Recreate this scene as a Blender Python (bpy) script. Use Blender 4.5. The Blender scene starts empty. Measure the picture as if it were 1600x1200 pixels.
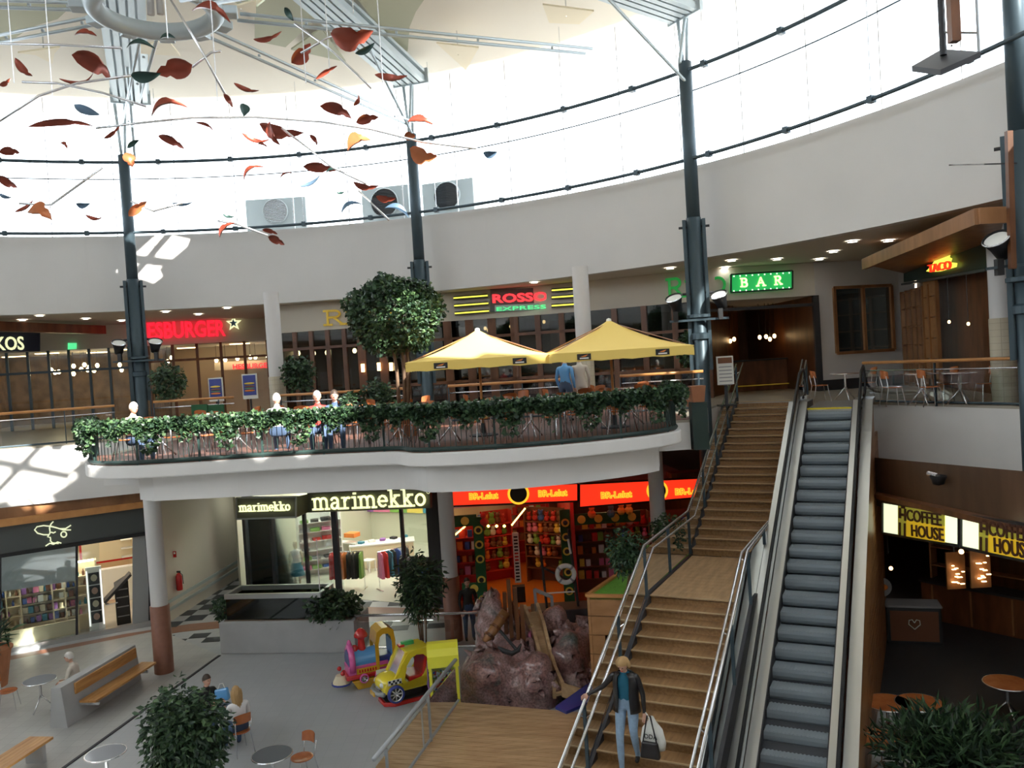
import bpy, bmesh, math, random
from mathutils import Vector, Matrix
# ------------------------------------------------------------------ camera, sky, sun, exposure
SC = bpy.context.scene
COL = SC.collection
F, EYE = 1290.0, 7.6
PITCH = math.atan(34/1290.0); ROLL = math.atan(.062)
_c, _s = math.cos(PITCH), math.sin(PITCH)
FW = Vector((0, _c, -_s)); R0 = Vector((1, 0, 0)); U0 = Vector((0, _s, _c))
RT = math.cos(ROLL)*R0 - math.sin(ROLL)*U0
UP = math.sin(ROLL)*R0 + math.cos(ROLL)*U0
cam = bpy.data.cameras.new('camera'); co = bpy.data.objects.new('camera', cam); COL.objects.link(co)
cam.sensor_width = 36; cam.lens = 36*F/1600; cam.clip_start = .05; cam.clip_end = 300
co.matrix_world = Matrix(((RT.x, UP.x, -FW.x, 0), (RT.y, UP.y, -FW.y, 0), (RT.z, UP.z, -FW.z, EYE), (0, 0, 0, 1)))
SC.camera = co
W = bpy.data.worlds.new('sky'); SC.world = W; W.use_nodes = True
bg = W.node_tree.nodes['Background']; bg.inputs[0].default_value = (.86, .93, 1, 1); bg.inputs[1].default_value = 5.0
sun = bpy.data.lights.new('sun', 'SUN'); sun.energy = 16; sun.angle = .009; sun.color = (1, .96, .88)
so = bpy.data.objects.new('sun', sun); COL.objects.link(so)
SUNV = Vector((.50, -.66, .56)).normalized()
so.rotation_euler = SUNV.to_track_quat('Z', 'Y').to_euler(); so.location = SUNV*40
SC.view_settings.view_transform = 'Standard'; SC.view_settings.look = 'None'
SC.view_settings.gamma = 1; SC.view_settings.exposure = 0.38; SC.view_settings.use_curve_mapping = False

def ray(x, y): return FW + RT*((x-800)/F) + UP*((600-y)/F)
def Pz(x, y, z): d = ray(x, y); return Vector((0, 0, EYE)) + d*((z-EYE)/d.z)
def Py(x, y, Y): d = ray(x, y); return Vector((0, 0, EYE)) + d*(Y/d.y)
def PR(x, y, cx, cy, r):
    d = ray(x, y); a = d.x**2+d.y**2; b = -2*(d.x*cx+d.y*cy); c = cx*cx+cy*cy-r*r
    return Vector((0, 0, EYE)) + d*((-b+math.sqrt(b*b-4*a*c))/2/a)

# ------------------------------------------------------------------ materials
MT = {}
def mat(n, c, rough=.6, metal=0, emit=0, noise=0, scale=8, bump=0, alpha=None, coat=0, ecol=None):
    m = bpy.data.materials.new(n); m.use_nodes = True; t = m.node_tree; b = t.nodes['Principled BSDF']
    b.inputs['Base Color'].default_value = (*c, 1); b.inputs['Roughness'].default_value = rough
    b.inputs['Metallic'].default_value = metal
    if coat: b.inputs['Coat Weight'].default_value = coat
    if emit:
        b.inputs['Emission Color'].default_value = (*(ecol or c), 1); b.inputs['Emission Strength'].default_value = emit
    if noise or bump:
        tc = t.nodes.new('ShaderNodeTexCoord'); nz = t.nodes.new('ShaderNodeTexNoise')
        nz.inputs['Scale'].default_value = scale; nz.inputs['Detail'].default_value = 4
        t.links.new(tc.outputs['Object'], nz.inputs['Vector'])
        if noise:
            r = t.nodes.new('ShaderNodeValToRGB')
            r.color_ramp.elements[0].position = .3; r.color_ramp.elements[1].position = .7
            r.color_ramp.elements[0].color = (*[v*(1-noise) for v in c], 1)
            r.color_ramp.elements[1].color = (*[min(1, v*(1+noise)) for v in c], 1)
            t.links.new(nz.outputs[0], r.inputs[0]); t.links.new(r.outputs[0], b.inputs['Base Color'])
        if bump:
            bp = t.nodes.new('ShaderNodeBump'); bp.inputs['Strength'].default_value = bump; bp.inputs['Distance'].default_value = .02
            t.links.new(nz.outputs[0], bp.inputs['Height']); t.links.new(bp.outputs[0], b.inputs['Normal'])
    MT[n] = m; return m
def wood(n, c1, c2, sc=(1, 1, 1), rough=.4, coat=0):
    m = mat(n, c1, rough, coat=coat); t = m.node_tree; b = t.nodes['Principled BSDF']
    tc = t.nodes.new('ShaderNodeTexCoord'); mp = t.nodes.new('ShaderNodeMapping'); mp.inputs['Scale'].default_value = sc
    nz = t.nodes.new('ShaderNodeTexNoise'); nz.inputs['Scale'].default_value = 3; nz.inputs['Detail'].default_value = 6
    r = t.nodes.new('ShaderNodeValToRGB'); r.color_ramp.elements[0].position = .35; r.color_ramp.elements[1].position = .68
    r.color_ramp.elements[0].color = (*c1, 1); r.color_ramp.elements[1].color = (*c2, 1)
    t.links.new(tc.outputs['Object'], mp.inputs[0]); t.links.new(mp.outputs[0], nz.inputs['Vector'])
    t.links.new(nz.outputs[0], r.inputs[0]); t.links.new(r.outputs[0], b.inputs['Base Color'])
    return m
def glass(n, tint, gloss=.08, rough=.03):
    m = bpy.data.materials.new(n); m.use_nodes = True; t = m.node_tree; t.nodes.clear()
    o = t.nodes.new('ShaderNodeOutputMaterial'); mx = t.nodes.new('ShaderNodeMixShader')
    tr = t.nodes.new('ShaderNodeBsdfTransparent'); tr.inputs[0].default_value = (*tint, 1)
    gl = t.nodes.new('ShaderNodeBsdfGlossy'); gl.inputs['Roughness'].default_value = rough; gl.inputs[0].default_value = (.9, .95, 1, 1)
    fr = t.nodes.new('ShaderNodeFresnel'); fr.inputs[0].default_value = 1.45
    mu = t.nodes.new('ShaderNodeMath'); mu.operation = 'MULTIPLY'; mu.inputs[1].default_value = gloss/.04
    mu.use_clamp = True
    t.links.new(fr.outputs[0], mu.inputs[0]); t.links.new(mu.outputs[0], mx.inputs[0])
    t.links.new(tr.outputs[0], mx.inputs[1]); t.links.new(gl.outputs[0], mx.inputs[2]); t.links.new(mx.outputs[0], o.inputs[0])
    MT[n] = m; return m
def brickmat(n, c1, c2, mortar, sw, sh, rough=.35, ms=.01, offset=.5, coords='Object', rot=(0, 0, 0)):
    m = mat(n, c1, rough); t = m.node_tree; b = t.nodes['Principled BSDF']
    tc = t.nodes.new('ShaderNodeTexCoord'); mp = t.nodes.new('ShaderNodeMapping'); mp.inputs['Rotation'].default_value = rot
    br = t.nodes.new('ShaderNodeTexBrick'); br.offset = offset
    br.inputs['Scale'].default_value = 1; br.inputs['Brick Width'].default_value = sw; br.inputs['Row Height'].default_value = sh
    br.inputs['Mortar Size'].default_value = ms; br.inputs['Color1'].default_value = (*c1, 1); br.inputs['Color2'].default_value = (*c2, 1)
    br.inputs['Mortar'].default_value = (*mortar, 1)
    t.links.new(tc.outputs[coords], mp.inputs[0]); t.links.new(mp.outputs[0], br.inputs['Vector']); t.links.new(br.outputs[0], b.inputs['Base Color'])
    return m
mat('white_wall', (.68, .665, .65), .8, noise=.03, scale=.6)
mat('white_slab', (.76, .74, .72), .7, noise=.04, scale=.8)
mat('soffit', (.62, .56, .48), .8)
mat('ceil', (.74, .68, .58), .85)
mat('olive', (.42, .42, .30), .85)
mat('cream_fascia', (.60, .55, .47), .8)
mat('steel_blue', (.055, .085, .105), .45, .3)
mat('pale_steel', (.50, .57, .60), .45, .3)
mat('silver', (.75, .76, .78), .25, .9)
mat('chrome', (.8, .8, .82), .12, 1)
mat('black', (.015, .016, .018), .5)
mat('dark', (.035, .035, .04), .6)
mat('rubber', (.02, .02, .022), .7)
mat('dark_green', (.02, .045, .04), .5)
wood('wood_dark', (.10, .035, .012), (.20, .075, .028), (1, 1, .3))
wood('wood_mid', (.24, .105, .04), (.36, .17, .07), (1, 1, .3))
wood('wood_front', (.10, .036, .013), (.17, .065, .024), (1, 1, .3))
wood('wood_rail', (.50, .22, .07), (.62, .30, .10), (1, 1, 1), .3)
wood('wood_stair', (.25, .135, .058), (.38, .22, .10), (.6, 6, 6), .35)
wood('wood_deck', (.42, .26, .13), (.60, .40, .22), (.5, 3, 3), .3)
wood('wood_box', (.34, .16, .06), (.44, .22, .09), (1, 1, 2), .4)
wood('wood_bench', (.45, .21, .06), (.62, .33, .11), (.5, 4, 4), .35)
wood('wood_seat', (.42, .12, .04), (.50, .16, .05), (2, 2, 2), .25, .5)
mat('terrace_floor', (.13, .05, .03), .5, noise=.25, scale=3)
brickmat('floor_tiles', (.40, .415, .43), (.42, .435, .445), (.36, .37, .38), .3, .3, .42, .004, 0)
brickmat('floor_pale', (.40, .40, .39), (.44, .44, .42), (.30, .30, .29), .3, .3, .34, .004, 0)
mat('floor_brown', (.26, .12, .075), .35, noise=.1, scale=3)
mat('floor_stone', (.42, .38, .31), .3, noise=.08, scale=2)
mat('terra', (.42, .17, .08), .7, noise=.1, scale=4)
mat('brown_base', (.26, .11, .07), .5, noise=.08)
brickmat('beige_tile', (.52, .46, .34), (.50, .44, .33), (.38, .33, .25), .15, .15, .4, .006, 0, rot=(math.pi/2, 0, 0))
mat('leaf', (.035, .08, .032), .5, noise=.4, scale=5)
mat('leaf_dark', (.018, .045, .024), .5, noise=.4, scale=5)
mat('leaf_light', (.075, .14, .055), .45, noise=.3, scale=5)
mat('bark', (.16, .10, .06), .8, noise=.2)
mat('grass', (.16, .42, .05), .8, noise=.25, scale=40, bump=.4)
mat('yellow_fabric', (.86, .62, .16), .8)
mat('red_neon', (1, .05, .04), .5, emit=1.5, ecol=(1, .03, .04))
mat('red_sign', (.9, .04, .06), .5, emit=.75, ecol=(.95, .02, .05))
mat('green_neon', (.1, .8, .3), .5, emit=.8)
mat('green_panel', (.02, .45, .10), .5, emit=.55)
mat('yellow_neon', (.9, .85, .1), .5, emit=1.0)
mat('gold', (.55, .36, .03), .4, .3, emit=.12)
mat('green_letter', (.03, .4, .08), .5, emit=.25)
mat('cream_lit', (.9, .92, .6), .5, emit=.75, ecol=(.95, .98, .55))
mat('white_lit', (.95, .95, .9), .5, emit=1.0)
mat('bulb', (1, .85, .5), .5, emit=14, ecol=(1, .75, .4))
mat('bulb_small', (1, .8, .5), .5, emit=4, ecol=(1, .65, .3))
mat('downlight', (1, 1, .95), .5, emit=12, ecol=(1, .95, .88))
mat('shop_light', (1, 1, 1), .5, emit=14, ecol=(1, .93, .78))
mat('shop_warm', (1, 1, 1), .5, emit=7, ecol=(1, .62, .28))
mat('shop_white', (1, 1, 1), .5, emit=11, ecol=(.95, 1, .86))
mat('br_red', (.9, .05, .02), .5, emit=.8, ecol=(.95, .035, .01))
mat('br_yellow', (1, .6, .03), .5, emit=.85, ecol=(1, .55, .03))
mat('br_orange', (.9, .25, .03), .5, emit=.6, ecol=(.95, .22, .03))
mat('mari_board', (.10, .10, .07), .6)
mat('logo_lit', (.85, .9, .6), .5, emit=.6)
mat('sign_navy', (.015, .02, .06), .5)
mat('sign_dark', (.07, .08, .08), .35)
mat('coffee_yellow', (.75, .48, .02), .5, emit=.35)
mat('coffee_lime', (.45, .42, .05), .5, emit=.25)
mat('coffee_white', (.8, .85, .6), .5, emit=.85, ecol=(.82, .9, .62))
mat('coffee_brown', (.07, .02, .01), .6)
glass('glass', (.93, .96, .95), .05)
glass('sky_glass', (.97, .98, .98), .02)
glass('dark_glass', (.45, .47, .45), .12)
glass('tank_glass', (.22, .25, .18), .10)
mat('grey_metal', (.38, .40, .41), .5, .4)
mat('vent_grey', (.42, .46, .46), .6)
mat('concrete', (.42, .42, .42), .8, noise=.06, scale=2)
mat('step_grey', (.24, .28, .31), .5, .2)
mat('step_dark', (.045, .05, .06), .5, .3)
mat('brushed', (.55, .57, .57), .3, .9)
mat('skin', (.62, .36, .26), .6)
mat('denim', (.28, .40, .55), .8, noise=.1, scale=20)
mat('denim_dark', (.06, .10, .18), .8)
mat('leather', (.018, .016, .017), .35)
mat('teal', (.01, .12, .20), .7)
mat('cream_cloth', (.62, .56, .48), .8)
mat('white_cloth', (.75, .74, .74), .8)
mat('hair_blond', (.45, .28, .12), .6)
mat('hair_dark', (.05, .03, .02), .6)
mat('hair_white', (.65, .62, .58), .7)
mat('red_paint', (.6, .02, .02), .25, coat=.6)
mat('pink_paint', (.75, .12, .38), .25, coat=.6)
mat('blue_paint', (.12, .38, .75), .25, coat=.6)
mat('navy_paint', (.03, .05, .28), .3, coat=.5)
mat('yellow_paint', (.85, .68, .04), .22, coat=.7)
mat('amber_paint', (.75, .42, .03), .25, coat=.6)
mat('green_paint', (.05, .45, .12), .3)
mat('bright_yellow', (.85, .80, .06), .35)
mat('copper', (.28, .055, .03), .35, .35, noise=.25, scale=3)
mat('copper_light', (.55, .18, .07), .35, .3, noise=.25, scale=3)
mat('leaf_green_metal', (.03, .07, .06), .4, .4)
mat('leaf_blue_metal', (.12, .20, .30), .4, .4)
for n, c in dict(p_red=(.6, .04, .03), p_blue=(.05, .12, .4), p_white=(.8, .8, .75), p_purple=(.3, .12, .4), p_green=(.2, .4, .08), p_orange=(.75, .22, .04), p_yellow=(.8, .6, .1), p_black=(.02, .02, .02), p_teal=(.05, .25, .35), p_pink=(.7, .2, .35), p_brown=(.2, .08, .04), p_cream=(.75, .65, .45), p_grey=(.3, .3, .32)).items(): mat(n, c, .6)
mat('frost', (.55, .60, .64), .4)
mat('table_metal', (.20, .22, .25), .35, .5)
wood('wood_dim', (.085, .045, .025), (.12, .065, .038), (1, 1, .3))
wood('nosing', (.5, .36, .2), (.6, .45, .27), (1, 1, 1), .3)
mat('orange_floor', (.62, .2, .03), .4)
mat('mari_floor', (.58, .58, .47), .3)
mat('warm_wall', (.62, .45, .25), .7)
mat('tan_dark', (.20, .125, .06), .7, noise=.4, scale=2)
mat('br_green', (.01, .10, .03), .6)
mat('bulb_yellow', (1, .75, .3), .5, emit=5, ecol=(1, .6, .15))
def rockmat():
    m = mat('rock', (.3, .18, .17), .28, coat=.5, bump=.5, scale=9); t = m.node_tree; b = t.nodes['Principled BSDF']
    tc = t.nodes.new('ShaderNodeTexCoord'); nz = t.nodes.new('ShaderNodeTexNoise'); nz.inputs['Scale'].default_value = .8
    nz.inputs['Detail'].default_value = 6; nz.inputs['Distortion'].default_value = 1.2
    n2 = t.nodes.new('ShaderNodeTexNoise'); n2.inputs['Scale'].default_value = 22
    r = t.nodes.new('ShaderNodeValToRGB'); e = r.color_ramp.elements
    e[0].position = .33; e[0].color = (.10, .12, .11, 1); e[1].position = .42; e[1].color = (.27, .14, .13, 1)
    x = e.new(.62); x.color = (.40, .27, .26, 1); x = e.new(.74); x.color = (.16, .14, .14, 1)
    r2 = t.nodes.new('ShaderNodeValToRGB'); r2.color_ramp.elements[0].color = (.55, .55, .55, 1); r2.color_ramp.elements[1].color = (1.5, 1.5, 1.5, 1)
    r2.color_ramp.elements[0].position = .35; r2.color_ramp.elements[1].position = .65
    mx = t.nodes.new('ShaderNodeMix'); mx.data_type = 'RGBA'; mx.blend_type = 'MULTIPLY'; mx.inputs[0].default_value = .8
    for q in (nz, n2): t.links.new(tc.outputs['Object'], q.inputs['Vector'])
    t.links.new(nz.outputs[0], r.inputs[0]); t.links.new(n2.outputs[0], r2.inputs[0])
    t.links.new(r.outputs[0], mx.inputs[6]); t.links.new(r2.outputs[0], mx.inputs[7]); t.links.new(mx.outputs[2], b.inputs['Base Color'])
rockmat()

# ------------------------------------------------------------------ mesh helpers
def V(*a): return Vector(a)
class MB:
    def __init__(s): s.v = []; s.f = []; s.m = []; s.cm = 0
    def add(s, vs, fs):
        o = len(s.v); s.v += [tuple(v) for v in vs]; s.f += [tuple(i+o for i in f) for f in fs]; s.m += [s.cm]*len(fs); return s
    def box(s, c, d, rz=0, M=None):
        x, y, z = d[0]/2, d[1]/2, d[2]/2
        vs = [Vector(p) for p in ((-x, -y, -z), (x, -y, -z), (x, y, -z), (-x, y, -z), (-x, -y, z), (x, -y, z), (x, y, z), (-x, y, z))]
        R = M if M is not None else Matrix.Rotation(rz, 3, 'Z')
        return s.add([R @ v+Vector(c) for v in vs], [(0, 3, 2, 1), (4, 5, 6, 7), (0, 1, 5, 4), (1, 2, 6, 5), (2, 3, 7, 6), (3, 0, 4, 7)])
    def prism(s, poly, z0, z1, cap=True):
        n = len(poly); a = sum(poly[i][0]*poly[(i+1) % n][1]-poly[(i+1) % n][0]*poly[i][1] for i in range(n))
        if a < 0: poly = poly[::-1]
        vs = [(p[0], p[1], z0) for p in poly]+[(p[0], p[1], z1) for p in poly]
        fs = [(i, (i+1) % n, (i+1) % n+n, i+n) for i in range(n)]
        if cap: fs += [tuple(range(n-1, -1, -1)), tuple(range(n, 2*n))]
        return s.add(vs, fs)
    def hexa(s, a, b): # two quads a (front) and b (back), matching order
        return s.add(list(a)+list(b), [(0, 1, 2, 3), (7, 6, 5, 4), (0, 4, 5, 1), (1, 5, 6, 2), (2, 6, 7, 3), (3, 7, 4, 0)])
    def seg(s, p, q, z0, z1, t=.1): # upright wall piece from p to q (xy), thickness t to the far side
        p = Vector((p[0], p[1])); q = Vector((q[0], q[1])); d = (q-p).normalized(); n = Vector((-d.y, d.x))*t
        return s.prism([tuple(p), tuple(q), tuple(q+n), tuple(p+n)], z0, z1)
    def bar(s, p, q, w, h, up=(0, 0, 1)):
        p = Vector(p); q = Vector(q); d = (q-p).normalized(); r = d.cross(Vector(up))
        if r.length < 1e-4: r = d.cross(Vector((0, 1, 0)))
        r.normalize(); u = r.cross(d).normalized(); r = r*w/2; u = u*h/2
        return s.hexa([p-r-u, p+r-u, p+r+u, p-r+u], [q-r-u, q+r-u, q+r+u, q-r+u])
    def tube(s, pts, r, n=8, closed=False, caps=True):
        pts = [Vector(p) for p in pts]; k = len(pts); rr = r if isinstance(r, (list, tuple)) else [r]*k
        rings = []; pu = None
        for i in range(k):
            if closed: d = pts[(i+1) % k]-pts[i-1]
            else: d = pts[min(i+1, k-1)]-pts[max(i-1, 0)]
            if d.length < 1e-9: d = Vector((0, 0, 1))
            d.normalize()
            if pu is None: pu = Vector((0, 0, 1)) if abs(d.z) < .95 else Vector((1, 0, 0))
            a = d.cross(pu)
            if a.length < 1e-4: a = d.cross(Vector((0, 1, 0)))
            a.normalize(); b = a.cross(d).normalized(); pu = b
            rings.append([pts[i]+(a*math.cos(2*math.pi*j/n)+b*math.sin(2*math.pi*j/n))*rr[i] for j in range(n)])
        vs = [v for g in rings for v in g]; fs = []
        for i in range(k if closed else k-1):
            for j in range(n):
                a0 = i*n+j; a1 = i*n+(j+1) % n; b0 = ((i+1) % k)*n+j; b1 = ((i+1) % k)*n+(j+1) % n
                fs.append((a0, a1, b1, b0))
        if caps and not closed: fs += [tuple(range(n-1, -1, -1)), tuple(range((k-1)*n, k*n))]
        return s.add(vs, fs)
    def lathe(s, prof, c=(0, 0, 0), n=16, M=None, a0=0, a1=2*math.pi):
        full = abs(a1-a0-2*math.pi) < 1e-6; m = n if full else n+1; vs = []
        for r, z in prof:
            for j in range(m):
                a = a0+(a1-a0)*j/n; v = Vector((r*math.cos(a), r*math.sin(a), z))
                if M is not None: v = M @ v
                vs.append(v+Vector(c))
        fs = []
        for i in range(len(prof)-1):
            for j in range(n):
                j2 = (j+1) % m; fs.append((i*m+j, i*m+j2, (i+1)*m+j2, (i+1)*m+j))
        return s.add(vs, fs)
    def ball(s, c, r, n=10, k=6, sq=(1, 1, 1), M=None):
        prof = [(math.cos(a)*r, math.sin(a)*r) for a in [(-.5+i/k)*math.pi for i in range(k+1)]]
        D = Matrix.Diagonal(sq); return s.lathe([(max(p, .0005), z) for p, z in prof], c, n, M=(M @ D if M is not None else D))
    def build(s, name, m, parent=None, smooth=False, kind=None, label=None, cat=None, group=None, bevel=0, loc=None):
        me = bpy.data.meshes.new(name)
        vs = s.v
        if loc is not None: vs = [(x-loc[0], y-loc[1], z-loc[2]) for x, y, z in vs]
        me.from_pydata(vs, [], s.f); me.update()
        ms = m if isinstance(m, (list, tuple)) else [m]
        for q in ms: me.materials.append(MT[q])
        if len(ms) > 1: me.polygons.foreach_set('material_index', s.m)
        if smooth: me.polygons.foreach_set('use_smooth', [True]*len(me.polygons))
        o = bpy.data.objects.new(name, me); COL.objects.link(o)
        if loc is not None: o.location = loc
        if parent is not None: o.parent = parent
        if bevel:
            b = o.modifiers.new('bevel', 'BEVEL'); b.width = bevel; b.segments = 2; b.limit_method = 'ANGLE'
        tag(o, label, cat, group, kind); return o
def tag(o, label=None, cat=None, group=None, kind=None):
    if label: o['label'] = label
    if cat: o['category'] = cat
    if group: o['group'] = group
    if kind: o['kind'] = kind
    return o
def thing(name, label, cat, loc=(0, 0, 0), rz=0, group=None):
    o = bpy.data.objects.new(name, None); COL.objects.link(o); o.location = loc; o.rotation_euler = (0, 0, rz)
    o.empty_display_size = .1
    return tag(o, label, cat, group)
def dup(root, loc, rz=0, label=None, group=None, scale=None):  # a copy of a thing with copies of its parts
    def cp(o, par):
        c = o.copy(); COL.objects.link(c)
        if par is not None: c.parent = par
        for ch in [q for q in o.children]: cp(ch, c)
        return c
    r = cp(root, None); r.location = loc; r.rotation_euler = (0, 0, rz)
    if scale: r.scale = (scale,)*3
    if label: r['label'] = label
    if group: r['group'] = group
    return r
CW = dict(p_red='red', p_blue='blue', p_white='white', p_purple='purple', p_green='green', p_orange='orange', p_yellow='yellow', p_black='black', p_teal='teal', p_pink='pink', p_brown='brown', p_cream='cream', p_grey='grey')
ON = ['first', 'second', 'third', 'fourth', 'fifth', 'sixth', 'seventh', 'eighth', 'ninth', 'tenth', 'eleventh', 'twelfth', 'thirteenth', 'fourteenth', 'fifteenth', 'sixteenth', 'seventeenth', 'eighteenth', 'nineteenth', 'twentieth', 'twenty-first', 'twenty-second', 'twenty-third', 'twenty-fourth', 'twenty-fifth', 'twenty-sixth']
def struct(mb, name, m, **k): return mb.build(name, m, kind='structure', **k)
def text(s, size, p, q, mtl, name, parent=None, depth=.03, off=0, space=1, align='CENTER', shear=0, width=None, label=None, cat=None, group=None, front=.0, up=0):
    # lettering whose baseline runs from p to q (3D points on the board), facing the viewer side
    cu = bpy.data.curves.new(name, 'FONT'); cu.body = s; cu.size = size; cu.extrude = depth; cu.offset = off
    cu.space_character = space; cu.align_x = 'LEFT'; cu.shear = shear; cu.resolution_u = 3
    o = bpy.data.objects.new(name, cu); COL.objects.link(o)
    bpy.context.view_layer.update()
    me = bpy.data.meshes.new_from_object(o.evaluated_get(bpy.context.evaluated_depsgraph_get()))
    bpy.data.objects.remove(o)
    p = Vector(p); q = Vector(q); d = q-p; L = d.length; d.normalize()
    xs = [v.co.x for v in me.vertices]; x0, x1 = min(xs), max(xs); sx = L/(x1-x0)
    n = Vector((d.y, -d.x, 0)).normalized(); u = Vector((0, 0, 1)); e = 1
    for v in me.vertices:
        c = v.co; v.co = p+d*((c.x-x0)*sx)+u*(c.y+up)+n*(c.z+front)
    me.materials.clear(); me.materials.append(MT[mtl])
    r = bpy.data.objects.new(name, me); COL.objects.link(r)
    if parent is not None: r.parent = parent
    return tag(r, label, cat, group)
def wcube(a, b, n, lo, hi): pass
# ------------------------------------------------------------------ setting: drum, roof, slabs, floors
CX, CY, RD = -8.69, 10.6, 19.9
def AR(a, r, z=None):
    x, y = CX+r*math.cos(a), CY+r*math.sin(a); return (x, y) if z is None else Vector((x, y, z))
def ringwall(r0, r1, z0, z1, n=120, a0=0, a1=2*math.pi):
    b = MB(); full = abs(a1-a0) > 6.28; m = n if full else n+1
    pr = [(r0, z0), (r1, z0), (r1, z1), (r0, z1)]
    vs = [AR(a0+(a1-a0)*j/n, r, z) for j in range(m) for r, z in pr]; fs = []
    for j in range(n):
        for k in range(4): fs.append((j*4+k, ((j+1) % m)*4+k, ((j+1) % m)*4+(k+1) % 4, j*4+(k+1) % 4))
    return b.add(vs, fs)
def wallpt(p, q, x, y, off=0):
    # point where the sight line of photo point x,y meets the upright plane through p,q, moved out by off
    d = ray(x, y); p = Vector((p[0], p[1], 0)); q = Vector((q[0], q[1], 0)); t = (q-p).normalized(); n = Vector((t.y, -t.x, 0))
    k = (p-Vector((0, 0, EYE))).dot(n)+off; return Vector((0, 0, EYE))+d*(k/d.dot(n))
S0 = Vector((2.5, 16.36, 0)); SD = Vector((.45, .893, 0)); SN = Vector((.893, -.45, 0))
def SP(s, t, z=0): v = S0+SD*s+SN*t; return Vector((v.x, v.y, z))

struct(ringwall(RD, RD+.35, 10.3, 13.0), 'wall_drum', 'white_wall')
struct(ringwall(RD+.35, RD+3.5, 12.6, 12.95), 'roof_deck', 'white_wall')
# soffit round the well
b = MB(); N = 120; vs = []; fs = []
for j in range(N):
    a = 2*math.pi*j/N; ro = min(24/max(abs(math.cos(a)), 1e-6), 30/max(abs(math.sin(a)), 1e-6)); vs += [AR(a, RD+.02, 10.31), AR(a, ro+8, 10.31)]
for j in range(N): fs.append((j*2, (j*2+2) % (2*N), (j*2+3) % (2*N), j*2+1))
b.add(vs, fs); struct(b, 'ceiling_soffit', 'soffit')
# roof: shallow cone with openings added high over the well to place sun patches
HUB = Vector((-6.9, 15.6, 0))
zr = lambda r: 17.95+(1-min(r/20.3, 1))*1.3
def opening(x, y):
    return (-4.1 < x < -1.1 and 7.1 < y < 9.7) or (1.2 < x < 6.8 and 2.3 < y < 4.6) or (5.6 < x < 9.9 and 4.8 < y < 8.1) or (-7.75 < x < -6.25 and 21.6 < y < 23.8)
b = MB()
NR, NA = 58, 260
for i in range(NR):
    for j in range(NA):
        r0, r1 = 20.3*i/NR, 20.3*(i+1)/NR; a0, a1 = 2*math.pi*j/NA, 2*math.pi*(j+1)/NA
        cx, cy = AR((a0+a1)/2, (r0+r1)/2)
        if opening(cx, cy): continue
        b.add([AR(a0, r0, zr(r0)), AR(a1, r0, zr(r0)), AR(a1, r1, zr(r1)), AR(a0, r1, zr(r1))], [(0, 1, 2, 3)])
struct(b, 'ceiling', 'ceil')
struct(ringwall(20.3, 22.0, 17.97, 18.1), 'roof_sun_block', 'white_wall')  # overhang added outside the glass to stop a sun streak on the drum
b = MB()
for x, y0, y1 in ((-2.6, 7.1, 9.7), (4.0, 2.3, 4.6), (7.8, 4.8, 8.1), (-7.0, 21.6, 23.8)): b.bar((x, y0, 18.75), (x, y1, 18.75), .14, .2)
for x0, x1, y in ((-4.1, -1.1, 8.4), (5.6, 9.9, 6.4), (-7.75, -6.25, 22.5)): b.bar((x0, y, 18.75 if y < 20 else 18.5), (x1, y, 18.75 if y < 20 else 18.5), .16, .2)
struct(b, 'trim_1', 'pale_steel')  # bars across the added sun openings
# olive coffers set in the ceiling (darker panels with pale ribs between)
def coffer(px, name='ceiling_coffer'):
    b = MB(); pts = [Pz(x, y, 17.93) for x, y in px]
    n = len(pts); b.add(pts+[p+Vector((0, 0, .06)) for p in pts], [tuple(range(n)), tuple(range(2*n-1, n-1, -1))]+[(i, (i+1) % n, (i+1) % n+n, i+n) for i in range(n)])
    struct(b, name, 'olive')
coffer([(398, 14), (398, 64), (446, 74), (500, 24), (489, 2), (430, -12)])
coffer([(455, 78), (540, 97), (524, 74), (502, 45)])
coffer([(556, -4), (624, 83), (637, 80), (640, 42), (650, 18), (668, -8)])
coffer([(-30, -6), (-30, 66), (18, 63), (50, 42), (90, 30), (118, 4), (90, -14)])
coffer([(362, 0), (400, 26), (400, 10), (375, -8)])
# pale reflector boards hung under the ceiling
def board(px, nm=1):
    t = thing('light_reflector', '', 'reflector')
    pts = [Pz(x, y, 17.3) for x, y in px]; b = MB(); n = len(pts)
    b.add(pts+[p+Vector((0, 0, .05)) for p in pts], [tuple(range(n)), tuple(range(2*n-1, n-1, -1))]+[(i, (i+1) % n, (i+1) % n+n, i+n) for i in range(n)])
    b.build('board', 'p_cream', t); c = sum(pts, Vector())/n
    MB().tube([c, (c.x, c.y, 18.05)], .02, 6).build('hanger', 'silver', t)
    t.location = c
    for ch in t.children: ch.location = -c
    return t
rb = [([(28, 83), (94, 74), (85, 84), (82, 100), (55, 86)], 'pale yellow triangular reflector board under the ceiling above the pink leaf cluster, far left'),
      ([(220, 72), (262, 62), (282, 88), (220, 84)], 'pale yellow reflector board under the ceiling just right of the left-hand column top'),
      ([(682, 68), (748, 75), (728, 110), (704, 88)], 'pale yellow T-shaped reflector board right of the middle ceiling beam'),
      ([(848, 8), (928, 18), (905, 38), (858, 36)], 'pale yellow reflector board beside the right-hand ceiling beam'),
      ([(335, 18), (400, 2), (400, 24), (372, 12)], 'pale yellow reflector board beside the steel hub ring on its right')]
for px, l in rb: tag(board(px), l)

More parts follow.
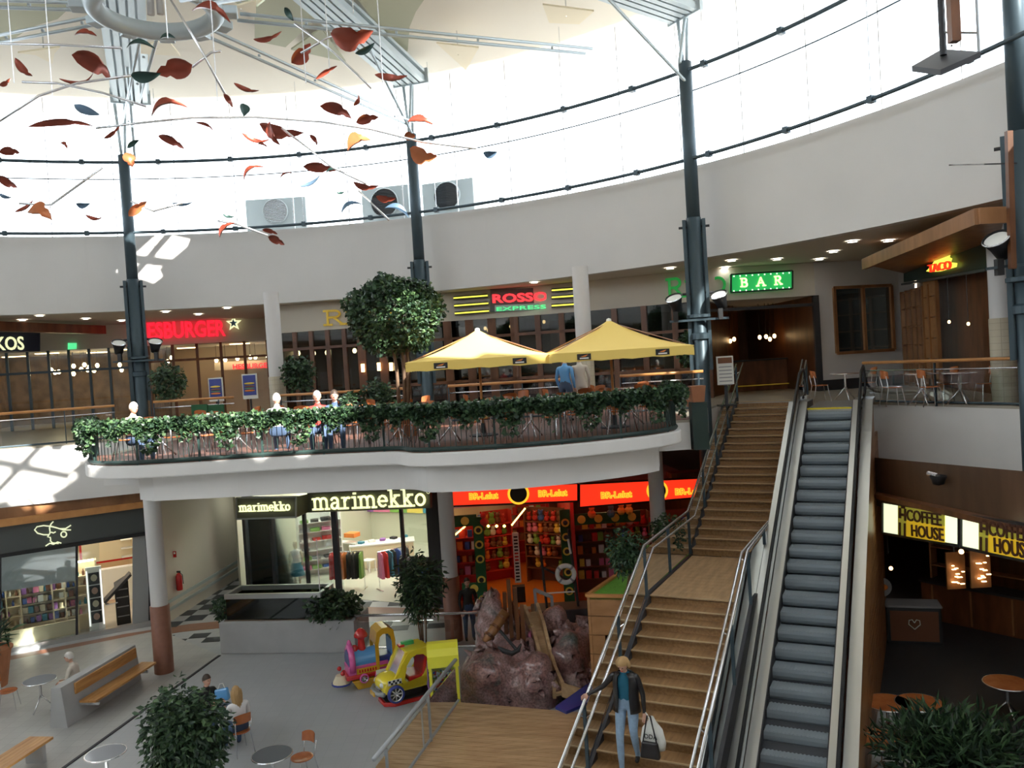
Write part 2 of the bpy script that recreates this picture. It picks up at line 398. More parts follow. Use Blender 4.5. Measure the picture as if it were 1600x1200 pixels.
# glazed clerestory above the drum: panes between slim mullions
win = thing('window_1', None, None); win['kind'] = 'structure'; win.location = (CX, CY, 13)
NP = 60; da = 2*math.pi/NP; hw = math.sin(da/2)*(RD+.1)
me0 = None
struct(ringwall(RD+.02, RD+.3, 13.0, 18.0, 40, math.radians(-116), math.radians(-51)), 'wall_sun_block', 'white_wall')  # unseen wall added to block sun; the gap after it admits one patch
struct(ringwall(RD+.02, RD+.3, 13.0, 18.0, 20, math.radians(-44), math.radians(1)), 'wall_sun_block', 'white_wall')  # second unseen stretch added to block sun
for j in range(NP):
    a = j*da
    if me0 is None:
        o = MB().box((RD+.1, 0, 2.45), (.02, 2*hw-.05, 4.88)).build('pane', 'sky_glass', win); me0 = o.data
        o2 = MB().box(((RD+.1)/math.cos(da/2)-.0, 0, 2.45), (.04, .025, 4.9)).build('mullion', 'white_wall', win); me1 = o2.data; o2.rotation_euler.z = da/2
    else:
        o = bpy.data.objects.new('pane', me0); COL.objects.link(o); o.parent = win; o.rotation_euler.z = a
        o2 = bpy.data.objects.new('mullion', me1); COL.objects.link(o2); o2.parent = win; o2.rotation_euler.z = a+da/2

# ------------------------------------------------------------------ upper gallery floor, terrace, ground
gal = [(-33, -7), (-33, 42), (31, 42), (31, -7), (13.6, -7), (13.4, 3), (12.6, 9), (11.8, 13.5), (10.72, 17.44), (9.9, 19.6), (9.2, 21.2), (8.9, 20.9)]
gal += [tuple(SP(5.8, 3.75).xy), tuple(SP(5.8, 2.12).xy), tuple(SP(9.55, 2.12).xy), tuple(SP(9.55, -.05).xy)]
gal += [(5.9, 23.9), (4.9, 22), (4.25, 20.2), (4.1, 19.3), (-9.7, 19.3), (-10.3, 25.7), (-13.1, 24.7), (-14.93, 23.89), (-19, 22), (-23, 17), (-24, 10), (-24, 2), (-22, -7)]
struct(MB().prism(gal, 5.94, 6.0), 'floor_upper', 'floor_stone')
struct(MB().prism(gal, 5.3, 5.94), 'wall_slab', 'white_slab')
b = MB(); ed = [(-23, 17), (-19, 22), (-14.93, 23.89), (-13.1, 24.7), (-10.3, 25.7), (-7, 26.6)]
for p, q in zip(ed, ed[1:]): b.seg(p, q, 4.3, 5.31, .4)
struct(b, 'wall_fascia_left', 'white_slab')
b = MB(); ed = [(8.9, 20.9), (9.2, 21.2), (9.9, 19.6), (10.72, 17.44), (11.8, 13.5), (12.6, 9), (13.4, 3), (13.6, -7)]
for p, q in zip(ed, ed[1:]): b.seg(p, q, 4.25, 5.31, .4)
struct(b, 'wall_fascia_right', 'white_slab')
struct(MB().prism([(-9.5, 19.35), (-9.5, 26.5), (4.2, 25.5), (4.2, 19.35)], 6.0, 6.01), 'floor_terrace', 'terrace_floor')
struct(MB().prism([(6.6, 8), (9.4, 40), (30, 40), (30, 8)], 0, .01), 'floor_cafe_shade', 'step_dark')  # dark sheet over the tiles, paints in the shade of the café
struct(MB().prism([(-22, -7), (-22, -1.2), (13.4, -1.2), (13.4, -7)], 5.5, 6.0), 'floor_near', 'white_slab')
# terrace: wavy edge
def smooth_pts(P, n=6, closed=False):
    out = []; m = len(P)
    for i in range(m-1):
        p0, p1, p2, p3 = [Vector(P[max(0, min(m-1, k))]) for k in (i-1, i, i+1, i+2)]
        for j in range(n):
            t = j/n; out.append(.5*((2*p1)+(-p0+p2)*t+(2*p0-5*p1+4*p2-p3)*t*t+(-p0+3*p1-3*p2+p3)*t**3))
    out.append(Vector(P[-1])); return out
TE = [(-9.9, 19.3), (-9.5, 18.2), (-9.0, 17.25), (-8.45, 16.75), (-7.6, 16.45), (-6.4, 16.42), (-5.2, 16.45), (-3.9, 16.35), (-2.7, 16.15), (-2.3, 16.0), (-2.12, 15.72), (-1.9, 15.5), (-1.27, 15.32), (-.07, 15.22), (1.13, 15.45), (2.41, 15.98), (3.1, 16.5), (3.42, 17.0), (3.5, 17.8), (3.6, 19.3)]
TEs = smooth_pts([Vector((x, y, 0)) for x, y in TE], 5)
def inset(pts, d):
    o = []
    for i, p in enumerate(pts):
        t = (pts[min(i+1, len(pts)-1)]-pts[max(i-1, 0)]).normalized(); n = Vector((-t.y, t.x, 0)); o.append(p+n*d)
    return o
struct(MB().prism([tuple(p.xy) for p in TEs], 5.74, 6.0), 'trim_2', 'white_slab', bevel=.03)
TI = [p for p in inset(TEs, .38)]
TI = [(-8.2, 19.3), (-8.15, 17.9), (-7.95, 17.3), (-7.5, 16.95)]+[tuple(p.xy) for p in TI[28:-14]]+[(2.9, 16.9), (3.05, 17.6), (3.0, 19.3)]
struct(MB().prism(TI, 5.2, 5.76), 'trim_3', 'white_slab')
struct(MB().prism([tuple(p.xy) for p in inset(TEs, .1)], 5.99, 6.02), 'floor_terrace', 'terrace_floor')
# ground
struct(MB().prism([(-40, -12), (-40, 48), (36, 48), (36, -12)], -.3, 0), 'floor', 'floor_tiles')
fb = MB()
pts = [(-24, 20.6), (-17.5, 22.7), (-15.45, 23.5), (-12.3, 25.2), (-10.6, 25.8), (-8, 26.1), (-5.2, 26.5), (-2.5, 25.7), (2.5, 24.6), (7, 23.5)]
fb.prism(pts+[(x+.1, y-.75) for x, y in pts[::-1]], 0, .006); struct(fb, 'floor_border', 'floor_brown')
fb = MB(); rng = random.Random(2)
for i in range(26):
    for j in range(16):
        if (i+j) % 2:
            u, w = i*.6, j*.6; x, y = -12.0+u*.98, 25.6-u*.05+w-1.3*0
            if x > 5 or y > 34: continue
            if y < 26.2 and x > -10.6: continue
            fb.box((x+.2, y+.3, .004), (.59, .59, .006))
struct(fb, 'floor_checker', 'floor_brown' if 0 else 'step_dark')
fb = MB(); pts = [(-12.2, 24.6), (-9.5, 24.6), (-6, 24.9), (-2.2, 24.4)]
for i in range(18):
    for j in range(2):
        if (i+j) % 2: fb.box((-12+i*.55, 24.1+j*.45, .004), (.54, .44, .006))
struct(fb, 'floor_checker', 'step_dark')
struct(MB().bar(Pz(343, 1024, .01), Pz(60, 1228, .01), .07, .02), 'trim_4', 'dark')
struct(MB().prism([tuple(Pz(x, y, 0).xy) for x, y in [(343, 1024), (60, 1228), (-200, 1300), (-300, 1150), (0, 1035), (250, 985)]], 0, .008), 'floor_pale', 'floor_pale')
# outer walls closing the building
for i, (p, q) in enumerate([((-33, 42), (31, 42)), ((31, 42), (31, -7)), ((31, -7), (-33, -7)), ((-33, -7), (-33, 42))]):
    struct(MB().seg(p, q, -.1, 10.35, .3), ['wall_far', 'wall_right', 'wall_near', 'wall_left'][i], 'soffit')

# ------------------------------------------------------------------ roof steelwork
def steel_column(x, y, a, label, wings=True, z0=0, top=15.6):
    t = thing('steel_column', label, 'column', (x, y, z0), a, None); z0_ = z0
    MB().tube([(0, 0, 0), (0, 0, 11.3-z0)], .2, 16).build('shaft', 'steel_blue', t, smooth=True)
    MB().tube([(0, 0, 11.3-z0), (0, 0, top-z0)], .185, 16).build('upper_shaft', 'steel_blue', t, smooth=True)
    for s in (-1, 1):
        b = MB().box((s*.27, 0, 9.15-z0), (.09, .22, 4.2)); b.box((s*.17, 0, 9.15-z0), (.16, .03, 4.2)); b.build('side_channel', 'steel_blue', t)
    for z in (11.05, 9.2):
        MB().tube([(-.42, 0, z-z0), (.42, 0, z-z0)], .035, 8).build('bolt', 'dark', t)
    MB().lathe([(.2, 0), (.34, .02), (.34, .1), (.2, .12)], (0, 0, 8.5-z0), 16).build('collar', 'steel_blue', t)
    MB().lathe([(.2, 0), (.27, .02), (.27, .16), (.2, .2)], (0, 0, 7.9-z0), 16).build('collar', 'steel_blue', t)
    # forked head reaching to the roof beam
    for s in (-1, 1):
        MB().tube([(s*.05, 0, top-z0-.1), (s*.16, .1, 17.4-z0)], .05, 8).build('head_strut', 'pale_steel', t, smooth=True)
    return t
cols = []
for x, y, l in [(197, 300, 'tall slate blue steel column in front of the red neon burger sign'), (648, 300, 'tall slate blue steel column behind the round clipped tree'), (1079, 260, 'tall slate blue steel column left of the stair head'), (1592, 260, 'tall dark steel column at the right edge beside the yellow-lit signboard')]:
    p = PR(x, y, CX, CY, 18.8)
    if x > 1500: p = Py(1597, 300, 15.5)
    a = math.atan2(p.y, p.x)-math.pi/2
    cols.append(p); steel_column(p.x, p.y, a, l)
def spot(p, aim, label):
    t = thing('spotlight', label, 'spotlight', p); A = Vector(aim).normalized().to_track_quat('Z', 'Y').to_matrix()
    MB().lathe([(.03, -.34), (.13, -.32), (.17, -.1), (.24, .1), (.235, .115), (.21, .1)], (0, 0, .15), 18, M=A).build('housing', 'black', t, smooth=True)
    MB().lathe([(.001, .09), (.21, .085)], (0, 0, .15), 18, M=A).build('lens', 'p_white', t)
    MB().lathe([(.235, .08), (.25, .1), (.235, .12)], (0, 0, .15), 18, M=A).build('rim', 'silver', t)
    MB().box((0, 0, -.3), (.12, .12, .3)).build('ballast', 'black', t)
    return t
for ci, offs in ((0, (-.5, .5)), (2, (-.55, .5))):
    c = cols[ci]; d = Vector((c.x, c.y, 0)).normalized(); r = Vector((d.y, -d.x, 0))
    z = 8.45
    br = MB().bar(c+r*-.8-d*.25+V(0, 0, 0), c+r*.8-d*.25, .1, .06)
    k = br.build('lamp_bracket', 'steel_blue', label='steel cross bracket carrying two spotlights on the column %s' % ('by the burger sign' if ci == 0 else 'by the stair head'), cat='bracket')
    k.location.z = z-c.z
    for s, o in enumerate(offs):
        p = c+r*o*1.15-d*.3; p.z = z+.42
        spot(p, (r*(-.25 if ci == 2 else .1)+V(0, 0, .9)-d*.5), 'black round spotlight on the %s side of the column %s' % (('left', 'right')[s], 'by the burger sign' if ci == 0 else 'by the stair head'))
c = cols[3]; p = Py(1560, 392, 15.2); spot(p, (-.55, -.35, .75), 'large black spotlight on the dark column at the right edge')
MB().bar(Py(1543, 420, 15.2), Py(1620, 410, 15.2), .1, .05).build('lamp_bracket', 'steel_blue', label='steel bracket under the large spotlight at the right edge', cat='bracket')
MB().bar(Py(1483, 258, 15.2), Py(1600, 255, 15.4), .02, .02).build('antenna_rod', 'dark', label='thin dark rod sticking out left of the dark column at the right edge', cat='rod')
MB().bar(Py(1576, 205, 15.0), Py(1582, 420, 15.0), .1, .1).build('cable_duct', 'wood_dark', label='reddish brown upright duct along the dark column at the right edge', cat='duct')
# hoops running round the well
def hoop(z, r, R, label, nodes=True):
    t = thing('steel_hoop', label, 'rail', (CX, CY, z))
    MB().tube([(R*math.cos(2*math.pi*i/160), R*math.sin(2*math.pi*i/160), 0) for i in range(160)], r, 8, closed=True, caps=False).build('tube', 'steel_blue', t, smooth=True)
    if nodes:
        for i in range(48):
            a = 2*math.pi*(i+.3)/48; o = MB().box((R, 0, 0), (r*3.2, .14, r*3)).build('clamp', 'steel_blue', t) if i == 0 else None
            if i == 0: me = o.data; o.rotation_euler.z = a
            else:
                o = bpy.data.objects.new('clamp', me); COL.objects.link(o); o.parent = t; o.rotation_euler.z = a
hoop(15.35, .055, 18.75, 'thick upper steel hoop running round the well in front of the glazing')
hoop(14.8, .02, 18.9, 'thin middle steel hoop running round the well in front of the glazing', False)
hoop(12.92, .05, 18.75, 'lower steel hoop running round the well just above the white drum wall')
rd = thing('tension_rods', 'slim upright tension rods between the steel hoops and the ceiling', 'rods', (CX, CY, 13))
for i in range(48):
    a = 2*math.pi*(i+.3)/48
    if i % 2: MB().tube([(18.75*math.cos(a), 18.75*math.sin(a), -.1), (18.75*math.cos(a), 18.75*math.sin(a), 4.9)], .012, 5).build('rod', 'silver', rd)
# hub ring and tie rods
HR = 1.06; hp = Py(243, 14, 15.6); HZ = hp.z
h = thing('hub_ring', 'thick white steel ring hanging at the centre of the roof', 'ring', (hp.x, hp.y, HZ))
MB().tube([(HR*math.cos(a), HR*math.sin(a), 0) for a in [2*math.pi*i/48 for i in range(48)]], .17, 14, closed=True).build('tube', 'pale_steel', h, smooth=True)
for k in range(12):
    a = 2*math.pi*k/12+.25
    MB().box((HR+.26, 0, 0), (.28, .3, .16)).build('lug', 'pale_steel', h, bevel=.02).rotation_euler.z = a
hl = MB()
for s in (-1, 1): hl.tube([(s*.09, 0, -.1), (s*.05, 0, 3.6)], .07, 8)
hl.build('hanger', 'white_wall', h, smooth=True)
def ties(target, label, g=.16):
    T = Vector(target); c = Vector((hp.x, hp.y, HZ)); d = (T-c).normalized(); n = d.cross(V(0, 0, 1)).normalized()
    t = thing('tie_rod_pair', label, 'tie rods', tuple(c+d*1.5))
    for s in (-1, 1):
        MB().tube([n*s*g, n*s*g+T-c-d*1.5], .035, 6).build('rod', 'pale_steel', t, smooth=True)
    for k in range(1, 5): MB().box(tuple((T-c)*k/5-d*.6), (.05, .05, .05)).build('spacer', 'pale_steel', t)
ties(PR(648, 196, CX, CY, 18.7), 'pair of pale tie rods from the hub ring to the column behind the clipped tree')
ties(Py(920, 80, 20), 'pale tie rod pair from the hub ring to the bright right side of the roof')
ties(PR(197, 205, CX, CY, 18.7), 'white tie rod pair running down from the hub ring to the left column')
ties(Py(-60, 72, 19), 'pair of pale tie rods from the hub ring to the left, lower pair')
ties(Py(-60, 4, 15.5), 'pair of pale tie rods from the hub ring to the left, upper pair')
ties(Py(470, -25, 12), 'pair of pale tie rods rising from the hub ring to the upper right')
# roof beams made of parallel ribs
def beam(p, label, w=1.15, n=5):
    q = Vector((HUB.x, HUB.y, 18.3)); p = Vector(p); d = (q-p); L = d.length; d.normalize(); r = Vector((d.y, -d.x, 0)).normalized()
    t = thing('roof_beam', label, 'beam', tuple(p))
    for k in range(n):
        o = r*((k-(n-1)/2)*w/n)
        MB().bar(o, o+d*L, w/n*.72, .2).build('rib', 'pale_steel', t)
    MB().bar(d*.2+V(0, 0, .22), d*L+V(0, 0, .22), w*1.05, .1).build('top_plate', 'pale_steel', t)
    MB().bar(-r*w*.56+V(0, 0, .12), r*w*.56+V(0, 0, .12), .12, .5).build('end_plate', 'pale_steel', t)
    MB().tube([V(0, 0, -.1), d*.9+V(0, 0, -1.2)*0-V(0, 0, 1.4)+d*-.6], .05, 8).build('knee_strut', 'pale_steel', t)
    MB().tube([d*3.2, V(0, 0, -2.0)-d*.1], .045, 8).build('knee_strut', 'pale_steel', t)
for (x, y), l in [((642, 128), 'ribbed pale blue roof beam running up from the column behind the clipped tree'), ((1070, 22), 'ribbed pale blue roof beam running up from the column left of the stair head'), ((186, 118), 'ribbed pale roof beam running up from the column by the burger sign')]:
    beam(PR(x, y, CX, CY, 18.8) if y != 118 else V(*PR(197, 60, CX, CY, 18.8).xy, 17.5), l)
# plant units seen behind the glass
def vent(x0, y0, x1, y1, dark, label):
    p = PR((x0+x1)/2, y1, CX, CY, RD+1.1); a = math.atan2(p.y-CY, p.x-CX)-math.pi/2; sc = p.y/1290
    w, hgt = (x1-x0)*sc*1.05, (y1-y0)*sc; t = thing('ventilation_unit', label, 'ventilation unit', (p.x, p.y, 12.95), a); z = p.z-12.95
    MB().box((0, .5, (z+hgt)/2), (w, 1, z+hgt)).build('casing', 'vent_grey', t, bevel=.02)
    R = min(w, hgt)*.42 if w < hgt*1.6 else hgt*.44; Mx = Matrix.Rotation(math.pi/2, 3, 'X'); zc = z+hgt*.5
    MB().lathe([(R, 0), (R*1.06, .03), (R*1.06, .1), (R, .12)], (0, 0, zc), 28, M=Mx).build('collar', 'vent_grey', t, smooth=True)
    MB().lathe([(.001, .05), (R, .05)], (0, 0, zc), 28, M=Mx).build('fan_mouth', 'dark' if dark else 'grey_metal', t)
    g = MB()
    for k in range(-7, 8):
        zz = k*R/8; hw_ = math.sqrt(R*R-zz*zz); g.box((0, -.09, zc+zz), (2*hw_, .02, R*.045))
    g.build('grille', 'black' if dark else 'silver', t)
vent(388, 310, 477, 352, False, 'grey roof ventilation unit with a pale round grille, leftmost behind the glass')
vent(567, 292, 640, 343, True, 'grey roof ventilation unit with a dark round mouth left of the middle column')
vent(660, 283, 742, 331, True, 'grey roof ventilation unit with a dark round mouth right of the middle column')
# window-cleaning platform upper right
pl = thing('access_platform', 'dark hanging access platform with railings at the top right', 'platform')
A, B, C_, D = [Py(x, y, Y) for x, y, Y in [(1425, 112, 15.2), (1470, 118, 14.2), (1533, 90, 14.2), (1472, 85, 15.4)]]
MB().hexa([A, B, C_, D], [v+V(0, 0, .1) for v in (A, B, C_, D)]).build('deck', 'dark', pl)
m1 = Py(1474, 86, 14.9); m2 = Py(1488, 84, 14.6); m3 = Py(1530, 88, 14.3)
MB().tube([m1, m1+V(0, 0, 2.4)], .06, 8).build('mast', 'dark', pl); MB().box(m2+V(.05, 0, 1.4), (.16, .16, 2.4)).build('lift_mast', 'wood_dark', pl)
MB().tube([m3, m3+V(0, 0, 2.2)], .025, 6).build('post', 'grey_metal', pl)
for k in (.4, 1.0, 1.55): MB().tube([m1+V(0, 0, k), m3+V(0, 0, k)], .022, 6).build('guard_rail', 'grey_metal', pl)
for k in range(8): MB().bar(m1+V(.15, 0, .15+k*.22), m2+V(.0, 0, .15+k*.22), .03, .03).build('rung', 'grey_metal', pl)
pl.location = A
for ch in pl.children: ch.location = -A
# ------------------------------------------------------------------ stairs
ZL = 2.8; G = .328; RU = 3.2/19; RLo = 2.8/17; WS = 1.95
AZ = math.atan2(SD.y, SD.x)
st = thing('staircase', 'wide wooden staircase with a landing, left of the escalator', 'stairs', S0)
def sl(s, t, z=0): v = SP(s, t, z)-S0; return v
tm = None
def tread(s, z, me=[None]):
    if me[0] is None:
        o = MB().box((G/2, -WS/2, -.02), (G+.05, WS, .04)).build('tread', 'wood_stair', st); me[0] = o.data
    else:
        o = bpy.data.objects.new('tread', me[0]); COL.objects.link(o); o.parent = st
    o.location = sl(s, 0, z); o.rotation_euler.z = AZ
def riser(s, z0, h, me={}):
    if h not in me:
        o = MB().box((.03, -WS/2, h/2-.03), (.03, WS, h-.05)).build('riser', 'wood_stair', st); me[h] = o.data
    else:
        o = bpy.data.objects.new('riser', me[h]); COL.objects.link(o); o.parent = st
    o.location = sl(s, 0, z0); o.rotation_euler.z = AZ
def nosing(s, z, me=[None]):
    if me[0] is None:
        o = MB().box((-.02, -WS/2, -.004), (.03, WS, .022)).build('nosing', 'nosing', st); me[0] = o.data; o['label'] = 'pale nosing strip'
    else:
        o = bpy.data.objects.new('nosing', me[0]); COL.objects.link(o); o.parent = st
    o.location = sl(s, 0, z); o.rotation_euler.z = AZ
for k in range(19):
    s = 3.35+G*k; z = ZL+RU*(k+1); riser(s, z-RU, round(RU, 4)); nosing(s, z)
    if k < 18: tread(s, z)
riser(9.55-.3, 5.8, round(RU, 4))
for k in range(17):
    s = -G*(k); z = ZL-RLo*k; riser(s, z-RLo, round(RLo, 4)+.0001); nosing(s, z)
    if k: tread(s, z)
for k in range(14):
    MB().box((3.3/14*(k+.5), -WS/2, -.02), (3.3/14-.006, WS, .04)).build('landing_plank', 'wood_deck', st)
    o = st.children[-1] if False else None
for ch in st.children:
    if ch.name.startswith('landing_plank'): ch.location = sl(0, 0, ZL); ch.rotation_euler.z = AZ
for t0, t1 in ((-.06, 0), (WS, WS+.06)):
    b = MB()
    for s0, z0, s1, z1 in ((-G*16.5, -.12, 0, ZL-.12), (0, ZL-.12, 3.35, ZL-.12), (3.35, ZL-.12, 9.55, 5.95)):
        a = [sl(s0, t0, z0-.25), sl(s0, t1, z0-.25), sl(s0, t1, z0+.16), sl(s0, t0, z0+.16)]
        c = [sl(s1, t0, z1-.25), sl(s1, t1, z1-.25), sl(s1, t1, z1+.16), sl(s1, t0, z1+.16)]
        b.hexa(a, c)
    b.build('stringer', 'dark', st)
# stair guard rails
def guard(t, label, side):
    g = thing('stair_railing', label, 'railing', S0)
    path = [(-5.6, .35-ZL*0), (0, 0), (3.35, 0), (9.75, 0)]
    zz = lambda s: (ZL+s/G*RLo) if s < 0 else (ZL if s < 3.35 else ZL+(s-3.35)/G*RU)
    kn = [-5.6, -.1, 3.3, 9.7]
    MB().tube([sl(s, t, zz(s)+1.05) for s in kn], .028, 8).build('handrail', 'silver', g, smooth=True)
    ti = t+(.14 if side < 0 else -.14)
    MB().tube([sl(s, ti, zz(s)+.92) for s in [-5.6, .05, 3.35, 10.0]], .026, 8).build('grab_rail', 'silver', g, smooth=True)
    ss = [-5.4, -3.6, -1.8, -.1, 1.6, 3.3, 4.9, 6.5, 8.1, 9.6]
    for s in ss:
        MB().bar(sl(s, t, zz(s)-.3), sl(s, t, zz(s)+1.03), .07, .03, up=SD).build('post', 'steel_blue', g)
        MB().tube([sl(s, t, zz(s)+.8), sl(s, ti, zz(s)+.9)], .012, 6).build('rail_bracket', 'chrome', g)
    for a, c in zip(ss, ss[1:]):
        e = Vector((SN.x, SN.y, 0))*.006
        q = [sl(a+.06, t, zz(a)+.08), sl(c-.06, t, zz(c)+.08), sl(c-.06, t, zz(c)+.95), sl(a+.06, t, zz(a)+.95)]
        MB().hexa([v-e for v in q], [v+e for v in q]).build('glass_panel', 'glass', g)
guard(-.05, 'steel and glass railing along the left side of the wooden stairs', -1)
guard(WS+.02, 'steel and glass railing between the wooden stairs and the escalator', 1)

# ------------------------------------------------------------------ escalator
es = thing('escalator', 'steel escalator with grey ribbed steps beside the wooden stairs', 'escalator', SP(5.8, 3.0, 0))
E0 = SP(5.8, 3.0, 0); T0, T1 = 2.44, 3.46; TM = (T0+T1)/2
def el(s, t, z=0): return SP(s, t, z)-E0
GR, RR = .362, .222
def prof(s): # walking line height at run position s (top comb at 5.8)
    d = 5.8-s
    return 6.0 if d <= 0 else max(0, 6.0-d*RR/GR)
smesh = None
nst = 26
for k in range(nst):
    z = 6.0-RR*(k+.35); s = 5.8-GR*(k+.5)
    if z < .05: break
    if smesh is None:
        b = MB(); w = T1-T0-.02
        # tread with grooves and curved ribbed riser
        b.box((GR/2, 0, -.02), (GR, w, .035))
        for g in range(16): b.box((GR/2, -w/2+w*(g+.5)/16, -.001), (GR-.04, w/34, .008))
        pr = [(0, -.01), (-.012, -.06), (-.01, -.13), (.02, -.19), (.07, -.235)]
        for (x0, z0), (x1, z1) in zip(pr, pr[1:]):
            b.hexa([(x0, -w/2, z0), (x0, w/2, z0), (x1, w/2, z1), (x1, -w/2, z1)], [(x0+.03, -w/2, z0), (x0+.03, w/2, z0), (x1+.03, w/2, z1), (x1+.03, -w/2, z1)])
        o = b.build('step', 'step_grey', es); smesh = o.data
    else:
        o = bpy.data.objects.new('step', smesh); COL.objects.link(o); o.parent = es
    o.location = el(s, TM, z); o.rotation_euler.z = AZ
b = MB().hexa([el(5.72, T0, 5.9), el(5.72, T1, 5.9), el(5.72, T1, 6.01), el(5.72, T0, 6.01)], [el(8.3, T0, 5.9), el(8.3, T1, 5.9), el(8.3, T1, 6.01), el(8.3, T0, 6.01)])
b.build('landing_plate', 'brushed', es)
MB().hexa([el(5.64, T0, 5.98), el(5.64, T1, 5.98), el(5.64, T1, 6.02), el(5.64, T0, 6.02)], [el(5.74, T0, 5.98), el(5.74, T1, 5.98), el(5.74, T1, 6.02), el(5.74, T0, 6.02)]).build('comb_plate', 'yellow_paint', es)
def strip(t0, t1, h0, h1, name, m, s0=-4.6, s1=7.6, top=6.0, lab=None):
    b = MB(); zf = lambda s: 6.0+h0 if s >= 5.9 else 6.0+h0-(5.9-s)*RR/GR
    ks = [s0, 5.9, s1]
    for a, c in zip(ks, ks[1:]):
        za, zc = zf(a), zf(c); hh = h1-h0
        b.hexa([el(a, t0, za), el(a, t1, za), el(a, t1, za+hh), el(a, t0, za+hh)], [el(c, t0, zc), el(c, t1, zc), el(c, t1, zc+hh), el(c, t0, zc+hh)])
    o = b.build(name, m, es)
    if lab: o['label'] = lab
for sgn, t in ((-1, T0), (1, T1)):
    a = lambda u: t+sgn*u
    def S(u0, u1, h0, h1, n, m, **k): lo, hi = sorted((a(u0), a(u1))); strip(lo, hi, h0, h1, n, m, **k)
    S(0, .02, -.15, .16, 'skirt', 'dark', s1=6.9)
    S(.02, .2, .10, .17, 'inner_deck', 'brushed', s1=6.9)
    S(.21, .22, .15, .56, 'glass_balustrade', 'glass', s1=6.9)
    S(.24, .46, .08, .18, 'outer_deck', 'brushed', s1=6.9)
    S(.44, .46, -.95, .10, 'side_cladding', 'steel_blue' if sgn < 0 else 'wood_box', s1=5.9)
    # handrail with rounded upper newel
    P_ = [el(-4.6, a(.215), 6.58-(10.5)*RR/GR), el(5.7, a(.215), 6.56), el(6.2, a(.215), 6.86), el(6.9, a(.215), 6.95)]
    P_ += [el(6.9+.36*math.sin(q), a(.215), 6.60+.35*math.cos(q)) for q in [math.pi*i/8 for i in range(1, 9)]]
    P_ += [el(6.6, a(.215), 6.22)]
    MB().tube(P_, .034, 8).build('handrail', 'rubber', es, smooth=True)
    n = MB(); n.prism([(0, 0)], 0, 1) if False else None
    c = [el(6.9+.33*math.sin(q), a(.215), 6.60+.33*math.cos(q)) for q in [math.pi*i/8 for i in range(0, 9)]]
    e = Vector((SN.x, SN.y, 0))*.006
    n.add([v-e for v in c]+[v+e for v in c], [tuple(range(9)), tuple(range(17, 8, -1))]) if n else MB().add([v-e for v in c]+[v+e for v in c], [tuple(range(9)), tuple(range(17, 8, -1))]).build('newel_glass', 'glass', es)
    MB().tube([el(s_, a(.215), 6.55-(5.9-s_)*RR/GR+.0) for s_ in (-4.6, 5.9)], .022, 6).build('rail_base', 'silver', es, smooth=True)
    MB().box(el(6.95, a(.17), 6.13), (.5, .1, .26), rz=AZ).build('newel_foot', 'brushed', es, bevel=.03)
b = MB()
b.hexa([el(-4.6, T0, -.35), el(-4.6, T1, -.35), el(-4.6, T1, -.3), el(-4.6, T0, -.3)], [el(5.9, T0, 5.3), el(5.9, T1, 5.3), el(5.9, T1, 5.4), el(5.9, T0, 5.4)])
b.build('truss', 'step_dark', es)
# wooden cladding below the escalator: stacked battens on its right side
b = MB(); cl = thing('wooden_cladding', 'wall of horizontal wooden battens under the right side of the escalator', 'cladding', SP(-4.6, T1+.45, 0)); c0 = SP(-4.6, T1+.45, 0)
for k in range(26):
    z = .1+.22*k; s0 = 5.9-(6.0-.9-z)*GR/RR
    if s0 > 6.2: continue
    s0 = max(-4.6, s0)
    p, q = SP(s0, T1+.43, z)-c0, SP(7.5, T1+.43, z)-c0
    MB().bar(p, q, .05, .2).build('batten', 'wood_mid', cl)

# ------------------------------------------------------------------ gallery railings
def rail_run(pts, zf, label, hr='wood_rail', lean=.0, glassy=True, h=1.02, ps=None, midz=.82, post='steel_blue', balu=False, name='gallery_railing'):
    t = thing(name, label, 'railing', Vector((pts[0][0], pts[0][1], zf))); o0 = t.location.copy()
    P = [Vector((p[0], p[1], zf))-o0 for p in pts]
    MB().tube([p+V(0, 0, h) for p in P], .04, 8).build('handrail', hr, t, smooth=True)
    if midz: MB().tube([p+V(0, 0, midz) for p in P], .02, 6).build('mid_rail', 'silver', t, smooth=True)
    MB().tube([p+V(0, 0, .05) for p in P], .03, 6).build('bottom_rail', post, t)
    # posts
    acc = 0; step = 2.1; L = 0; segs = []
    for a, c in zip(P, P[1:]):
        d = (c-a).length; dr = (c-a).normalized(); s = acc
        while s < d:
            q = a+dr*s; MB().bar(q+V(0, 0, -.05), q+V(0, 0, h-.05), .06, .025, up=dr).build('post', post, t)
            s += step
        acc = s-d
        if glassy:
            n = max(1, round(d/2.1))
            for i in range(n):
                u, w = a.lerp(c, i/n), a.lerp(c, (i+1)/n); m = (w-u)*.02; e = Vector((dr.y, -dr.x, 0))*.006
                q4 = [u+m+V(0, 0, .1), w-m+V(0, 0, .1), w-m+V(0, 0, .78), u+m+V(0, 0, .78)]
                MB().hexa([v-e for v in q4], [v+e for v in q4]).build('glass_panel', 'glass', t)
    return t
rail_run([(9.05, 21.25), (10.75, 17.44), (11.8, 13.5)], 6, 'wood topped glass railing on the right gallery above the white slab')
rail_run([(-23, 17), (-19, 22), (-14.93, 23.95), (-13.1, 24.75), (-12.2, 25.3)], 6, 'wood topped glass railing on the left gallery beside the ivy')
q = [Py(x, y, Y) for x, y, Y in [(240, 630, 26.3), (365, 620, 26.2)]]
rail_run([(v.x, v.y) for v in q], 6.02, 'wood topped railing behind the terrace in front of the burger restaurant', glassy=False)
q = [Py(x, y, Y) for x, y, Y in [(438, 614, 24.6), (500, 610, 24.2), (640, 602, 23.6)]]
